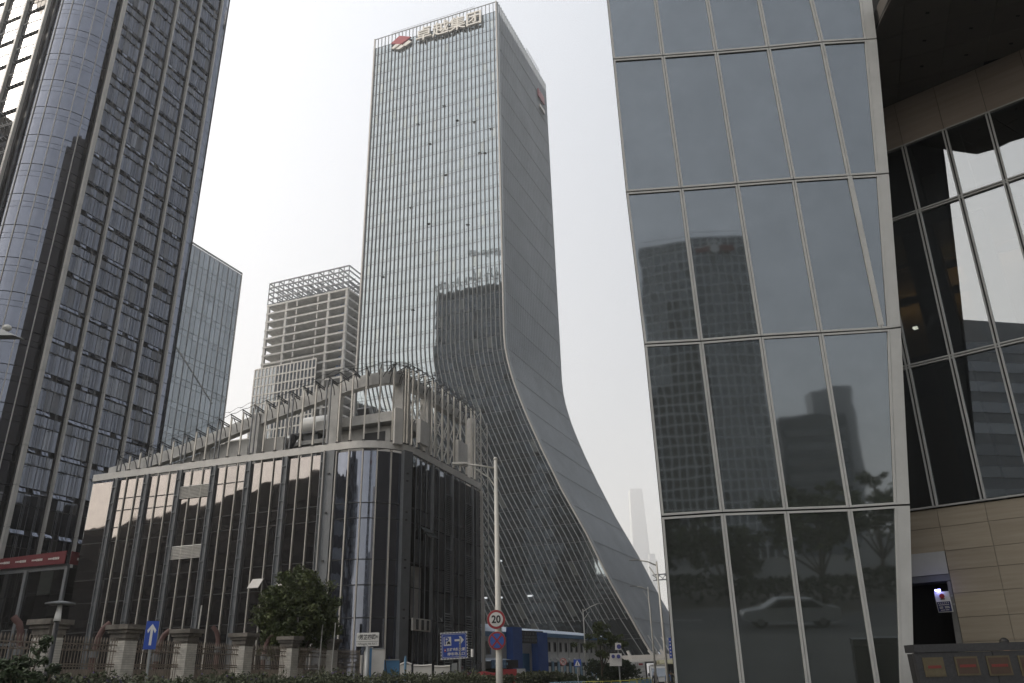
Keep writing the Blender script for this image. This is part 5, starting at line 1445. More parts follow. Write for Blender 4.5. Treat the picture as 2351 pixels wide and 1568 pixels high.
g5, g6, g7 = gp(1080, 62)[:2], gp(1210, 64)[:2], gp(1310, 70)[:2]
hedge('hedge', [tuple(g5), tuple(g6), tuple(g7)], 1.0, lambda x, y: 1.75+.1*sin(x), 1700, .10, 'hedge', 'hedge of tall grass in front of the site office gate', 'hedge', 22)
g8, g9 = gp(1365, 82)[:2], gp(1450, 88)[:2]
hedge('shrubbery', [tuple(g8), tuple(g9)], 1.3, lambda x, y: 2.6+.3*sin(x*2), 1300, .12, 'leaf2', 'dark shrubs between the small tree and the box truck', 'shrubs', 23)
g10, g11 = gp(1290, 66)[:2], gp(1372, 70)[:2]
hedge('shrubbery', [tuple(g10), tuple(g11)], .7, lambda x, y: 1.3+.2*sin(x*3), 500, .10, 'leaf2', 'low ragged shrubs below the blue warning sign', 'shrubs', 24)
gt0 = gp(1505, 215)[:2]; gt1 = gp(1545, 215)[:2]
hedge('shrubbery', [tuple(gt0), tuple(gt1)], 2.5, lambda x, y: 8, 900, .35, 'leaf', 'green trees beyond the foot of the flared tower', 'trees', 25)

# ------------------------------------------------------------------ signs and lamps
def post(T, p, z, r0_=.05, m='polegrey', nm='post', lean=0.): return obj(nm, MB().tube([p, p+Z*z], r0_, 12), m, T, smooth=True)
camx, UPV = np.array([1., 0, 0]), Z
def facing(p): d = unit(np.array([p[0], p[1], 0])); return np.array([d[1], -d[0], 0]), -d
# main street lamp with the two round signs
D = 33.; p = gp(1146.5, D, 1550); ztop = atd(1132, 1057, D)[2]
T = thing('street_lamp', p, 'nearest white street lamp, arm pointing left, carrying the 20 and no stopping signs', 'street lamp')
obj('pole', MB().tube([p, p+Z*2, p+Z*ztop], [.155, .135, .075], 14), 'polewhite', T, smooth=True)
obj('base', MB().tube([p, p+Z*.5], .2, 12), 'polewhite', T)
t_, n = facing(p)
obj('arm', MB().tube([p+Z*(ztop-.35), p+Z*(ztop-.2)-t_*.8, p+Z*(ztop-.12)-t_*1.45], [.045, .04, .035], 8), 'polewhite', T, smooth=True)
obj('arm_brace', MB().tube([p+Z*(ztop-1.2), p+Z*(ztop-.75)-t_*.3, p+Z*(ztop-.3)-t_*.95], .03, 6).bar(p+Z*(ztop-.25)-t_*.35, p+Z*(ztop-.72)-t_*.33, .03), 'polewhite', T)
hd = p+Z*(ztop-.1)-t_*1.55; obj('lamp_head', MB().obox(hd, t_, n, Z, .62, .22, .08), 'polewhite', T); obj('lamp_lens', MB().obox(hd-Z*.05-t_*.05, t_, n, Z, .42, .16, .02), 'lamp', T)
obj('finial', MB().ball(p+Z*(ztop+.06), .09), 'polewhite', T)
def round_sign(px, py, rpx, d, label, kind_):
    c = atd(px, py, d-.25); t_, n = facing(c); r = rpx/1954*d*1.03
    S = thing('round_sign', c, label, 'traffic sign')
    obj('sign_back', MB().extrude(disc(c-n*.0, t_, UPV, r*1.02, 36), -n*.02), 'polewhite', S)
    def dk(rr, o_, m_, nm): obj(nm, MB().extrude(disc(c+n*(o_+.006), t_, UPV, rr, 36), n*-.005), m_, S)
    return c, t_, n, r, S, dk
c, t_, n, r, S, dk = round_sign(1139, 1422, 20.5, D, 'round white speed limit sign reading 20 with a red rim, on the near lamp post', 's')
dk(r*1.0, .004, 'signred', 'red_rim'); dk(r*.76, .012, 'signwhite', 'white_face')
text_obj('number', '20', r*1.10, 'signblack', S, c+n*.026+Z*-.01, t_, UPV, extrude=.002, bold=.012, xs=.92)
obj('clamp', MB().obox(c-n*.06, t_, n, Z, .3, .1, .05), 'polegrey', S)
c, t_, n, r, S, dk = round_sign(1141, 1471, 19.5, D, 'round blue no stopping sign with a red cross, under the 20 sign', 's')
dk(r*1.0, .004, 'signred', 'red_rim'); dk(r*.80, .012, mat('nostop_blue', (.03, .10, .36), .4), 'blue_face')
for a in (1, -1):
    v = unit(t_*cos(radians(50)) + Z*a*sin(radians(50))); obj('red_bar', MB().obox(c+n*.024, v, n, np.cross(v, n), r*1.64, .006, r*.19), 'signred', S)
obj('clamp', MB().obox(c-n*.06, t_, n, Z, .3, .1, .05), 'polegrey', S)

# blue one-way arrow sign
D = 24.; c = atd(347, 1458, D); b0 = gp(341, D, 1560); t_, n = facing(c)
T = thing('arrow_sign', b0, 'upright blue sign with a white arrow pointing up, on a thin post before the fence', 'traffic sign')
obj('post', MB().tube([b0-n*.06, (c-n*.06)+Z*.3], .035, 10), 'polegrey', T)
hw_, hh_ = 12.5/1954*D, 28.5/1954*D
sk = lambda a, b, o_=0: c + t_*a*hw_ + Z*b*hh_ + n*o_
obj('sign_plate', MB().slab([sk(-1, -1), sk(1, -1), sk(1, 1), sk(-1, 1)], .02), 'signblue', T)
obj('white_arrow', MB().extrude([sk(a, b, .008) for a, b in ((-.20, -.72), (.20, -.72), (.20, .42), (.55, .12), (.72, .34), (0, .80), (-.72, .34), (-.55, .12), (-.20, .42))], n*-.004), 'signwhite', T)

# street name sign
D = 33.; c = atd(844, 1468, D); b0 = gp(841, D, 1560); t_, n = facing(c); t_ = unit(t_*cos(radians(9)) + np.array([n[0], n[1], 0])*sin(radians(9)))
n = np.array([t_[1], -t_[0], 0]); n = n if n @ b0 < 0 else -n
T = thing('street_name_sign', b0, 'white street name board on a grey post before the podium', 'street sign')
obj('post', MB().tube([b0-n*.08, c-n*.08-Z*.2], [.10, .085], 12), 'polegrey', T, smooth=True)
hw_, hh_ = 25.5/1954*D, 14.5/1954*D
sk = lambda a, b, o_=0: c + t_*a*hw_ + Z*b*hh_ + n*o_
obj('sign_board', MB().extrude([sk(a, b) for a, b in ((-.97, -1), (.97, -1), (1, -.9), (1, .9), (.97, 1), (-.97, 1), (-1, .9), (-1, -.9))], -n*.1), 'signwhite', T)
obj('divider', MB().obox(sk(0, -.3, .006), t_, n, Z, hw_*1.96, .004, .012), 'signblack', T)
text_obj('street_name', '芳芷四路', hh_*.82, 'signblack', T, sk(0, .30, .008), t_, UPV, extrude=.002, bold=.004, xs=.82)
text_obj('street_name_latin', 'Fangzhi 4th Rd', hh_*.46, 'signblack', T, sk(0, -.66, .008), t_, UPV, extrude=.002, xs=.85)
for s_, a, b, z_ in (('北', -.80, .35, .42), ('南', .80, .35, .42), ('N', -.78, -.66, .44), ('S', .78, -.66, .44)):
    text_obj('compass_letter', s_, hh_*z_, 'signblack', T, sk(a, b, .008), t_, UPV, extrude=.002)

# parking sign
D = 38.; c = atd(1042.5, 1482, D); b0 = gp(1056, D, 1560); t_, n = facing(c)
T = thing('parking_sign', b0, 'square blue parking direction sign with a white P, a car and an arrow pointing right', 'traffic sign')
t_ = unit(t_ - n*.10 + Z*.035); 
hw_, hh_ = 29/1954*D, 26.5/1954*D; U2 = unit(np.cross(n, t_)*-1); U2 = U2 if U2[2] > 0 else -U2
sk = lambda a, b, o_=0: c + t_*a*hw_ + U2*b*hh_ + n*o_
obj('post', MB().tube([b0-n*.08, b0*[1, 1, 0]+Z*(c[2]+.3)-n*.08], .07, 10), 'polegrey', T)
obj('post_box', MB().obox(b0-t_*.25+Z*1.9-n*.1, t_, n, Z, .25, .15, .7), 'polegrey', T)
obj('sign_frame', MB().slab([sk(-1.10, -1.12, -.03), sk(1.10, -1.12, -.03), sk(1.10, 1.12, -.03), sk(-1.10, 1.12, -.03)], .03), 'joint', T)
rb = MB()
for k in range(9):
    for b in (-1.06, 1.06): rb.obox(sk(-1+.25*k, b, .0), t_, n, U2, .12, .04, .05)
    for a in (-1.05, 1.05): rb.obox(sk(a, -1+.25*k, .0), t_, n, U2, .04, .04, .08)
obj('reflector', rb, 'signwhite', T)
obj('sign_plate', MB().slab([sk(-1, -1), sk(1, -1), sk(1, 1), sk(-1, 1)], .02), 'signblue', T)
lb = MB()
for a0, b0_, a1, b1 in ((-.94, -.94, .94, -.91), (-.94, .91, .94, .94), (-.94, -.91, -.915, .91), (.915, -.91, .94, .91)): lb.slab([sk(a0, b0_, .006), sk(a1, b0_, .006), sk(a1, b1, .006), sk(a0, b1, .006)], .003)
obj('white_outline', lb, 'signwhite', T)
obj('white_square', MB().slab([sk(-.82, .0, .008), sk(-.22, .0, .008), sk(-.22, .74, .008), sk(-.82, .74, .008)], .004), 'signwhite', T)
text_obj('letter_p', 'P', hh_*.85, 'signblue', T, sk(-.60, .38, .012), t_, U2, extrude=.002, bold=.006)
obj('car_symbol', MB().extrude([sk(a, b, .014) for a, b in ((-.56, .10), (-.52, .10), (-.52, .14), (-.34, .14), (-.34, .10), (-.29, .10), (-.29, .22), (-.32, .27), (-.36, .36), (-.49, .36), (-.53, .27), (-.56, .22))], n*-.003), 'signblack', T)
obj('white_arrow', MB().extrude([sk(a, b, .01) for a, b in ((.05, .34), (.52, .34), (.40, .12), (.56, .12), (.80, .42), (.56, .74), (.40, .74), (.52, .50), (.05, .50))], n*-.004), 'signwhite', T)
text_obj('sign_text', '五矿金融大厦', hh_*.27, 'signwhite', T, sk(.13, -.34, .01), t_, U2, extrude=.002, bold=.004)
text_obj('sign_text', '停车场入口', hh_*.27, 'signwhite', T, sk(.15, -.70, .01), t_, U2, extrude=.002, bold=.004, xs=1.15)
obj('red_emblem', MB().slab([sk(-.80, -.50, .01), sk(-.66, -.50, .01), sk(-.66, -.22, .01), sk(-.80, -.22, .01)], .003), 'signred', T)
obj('emblem_mark', MB().slab([sk(-.77, -.40, .014), sk(-.69, -.40, .014), sk(-.69, -.30, .014), sk(-.77, -.30, .014)], .003), 'signwhite', T)

# park lamp
D = 23.5; b0 = gp(105, D, 1560); top = atd(126, 1366, D)
T = thing('park_lamp', b0, 'dark garden lamp post with a flat disc shade and white lantern, far left', 'lamp post'); lp_ = np.array([b0[0], b0[1], 0.]); zt_ = top[2]
obj('pole', MB().tube([lp_, lp_+Z*(zt_-.62)], [.085, .06], 10), 'dark', T, smooth=True)
obj('lantern', MB().tube([lp_+Z*(zt_-.62), lp_+Z*(zt_-.5), lp_+Z*(zt_-.22)], [.085, .075, .05], 10), 'lamp', T, smooth=True)
obj('shade', MB().tube([lp_+Z*(zt_-.22), lp_+Z*(zt_-.19), lp_+Z*(zt_-.14)], [.34, .34, .08], 18), 'steel', T)
obj('finial', MB().tube([lp_+Z*(zt_-.14), lp_+Z*(zt_+.08)], .018, 6), 'steel', T)
# further street lamps
def lamp(px, pyt, D, arms, label, r0_=.10, hx=None):
    b0 = gp(px, D, 1550); zt_ = atd(px, pyt, D)[2]; t_, n = facing(b0); T = thing('street_lamp', b0, label, 'street lamp', 'white street lamps further down the street')
    obj('pole', MB().tube([b0, b0+Z*zt_], [r0_, r0_*.5], 10), 'polewhite', T, smooth=True)
    for L, up in arms:
        obj('arm', MB().tube([b0+Z*(zt_-.25), b0+Z*(zt_-.05+up*.5)+t_*L*.5, b0+Z*(zt_+up)+t_*L], .045, 6), 'polewhite', T, smooth=True)
        obj('arm_brace', MB().tube([b0+Z*(zt_-1.1), b0+Z*(zt_-.3)+t_*L*.42], .03, 5), 'polewhite', T)
        obj('lamp_head', MB().obox(b0+Z*(zt_+up+.02)+t_*(L+.25*(1 if L > 0 else -1)), t_, n, Z, .6, .22, .08), 'polegrey', T)
    return T
lamp(1347, 1398, 90, [(1.6, .5)], 'white street lamp with its arm pointing right, in front of the site office')
lamp(1505.5, 1347, 73, [(-1.0, .1)], 'white street lamp with its arm pointing left, beside the leaning glass slab')
lamp(1532, 1288, 52, [(-1.15, .15)], 'street lamp half hidden behind the leaning glass slab, only its arm showing')
lamp(1114, 1376, 85, [(-.3, .0)], 'thin dark lamp mast just right of the podium', .07)
# big lamp head poking in at the left edge
c = atd(2, 762, 9.0); T = thing('street_lamp', c*[1, 1, 0]+(-1.9, 0, 0), 'corner of a street lamp head poking in at the left edge of the photo', 'street lamp')
obj('lamp_head', MB().add([c+(-.5, 0, -.02), c+(.12, .02, -.03), c+(.10, .25, .02), c+(-.5, .3, .06), c+(-.5, 0, .10), c+(-.02, .04, .05), c+(-.02, .2, .07), c+(-.5, .3, .16)], [(0,1,5,4), (1,2,6,5), (2,3,7,6), (3,0,4,7), (4,5,6,7), (3,2,1,0)]), 'polegrey', T)
obj('sensor', MB().ball(c+(-.03, .12, .10), .045, .045, .035), 'polewhite', T)
obj('arm', MB().bar(c+(-.5, .15, .05), root_loc(T)+Z*(c[2]+.0)+np.array([0, .15, 0]), .09), 'polegrey', T); obj('pole', MB().tube([root_loc(T)+np.array([0, .15, 0]), root_loc(T)+np.array([0, .15, c[2]+.1])], .09, 10), 'polegrey', T)

# ------------------------------------------------------------------ white and blue site office
so0 = atz(1229, 1456, 6.2)*[1, 1, 0]; so1 = atz(1348, 1464, 6.2)*[1, 1, 0]; sd = unit(so1-so0); sn = np.array([sd[1], -sd[0], 0]); sn = sn if sn[1] < 0 else -sn
SL = np.linalg.norm(so1-so0)*1.42
off_ = thing('site_office', so0, 'two-storey white and blue prefabricated site office with a pale blue roof', 'building')
def qp(u, z, o=0.): return so0 + sd*u + sn*o + Z*z
obj('wall', MB().extrude([qp(0, 0), qp(SL, 0), qp(SL, 6.0), qp(0, 6.0)], -sn*9), 'wallwhite', off_)
obj('roof', MB().add([qp(-.6, 6.3, .7), qp(SL+.3, 6.3, .7), qp(SL+.3, 7.2, -4.5), qp(-.6, 7.2, -4.5), qp(SL+.3, 6.3, -9.5), qp(-.6, 6.3, -9.5)], [(0, 1, 2, 3), (3, 2, 4, 5), (0, 3, 5), (1, 4, 2)]), 'roofblue', off_)
rr = MB()
for k in range(34): rr.bar(qp(-.5+k*(SL+.8)/33, 6.34, .7), qp(-.5+k*(SL+.8)/33, 7.24, -4.5), .12, .06, Z)
obj('roof_rib', rr, 'roofblue', off_)
pbar('eaves_board', 'roofedge', off_, qp(-.6, 6.1, .75), qp(SL+.3, 6.1, .75), .1, .45, Z)
nw = 13
for k in range(nw):
    u = 1.9 + k*(SL-2.5)/(nw-1)
    obj('window', MB().obox(qp(u, 4.85, .03), sd, sn, Z, .62, .08, 1.15), 'polegrey', off_); obj('window_pane', MB().obox(qp(u, 4.85, .09), sd, sn, Z, .42, .03, .95), 'dark', off_)
    if k % 2 == 0: pbar('wall_seam', 'polegrey', off_, qp(u+.8, 3.2, .02), qp(u+.8, 6, .02), .05, .04, sn)
for k in range(12):
    u = .8 + k*(SL-1.6)/12; w_ = (SL-1.6)/12
    obj('notice_bay', MB().obox(qp(u+w_/2, 1.95, .04), sd, sn, Z, w_*.62, .1, 2.3), 'dark', off_)
    obj('notice_sheet', MB().obox(qp(u+w_/2, 2.0, .11), sd, sn, Z, w_*.36, .02, 1.3), 'signwhite', off_)
    obj('blue_pilaster', MB().obox(qp(u, 1.95, .1), sd, sn, Z, w_*.24, .22, 2.5), 'paleblue', off_)
    if k < 6: obj('globe_lamp', MB().ball(qp(u+w_/2, 3.45, .35), .18), 'lamp', off_, smooth=True)
obj('plinth', MB().obox(qp(SL/2, .35, .2), sd, sn, Z, SL, .4, .7), 'wallwhite', off_)
# gate wing
gw0 = atz(1104, 1451, 6.2)*[1, 1, 0]; gw1 = atz(1206, 1447, 6.6)*[1, 1, 0]; gd = unit(gw1-gw0); gn = np.array([gd[1], -gd[0], 0]); gn = gn if gn[1] < 0 else -gn; GL = np.linalg.norm(gw1-gw0)
wing = thing('site_office', gw0, 'left wing of the prefab site office with a blue gateway and dark display board', 'building')
def hq(u, z, o=0.): return gw0 + gd*u + gn*o + Z*z
obj('wall', MB().extrude([hq(-3, 0), hq(GL+1.0, 0), hq(GL+1.0, 6.1), hq(-3, 6.1)], -gn*7), 'wallwhite', wing)
obj('roof', MB().add([hq(-3, 6.2, .7), hq(GL*.78, 6.35, .7), hq(GL*.60, 7.35, -3), hq(-3, 7.3, -3), hq(GL+1.2, 6.7, .3), hq(GL+1.2, 7.0, -3)], [(0, 1, 2, 3), (1, 4, 5, 2)]), 'roofblue', wing)
rr = MB()
for k in range(16): rr.bar(hq(-2.8+k*(GL*.6+2.8)/15, 6.28, .7), hq(-2.8+k*(GL*.6+2.8)/15, 7.36, -3), .12, .05, Z)
obj('roof_rib', rr, 'roofblue', wing)
pbar('eaves_board', 'roofedge', wing, hq(-3, 6.0, .75), hq(GL*.55, 6.0, .75), .1, .5, Z)
def gx(px): a = azel(px, 1500)[0]; return float(np.linalg.solve(np.array([[gd[0], -sin(a)], [gd[1], -cos(a)]]), -gw0[:2])[0])
for x0, x1, zt_ in ((1149, 1171, 6.75), (1207, 1230, 6.3)):
    u0, u1 = gx(x0), gx(x1); obj('blue_gate_pier', MB().obox(hq((u0+u1)/2, zt_/2, 1.3), gd, gn, Z, u1-u0, .9, zt_), 'blue', wing)
u0, u1 = gx(1171), gx(1222)
obj('display_board', MB().obox(hq((u0+u1)/2, 5.75, 1.5), gd, gn, Z, u1-u0, .3, 1.35), 'led', wing)
db = MB()
for k in range(14):
    for j in range(3): db.obox(hq(u0+.25+k*(u1-u0-1.2)/14+rng.uniform(-.05, .05), 5.4+j*.35, 1.67), gd, gn, Z, .06+.06*rng.random(), .02, .28)
obj('board_lettering', db, 'steel', wing)
obj('window', MB().obox(hq(gx(1176)+.6, 4.6, .05), gd, gn, Z, 1.5, .1, 1.2), 'polegrey', wing); obj('window_pane', MB().obox(hq(gx(1176)+.6, 4.6, .12), gd, gn, Z, 1.3, .03, 1.0), 'g_dark', wing)
obj('window', MB().obox(hq(gx(1120), 4.6, .05), gd, gn, Z, 1.0, .1, 1.4), 'polegrey', wing); obj('window_pane', MB().obox(hq(gx(1120), 4.6, .12), gd, gn, Z, .85, .03, 1.25), 'g_dark', wing)
obj('awning', MB().slab([hq(-3, 3.2, 2.2), hq(gx(1150), 3.2, 2.2), hq(gx(1150), 3.6, 0), hq(-3, 3.6, 0)], .1), 'roofblue', wing)
obj('awning_sign', MB().obox(hq(gx(1112), 2.9, 2.25), gd, gn, Z, 3.4, .08, .8), 'roofedge', wing)
text_obj('awning_text', '施工单位', .5, 'paleblue', wing, hq(gx(1112), 2.9, 2.30), gd, Z, extrude=.01) if False else None
ab = MB()
for k in range(6): ab.obox(hq(gx(1112)-1.1+k*.42, 2.9, 2.31), gd, gn, Z, .22, .02, .26)
obj('awning_lettering', ab, 'paleblue', wing)
obj('dark_screen', MB().obox(hq(gx(1137), 2.9, 2.25), gd, gn, Z, 2.2, .1, .8), 'led', wing)
obj('lower_opening', MB().obox(hq(gx(1125), 1.3, .1), gd, gn, Z, 4.4, .1, 2.4), 'inwall', wing)
obj('blue_door', MB().obox(hq(gx(1190)+.4, 2.1, .3), gd, gn, Z, 2.6, .12, 3.9), 'skyblue', wing)
obj('door_frame', MB().obox(hq(gx(1173)+.1, 2.1, .3), gd, gn, Z, .45, .14, 3.9), 'polewhite', wing)
obj('guard_booth', MB().obox(hq(gx(1146), 1.2, 2.6), gd, gn, Z, 1.2, 1, 2.4), 'wallwhite', wing)
bx = hq(gx(1188), 0, 3.5); T = thing('crate_stack', bx, 'stack of cardboard-brown crates on a pallet by the blue gateway', 'crates')
for k in range(4): obj('crate', MB().obox(bx+gd*(-1+.65*k)+Z*(.95), gd, gn, Z, .6, .8, .7), mat('card%d' % k, (.25, .17, .12), .9), T)
obj('pallet_fence', MB().obox(bx+gn*.8+Z*.25, gd, gn, Z, 2.6, .05, .08), 'offwhite', T)
for k in range(14): obj('pallet_slat', MB().bar(bx+gn*.8+gd*(-1.25+k*.19)+Z*.1, bx+gn*.8+gd*(-1.15+k*.19)+Z*.5, .07), 'offwhite', T)

# ------------------------------------------------------------------ hoardings, cabinets, barriers
def board(nm, x0, x1, ytop, D, m, lab, cat, th=.1, zb=0.):
    a, b = gp(x0, D, 1520), gp(x1, D, 1520); zt_ = atd((x0+x1)/2, ytop, D)[2]; T = thing(nm, (a+b)/2, lab, cat)
    obj('panel', MB().slab([a+Z*zb, b+Z*zb, b+Z*zt_, a+Z*zt_], th), m, T); d = unit(b-a)
    obj('frame_rail', MB().bar(a+Z*zt_, b+Z*zt_, .06), 'polegrey', T)
    return T, a, b, zt_
board('site_hoarding', 835, 845, 1494, 44, 'offwhite', 'narrow cream board left of the blue strip behind the street name post', 'hoarding')
board('site_hoarding', 845, 855.5, 1487, 45.5, 'skyblue', 'narrow blue board behind the street name post', 'hoarding')
board('site_hoarding', 853, 882, 1489.5, 45, 'offwhite', 'tall white board between two blue boards, right of the street name post', 'hoarding')
T, a, b, zt_ = board('site_hoarding', 882, 917, 1515, 46, 'skyblue', 'wide low blue board with a diagonal dark stay', 'hoarding')
obj('stay', MB().bar(a+(b-a)*.12+Z*zt_-(0, .3, 0), a+(b-a)*.62-(0, .6, 0), .05), 'dark', T)
# white booth-like barrier with green posters
T = thing('barrier_wall', gp(980, 42), 'low white sheet barrier with two dark green posters and dark posts', 'barrier')
xs_ = [918, 945, 948, 992, 996, 1034]; 
for x0, x1, y_ in ((918, 944, 1526), (949, 991, 1528), (997, 1033, 1530)):
    a, b = gp(x0, 42, 1540), gp(x1, 42, 1540); zt_ = atd(x0, y_, 42)[2]
    obj('sheet', MB().slab([a, b, b+Z*zt_, a+Z*zt_], .05), 'offwhite', T)
    obj('bent_top', MB().tube([a+Z*zt_, (a+b)/2+Z*(zt_+(.12 if x0 == 918 else -.02)), b+Z*zt_], .05, 6), 'offwhite', T)
for x in (946.5, 994, 1036): a = gp(x, 42, 1540); obj('dark_post', MB().bar(a, a+Z*1.95, .09), 'dark', T)
for x0, x1 in ((961, 982), (1009, 1027)):
    a, b = gp(x0, 41.8, 1540), gp(x1, 41.8, 1540); obj('poster', MB().slab([a+Z*.4, b+Z*.4, b+Z*1.48, a+Z*1.48], .03), mat('poster_green', (.03, .09, .09), .6), T)
a = gp(938, 42.2, 1540); obj('vent_cap', MB().tube([a+Z*1.9, a+Z*2.2], [.12, .16], 10), 'steel', T)
b0 = gp(930, 40, 1550); zt_ = atd(930, 1506, 40)[2]
base_obj('marker_post', MB().tube([b0, b0+Z*zt_], .04, 8).tube([b0+Z*(zt_-.6), b0+Z*(zt_-.1)], .06, 8), 'barrierblue', b0, 'thin blue and white marker post before the white barrier', 'post')
b0 = gp(1085, 46, 1560); zt_ = atd(1084, 1400, 46)[2]
T = thing('lamp_mast', b0, 'thin dark mast with a small white lamp, right of the parking sign', 'mast'); obj('pole', MB().tube([b0, b0+Z*2.6, b0+Z*zt_], [.06, .05, .015], 8), 'dark', T); obj('lamp', MB().tube([b0+Z*2.65+(0, -.1, 0), b0+Z*3.05+(0, -.1, 0)], .08, 8), 'lamp', T)
# red plastic water barriers
q0, q1 = gp(1040, 65), gp(1175, 65)
setp(obj('raised_bed', MB().prism([(q0[0]-2, q0[1]-1.5), (q1[0]+1, q1[1]-1.5), (q1[0]+1, q1[1]+8), (q0[0]-2, q0[1]+8)], 0, .8), 'soil'), kind='structure')
RB = None
rbx = [(1051, 60), (1086, 62), (1096, 60), (1106, 62), (1116, 60), (1127, 62), (1141, 60), (1156, 64), (1166, 64)]
RL = ['standing alone right of the parking sign post', 'leaning beside the thin dark mast', 'left end of the row before the gate wing', 'second of the row before the gate wing', 'third of the row, tilted', 'fourth of the row, next to the lamp post', 'hidden mostly by the white lamp post', 'just right of the white lamp post', 'against the left blue gate pier']
for i, ((x, D), lb_) in enumerate(zip(rbx, RL)):
    b0 = gp(x, D+6)+Z*.8; 
    if RB is None:
        RB = thing('water_barrier', b0, 'red plastic road barrier ' + lb_, 'road barrier', 'red plastic road barriers')
        b = MB().extrude([b0+np.array(q) for q in ((-.75, -.2, 0), (-.75, .2, 0), (-.75, .12, .5), (-.75, .08, 1.15), (-.75, -.08, 1.15), (-.75, -.12, .5))], np.array([1.5, 0, 0])); obj('body', b, 'redplastic', RB)
        obj('foot', MB().obox(b0+Z*.06, (1,0,0), (0,1,0), Z, 1.3, .5, .12), 'redplastic', RB); obj('white_band', MB().obox(b0+(0, -.13, .62), (1,0,0), (0,1,0), Z, .6, .04, .05), 'signwhite', RB)
    else:
        c_ = RB.copy(); COL.objects.link(c_); c_.location = Vector([float(v) for v in b0+Z*(.25 if x > 1160 else .0)]); c_.rotation_euler = (0, (0, .18, -.2, .12)[i % 4], rng.uniform(-.3, .3)); c_['label'] = 'red plastic road barrier ' + lb_
        for ch in list(RB.children): d_ = ch.copy(); COL.objects.link(d_); d_.parent = c_
# blue/yellow crowd barriers
PB = None
pts_ = [(1072, 52), (1093, 52), (1118, 50), (1167, 52), (1194, 52)] + [(1272+12*k, 62) for k in range(8)] + [(1358, 60), (1382, 60), (1404, 60), (1424, 61), (1443, 62), (1453, 72), (1463, 76), (1473, 80), (1483, 84), (1490, 88)]
for i, (x, D) in enumerate(pts_):
    b0 = gp(x, D); w_ = 1.1 if i < 5 else (.62 if x > 1445 or 1265 < x < 1357 else 1.25)
    nm_lab = 'blue sheeted crowd barrier, ' + ['leftmost, below the parking sign', 'second from the left, below the lamp post', 'just left of the near lamp post base', 'below the left blue gate pier', 'below the display board gateway', 'first of the close row under the office plinth', 'second of the close row under the office plinth', 'third of the close row, below the no left turn sign', 'fourth of the close row, below the round sign post', 'fifth of the close row, below the warning triangle', 'sixth of the close row, right of the triangle post', 'seventh of the close row, left of the second street lamp', 'eighth of the close row, at the second street lamp foot', 'left end of the yellow-railed row below the small tree', 'second in the yellow-railed row below the small tree', 'third in the yellow-railed row, below the dark shrubs', 'fourth in the yellow-railed row, left of the box truck', 'right end of the yellow-railed row, at the truck corner', 'first of the upright panels before the box truck', 'second of the upright panels before the box truck', 'third of the upright panels before the box truck', 'fourth of the upright panels, at the truck side', 'last of the upright panels, left of the white van'][i]
    T = thing('crowd_barrier', b0, nm_lab, 'road barrier', 'blue crowd barriers across the street')
    zt_ = 1.15
    obj('blue_sheet', MB().obox(b0+Z*.68, (1,0,0), (0,1,0), Z, w_*.8, .03, .72), 'barrierblue', T)
    fb = MB(); ycol = 'yellow' if x > 1350 else 'paleblue'
    for s_ in (-1, 1): fb.tube([b0+(s_*w_/2, 0, 0), b0+(s_*w_/2, 0, zt_)], .022, 6)
    for z in (zt_, .3, .95): fb.tube([b0+(-w_/2, 0, z), b0+(w_/2, 0, z)], .022, 6)
    obj('frame', fb, ycol, T); obj('foot', MB().obox(b0+(w_/2, 0, .02), (1,0,0), (0,1,0), Z, .06, .6, .04).obox(b0+(-w_/2, 0, .02), (1,0,0), (0,1,0), Z, .06, .6, .04), ycol, T)

# small traffic signs down the street
def small_round(px, py, r_px, D, label):
    c = atd(px, py, D); b0 = c*[1, 1, 0]; t_, n = facing(c); r = r_px/1954*D; T = thing('round_sign', b0, label, 'traffic sign')
    obj('post', MB().tube([b0-n*.05, c-n*.05], .04, 8), 'polegrey', T)
    return c, t_, n, r, T
c, t_, n, r, T = small_round(1293, 1519.5, 8, 68, 'small round no left turn sign with a red rim before the site office')
obj('red_rim', MB().extrude(disc(c, t_, Z, r, 24), n*-.02), 'signred', T); obj('white_face', MB().extrude(disc(c+n*.01, t_, Z, r*.80, 24), n*-.008), mat('pinkish_white', (.5, .42, .40), .5), T)
obj('turn_arrow', MB().bar(c+t_*r*.25-Z*r*.5+n*.02, c+t_*r*.25+Z*r*.25+n*.02, r*.18, .01, n).bar(c+t_*r*.3+Z*r*.25+n*.02, c-t_*r*.2+Z*r*.25+n*.02, r*.18, .01, n).extrude([c+n*.02+t_*r*a+Z*r*b for a, b in ((-.2, .55), (-.6, .25), (-.2, -.05))], n*-.01), 'signblack', T)
obj('slash', MB().bar(c+(t_+Z)*r*-.55+n*.03, c+(t_+Z)*r*.55+n*.03, r*.12, .01, n), 'signred', T)
c, t_, n, r, T = small_round(1325.5, 1522, 8.5, 66, 'square blue sign with a white warning triangle before the site office'); T.name = 'square_sign'
obj('plate', MB().slab([c+t_*-r-Z*r*.9, c+t_*r-Z*r*.9, c+t_*r+Z*r*.9, c+t_*-r+Z*r*.9], .02), 'signblue', T)
obj('white_triangle', MB().extrude([c+n*.012+t_*r*a+Z*r*b for a, b in ((-.8, -.72), (.8, -.72), (0, .72))], n*-.006), 'signwhite', T)
obj('blue_mark', MB().extrude([c+n*.02+t_*r*a+Z*r*b for a, b in ((-.14, -.55), (.14, -.55), (.06, .25), (-.06, .25))], n*-.004), 'signblack', T)
b0 = gp(1424, 72, 1560); t_, n = facing(b0); T = thing('sign_board', b0, 'tall white board with blue discs beside the small tree', 'traffic sign')
obj('post', MB().tube([b0-n*.1, b0-n*.1+Z*atd(1424, 1478, 72)[2]], .07, 8), 'polegrey', T)
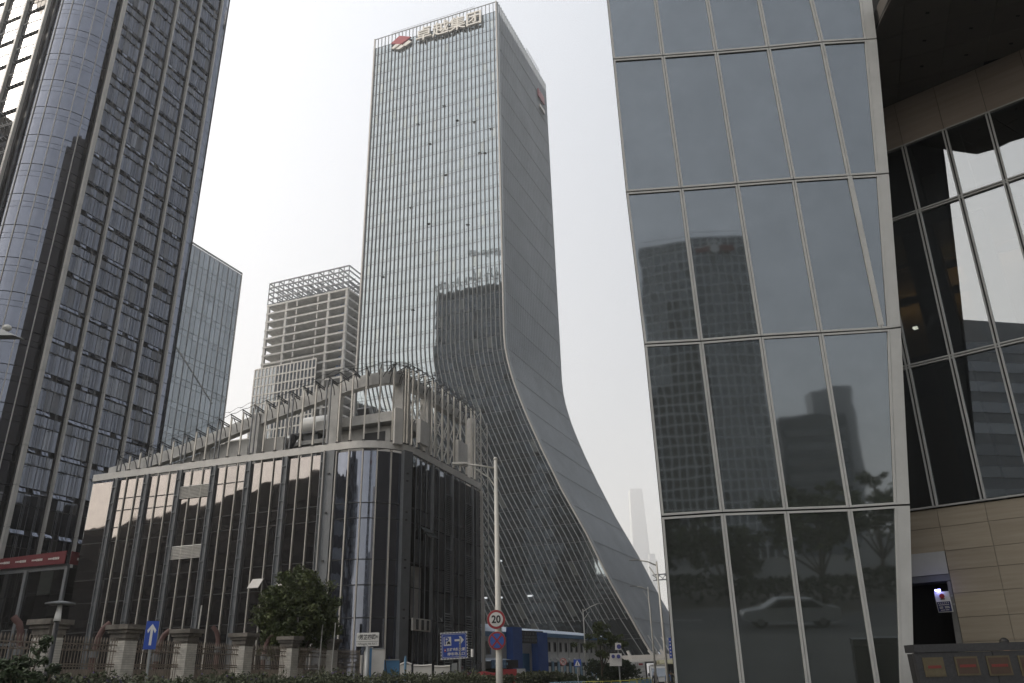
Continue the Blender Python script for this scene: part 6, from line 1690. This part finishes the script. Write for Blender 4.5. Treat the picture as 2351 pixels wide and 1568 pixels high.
def sb_(x0, y0, x1, y1, m_, nm, o_=0.): a, b, c2, d2 = [atd(x, y, 72-o_) for x, y in ((x0, y1), (x1, y1), (x1, y0), (x0, y0))]; obj(nm, MB().slab([a, b, c2, d2], .05), m_, T)
sb_(1400, 1500, 1427.5, 1529, 'signwhite', 'lower_board'); sb_(1412, 1476, 1426, 1492, 'signwhite', 'upper_board')
for x, y, rr_ in ((1408, 1507, 4), (1420, 1507, 4.4), (1421, 1484.5, 5)):
    c = atd(x, y, 71.8); tt, nn_ = facing(c); obj('blue_disc', MB().extrude(disc(c, tt, Z, rr_/1954*72, 18), nn_*-.02), mat('disc_blue%d' % x, (.05, .06, .25), .5), T)
b0 = gp(1541, 60, 1560); t_, n = facing(b0); T = thing('blue_sign', b0, 'tall blue road sign mostly hidden behind the leaning glass slab', 'traffic sign')
obj('post', MB().tube([b0+t_*.5, b0+t_*.5+Z*atd(1541, 1466, 60)[2]], .07, 8), 'polegrey', T)
a, b, c2, d2 = [atd(x, y, 60) for x, y in ((1537.5, 1511), (1560, 1511), (1557, 1464), (1534.5, 1464))]; obj('plate', MB().slab([a, b, c2, d2], .04), 'signblue', T)
bl = MB()
for k in range(5): bl.slab([p_*(1-.002) + Z*.003 for p_ in (a*(1-k/6-.1)+d2*(k/6+.1)+(b-a)*.08, a*(1-k/6-.1)+d2*(k/6+.1)+(b-a)*.2, a*(1-k/6-.17)+d2*(k/6+.17)+(b-a)*.2, a*(1-k/6-.17)+d2*(k/6+.17)+(b-a)*.08)], .01)
obj('lettering', bl, 'signwhite', T)

# ------------------------------------------------------------------ vehicles
def wheels(T, c, d, sd_, L, W, r, xs):
    for a in xs:
        for s_ in (-1, 1):
            p_ = c + d*a + sd_*s_*W/2 + Z*r
            w_ = obj('wheel', MB().tube([p_-sd_*s_*.22, p_], r, 16), 'rubber', T); obj('rim', MB().tube([p_, p_+sd_*s_*.02], r*.55, 12), 'polegrey', w_)
# box truck, rear towards us
D = 104.; c = gp(1463, D, 1550); d = dirv(7); s_ = np.array([d[1], -d[0], 0])
d = dirv(-2); s_ = np.array([d[1], -d[0], 0])
T = thing('box_truck', c, 'white box truck seen from behind with double rear doors, parked left of the white van', 'truck'); W, Hh = 2.1, 2.05
obj('cargo_box', MB().obox(c+d*3+Z*(.85+Hh/2), s_, d, Z, W, 6, Hh), 'offwhite', T)
for k in (-1, 1):
    dr_ = obj('rear_door', MB().obox(c+s_*k*W*.245-d*.03+Z*(.85+Hh/2), s_, d, Z, W*.47, .05, Hh*.95), 'carwhite', T)
    obj('door_bar', MB().bar(c+s_*k*.12-d*.08+Z*.9, c+s_*k*.12-d*.08+Z*(.85+Hh*.95), .035), 'steel', dr_)
    obj('door_rib', MB().obox(c+s_*k*W*.245-d*.06+Z*1.3, s_, d, Z, W*.42, .03, .04).obox(c+s_*k*W*.245-d*.06+Z*1.8, s_, d, Z, W*.42, .03, .04).obox(c+s_*k*W*.245-d*.06+Z*2.3, s_, d, Z, W*.42, .03, .04), 'steel', dr_)
    obj('tail_light', MB().obox(c+s_*k*W*.42-d*.05+Z*.62, s_, d, Z, .3, .06, .12), 'signred', T)
obj('red_notice', MB().obox(c+s_*W*.25-d*.07+Z*(.85+Hh*.86), s_, d, Z, .5, .02, .22), 'signred', T)
obj('chassis', MB().obox(c+d*3+Z*.6, s_, d, Z, 1.9, 6.4, .3), 'dark', T); obj('cab', MB().obox(c+d*7.2+Z*1.3, s_, d, Z, 2.0, 1.9, 1.9), 'carwhite', T)
wheels(T, c, d, s_, 7, 2.0, .42, (1.3, 7.0))
# white van from behind with raised/low front
D = 92.; c = gp(1512, D, 1550); T = thing('van', c, 'white van facing us beside the street lamp, in front of the cream bus', 'van')
d = dirv(187); s_ = np.array([d[1], -d[0], 0])
prf = [(-2.3, .45), (2.2, .45), (2.35, .75), (2.2, 1.15), (1.6, 1.75), (1.2, 2.25), (-2.2, 2.3), (-2.35, 1.2)]
obj('body', MB().extrude([c+d*a-s_*.9+Z*z for a, z in prf], s_*1.8), 'carwhite', T)
obj('windscreen', MB().slab([c+d*2.2-s_*.78+Z*1.22, c+d*2.2+s_*.78+Z*1.22, c+d*1.36+s_*.72+Z*2.06, c+d*1.36-s_*.72+Z*2.06][::-1], .03), 'g_dark', T)
for k in (-1, 1):
    obj('headlight', MB().obox(c+d*2.33+s_*k*.66+Z*.86, s_, d, Z, .34, .06, .2), 'lamp', T); obj('mirror', MB().obox(c+d*1.7+s_*k*1.05+Z*1.45, s_, d, Z, .16, .1, .3), 'dark', T)
obj('grille', MB().obox(c+d*2.36+Z*.66, s_, d, Z, .9, .04, .16), 'dark', T); obj('number_plate', MB().obox(c+d*2.38+Z*.5, s_, d, Z, .42, .02, .13), 'signblue', T)
obj('roof_load', MB().obox(c+d*-.3+Z*2.36, s_, d, Z, 1.6, 3.0, .12), 'offwhite', T)
wheels(T, c, d, s_, 4.6, 1.7, .34, (-1.4, 1.5))
# bus
D = 118.; c = gp(1537, D, 1550); T = thing('bus', c, 'cream bus behind the white van, half hidden by the leaning glass slab', 'bus'); d = dirv(187); s_ = np.array([d[1], -d[0], 0])
obj('body', MB().extrude([c+d*a-s_*1.2+Z*z for a, z in ((-10, .4), (0, .4), (.15, 1.3), (.05, 2.8), (-.3, 3.25), (-10, 3.25))], s_*2.4), 'buspaint', T)
obj('windscreen', MB().slab([c+d*.16-s_*1.1+Z*1.45, c+d*.16+s_*1.1+Z*1.45, c+d*.08+s_*1.1+Z*2.65, c+d*.08-s_*1.1+Z*2.65][::-1], .03), 'g_dark', T)
for k in range(5): obj('side_window', MB().obox(c-d*(1.4+1.7*k)-s_*1.21*(-1 if False else 1)+Z*2.1, d, s_, Z, 1.5, .03, .9), 'g_dark', T)
for k in (-1, 1): obj('headlight', MB().obox(c+d*.14+s_*k*.9+Z*.85, s_, d, Z, .35, .06, .2), 'lamp', T)
wheels(T, c-d*4, d, s_, 10, 2.3, .48, (-3, 2.2))

# ------------------------------------------------------------------ people
def person(base, face_az, h, label, top='cloth_dark', bottom='cloth_dark', hair='hair', stride=.0, helmet=None, bag=False):
    f = dirv(face_az); s = np.array([f[1], -f[0], 0]); b = np.asarray(base, float); k = h/1.72
    T = thing('person', b, label, 'person')
    def P(fw, sd_, z): return b + f*fw*k + s*sd_*k + Z*z*k
    vs, es, rs = [], [], []
    def V(p, r): vs.append(tuple(p - b)); rs.append(r*k); return len(vs)-1
    def E(*ids):
        for a_, c_ in zip(ids[:-1], ids[1:]): es.append((a_, c_))
    pel = V(P(0, 0, .95), .145); wst = V(P(.0, 0, 1.12), .125); ch = V(P(.01, 0, 1.32), .15); nk = V(P(0, 0, 1.46), .06); hd0 = V(P(.01, 0, 1.53), .075); hd1 = V(P(.015, 0, 1.62), .095); hd2 = V(P(.0, 0, 1.69), .07)
    E(pel, wst, ch, nk, hd0, hd1, hd2)
    for sg in (-1, 1):
        st = stride*sg
        hp = V(P(.0, .09*sg, .88), .09); kn = V(P(.05+st*.5, .10*sg, .48), .062); an = V(P(st, .10*sg, .09), .045); to = V(P(st+.16, .11*sg, .04), .035); E(pel, hp, kn, an, to)
        sh = V(P(0, .17*sg, 1.40), .06); el = V(P(-.03-st*.3, .24*sg, 1.13), .045); wr = V(P(.10-st*.4, .24*sg, .90), .033); E(ch, sh, el, wr)
        hand = V(P(.13-st*.4, .235*sg, .83), .035); E(wr, hand)
        for q in range(4):
            fi = V(P(.145-st*.4+.018*(q-1.5), .235*sg+.0, .755+.006*abs(q-1.5)), .010); E(hand, fi)
        th = V(P(.17-st*.4, .22*sg, .80), .012); E(hand, th)
    me = bpy.data.meshes.new('body'); me.from_pydata(vs, es, []); me.update()
    o = bpy.data.objects.new('body', me); COL.objects.link(o); o.parent = T
    sk_ = o.modifiers.new('skin', 'SKIN'); sk_.use_smooth_shade = True
    for i, r in enumerate(rs): me.skin_vertices[0].data[i].radius = (r, r); 
    me.skin_vertices[0].data[0].use_root = True
    su = o.modifiers.new('sub', 'SUBSURF'); su.levels = 1; su.render_levels = 1
    dg = bpy.context.evaluated_depsgraph_get(); nm_ = bpy.data.meshes.new_from_object(o.evaluated_get(dg)); o.modifiers.clear(); o.data = nm_
    nm_.materials.clear()
    for m_ in ('skin', top, bottom): nm_.materials.append(M[m_])
    for p_ in nm_.polygons:
        z = p_.center.z/k; side = abs((Vector(p_.center) @ Vector([float(q) for q in s]))/k)
        p_.material_index = 0 if z > 1.46 or (z < .9 and side > .19) else (1 if z > .97 or side > .19 else 2); p_.use_smooth = True
    obj('hair', MB().ball(P(-.01, 0, 1.66), .103*k, .103*k, .10*k, 12, 8), helmet or hair, T, smooth=True)
    obj('nose', MB().obox(P(.105, 0, 1.60), f, s, Z, .03, .025, .04), 'skin', T)
    for sg in (-1, 1): obj('eye', MB().ball(P(.092, .033*sg, 1.625), .012), 'hair', T); obj('ear', MB().ball(P(0, .095*sg, 1.60), .02*k, .012*k, .03*k), 'skin', T)
    obj('mouth', MB().obox(P(.095, 0, 1.565), f, s, Z, .01, .045, .01), 'redtxt', T)
    if bag: obj('backpack', MB().obox(P(-.17, 0, 1.25), f, s, Z, .14, .28, .4), 'cloth_dark', T)
    return T
person(gp(1503.5, 76, 1550), 185, 1.68, 'person in dark clothes standing at the barriers left of the street lamp', stride=.12)
person(gp(1533, 78, 1550), 200, 1.72, 'person in a blue top and pale blue helmet beside the street lamp', top='cloth_blue', helmet='barrierblue', stride=.1)
person(gp(1541, 80, 1550), 190, 1.70, 'person in dark clothes nearest the edge of the glass slab', stride=-.15, bag=True)
hp_ = atd(2318, 1520, 22.0); pz = atd(2318, 1466, 22.0)[2]
T = thing('step', (hp_[0], hp_[1], 0), 'low stone step behind the dark granite wall', 'step'); obj('slab', MB().box(hp_[0]-.5, hp_[1]-.5, 0, hp_[0]+.5, hp_[1]+.5, .45), 'granite', T)
person((hp_[0], hp_[1], .45), 60, pz-.46, 'person behind the dark granite wall, only the black hair showing')
T = thing('motorbike', gp(1352, 68, 1550), 'parked scooters row half hidden in shrubs left of the second street lamp', 'scooter')
c = root_loc(T); d = dirv(60)
obj('body', MB().extrude([c+d*a+Z*z-np.array([.15, 0, 0]) for a, z in ((-.7, .5), (-.2, .35), (.35, .4), (.55, .95), (.35, 1.0), (.2, .55), (-.1, .75), (-.75, .85))], np.array([.3, .1, 0])), 'dark', T)
obj('wheel', MB().tube([c+d*.65+Z*.28-(.05, 0, 0), c+d*.65+Z*.28+(.05, 0, 0)], .28, 14), 'rubber', T); obj('wheel', MB().tube([c-d*.6+Z*.28-(.05, 0, 0), c-d*.6+Z*.28+(.05, 0, 0)], .28, 14), 'rubber', T)
obj('handlebar', MB().bar(c+d*.5+Z*1.05-(.3, -.1, 0), c+d*.5+Z*1.05+(.3, -.1, 0), .04), 'steel', T); obj('mirror', MB().ball(c+d*.5+Z*1.25+(.3, 0, 0), .07), 'lamp', T)

# ------------------------------------------------------------------ what stands behind the camera and shows in the glass
gt = thing('office_tower', (20, -178, 0), 'slender office tower with a pale window grid, seen mirrored in the glass slab', 'office tower')
GH = 88.; rc_ = np.array([22.0, -188.0, 0]);
def gpt(a, z, o=0.):  # gently bowed front
    t = (a-.5)*2; x = 4.0 + 33*a; y = -178 - 3.2*t*t; return np.array([x, y+o, z])
gq_, fr_ = [], MB()
for k in range(30):
    for i in range(16):
        a0, a1 = i/16, (i+1)/16; z0, z1 = 3+k*2.85, 3+(k+1)*2.85; q = [gpt(a1, z0), gpt(a0, z0), gpt(a0, z1), gpt(a1, z1)]; fr_.slab(q, .1)
obj('window_wall', fr_, 'g_dark', gt, kind='stuff')
gm = MB()
for k in range(31):
    for i in range(16): gm.bar(gpt(i/16, 3+k*2.85, .2), gpt((i+1)/16, 3+k*2.85, .2), .34, .3, Z)
for i in range(17): gm.bar(gpt(i/16, 0, .2), gpt(i/16, GH, .2), .34, .3, np.array([0, 1., 0]))
for k in range(3):
    for i in range(8): gm.bar(gpt(i/8, GH-1+k*1.6, .1), gpt((i+1)/8, GH-1+k*1.6, .1), .15)
obj('window_grid', gm, 'gridframe', gt)
obj('tower_body', MB().prism([(4, -181.5), (37, -181.5), (36, -205), (5, -205)], 0, GH-1), 'g_dark', gt)
sg_ = MB(); sc_ = gpt(.68, 84.5, .8)
obj('sign_strip', MB().obox(sc_+(0, 0, 0), (1,0,0), (0,1,0), Z, 11, .4, 1.6), mat('tower_sign', (.22, .08, .07), .6), gt)
sg_.extrude(disc(sc_+np.array([0, .3, -.1]), np.array([1., 0, 0]), Z, 1.3, 16), (0, .3, 0))
for dx, dz in ((-1.6, 1.2), (-.6, 2.1), (.6, 2.1), (1.6, 1.2)): sg_.extrude(disc(sc_+np.array([dx, .3, dz]), np.array([1., 0, 0]), Z, .5, 10), (0, .3, 0))
obj('sign_emblem', sg_, 'gridframe', gt)
def block(nm, x0, y0, x1, y1, h, m_, lab, rowsn=0):
    T = thing(nm, ((x0+x1)/2, (y0+y1)/2, 0), lab, 'building'); obj('wall', MB().box(x0, y0, 0, x1, y1, h), m_, T)
    if rowsn:
        b = MB()
        for k in range(rowsn):
            z = 3+k*(h-5)/rowsn
            b.box(x0+1, y1-.05, z, x1-1, y1+.1, z+(h-5)/rowsn*.5); b.box(x1-.05, y0+1, z, x1+.1, y1-1, z+(h-5)/rowsn*.5)
        obj('window_band', b, 'g_dark', T)
    return T
block('office_block', 41, -215, 58, -195, 38, 'steel', 'low dark block right of the grid tower in the mirrored view', 8)
block('office_block', 112, -520, 134, -500, 98, 'steel', 'distant dark slab mirrored beyond the trees', 0)
block('office_block', -14, -120, 2, -95, 14, 'facade_plain', 'low building behind the trees in the mirrored view', 4)
block('office_block', -125, -62, -58, -15, 48, 'steel', 'tall grey block out of frame behind the viewer, mirrored in the flared foot', 14)
block('office_block', -150, -20, -62, 31, 33, 'facade_plain', 'broad dark block out of frame at left, mirrored in the podium', 7)
block('office_block', -215, 30, -119, 61, 28, 'facade_plain', 'low dark block out of frame at left, mirrored in the dark annex', 6)
block('office_block', -215, 62, -118, 160, 104, 'facade_plain', 'dark block out of frame at left, mirrored in the flared tower', 24)
block('office_block', 41, 100, 92, 192, 38, 'facade_plain', 'broad dark block hidden behind the leaning glass slab', 8)
sheet('park_lawn', 'soil', [(-60, -60, 0), (70, -60, 0), (70, -15, 0), (-60, -15, 0)], .01)
hedge('park_hedge', [(-20, -19), (35, -19)], 1.0, lambda x, y: 1.9, 2600, .16, 'leaf2', 'dark hedge under the park trees behind the viewer', 'hedge', 77)
rt = np.random.default_rng(33)
for i, (x, y, hx, r0_) in enumerate(((3, -22, 7.0, 3.2), (8.5, -26, 6.4, 3.0), (-4, -24, 7.2, 3.4), (14.5, -22, 8.6, 3.2), (20, -26, 9.2, 3.4), (26, -23, 8.0, 3.2), (-12, -25, 7.5, 3.4))):
    c_ = (x, y, hx-r0_*.95); tree('park_tree', (x, y, 0), hx, blob_crown(c_, r0_, r0_, r0_*.85, 90, .55, 40+i), 34, .22, 'leaf', ['broad park tree behind the viewer, third from the left in the mirror', 'broad park tree behind the viewer, middle of the row', 'broad park tree behind the viewer, second from the left', 'tall park tree behind the viewer, right of the white car', 'tallest park tree behind the viewer', 'park tree at the right end of the row behind the viewer', 'park tree at the left end of the row behind the viewer'][i], trunk_r=.2, seed=50+i, group='park trees behind the viewer')
# white car on the cross street
c = np.array([10.0, -6.4, 0]); d = np.array([-1., 0, 0]); s_ = np.array([0, 1., 0]); T = thing('parked_car', c, 'white car standing on the street, seen mirrored low in the glass slab', 'car')
side = [(-2.2, .35), (2.15, .35), (2.28, .6), (2.1, .85), (1.2, .98), (.45, 1.42), (-1.0, 1.45), (-1.75, 1.05), (-2.25, .95), (-2.3, .55)]
obj('body', MB().extrude([c+d*a-s_*.86+Z*z for a, z in side], s_*1.72), 'carwhite', T)
obj('side_window', MB().extrude([c+d*a+s_*.87+Z*z for a, z in ((1.05, 1.0), (.42, 1.34), (-.9, 1.37), (-1.45, 1.02))], s_*.012), 'g_dark', T)
for k in (-1, 1): obj('headlight', MB().ball(c+d*2.14+s_*k*.6+Z*.72, .12, .16, .09), 'lamp', T)
wheels(T, c, d, s_, 4.5, 1.7, .33, (-1.35, 1.4))

# ------------------------------------------------------------------ haze
HZ = bpy.data.materials.new("haze"); HZ.use_nodes = True; t = HZ.node_tree; t.nodes.clear()
o_ = t.nodes.new("ShaderNodeOutputMaterial"); pv = t.nodes.new("ShaderNodeVolumePrincipled")
pv.inputs['Color'].default_value = (.99, .985, .975, 1); pv.inputs['Density'].default_value = .00042; pv.inputs['Anisotropy'].default_value = .6
t.links.new(pv.outputs[0], o_.inputs['Volume']); M['haze'] = HZ
HAZE = True
if HAZE:
    hz = obj('haze', MB().box(-1500, -600, -1.5, 1500, 2900, 560), 'haze'); hz['kind'] = 'stuff'
    HZ.cycles.homogeneous_volume = True if hasattr(HZ, 'cycles') else None
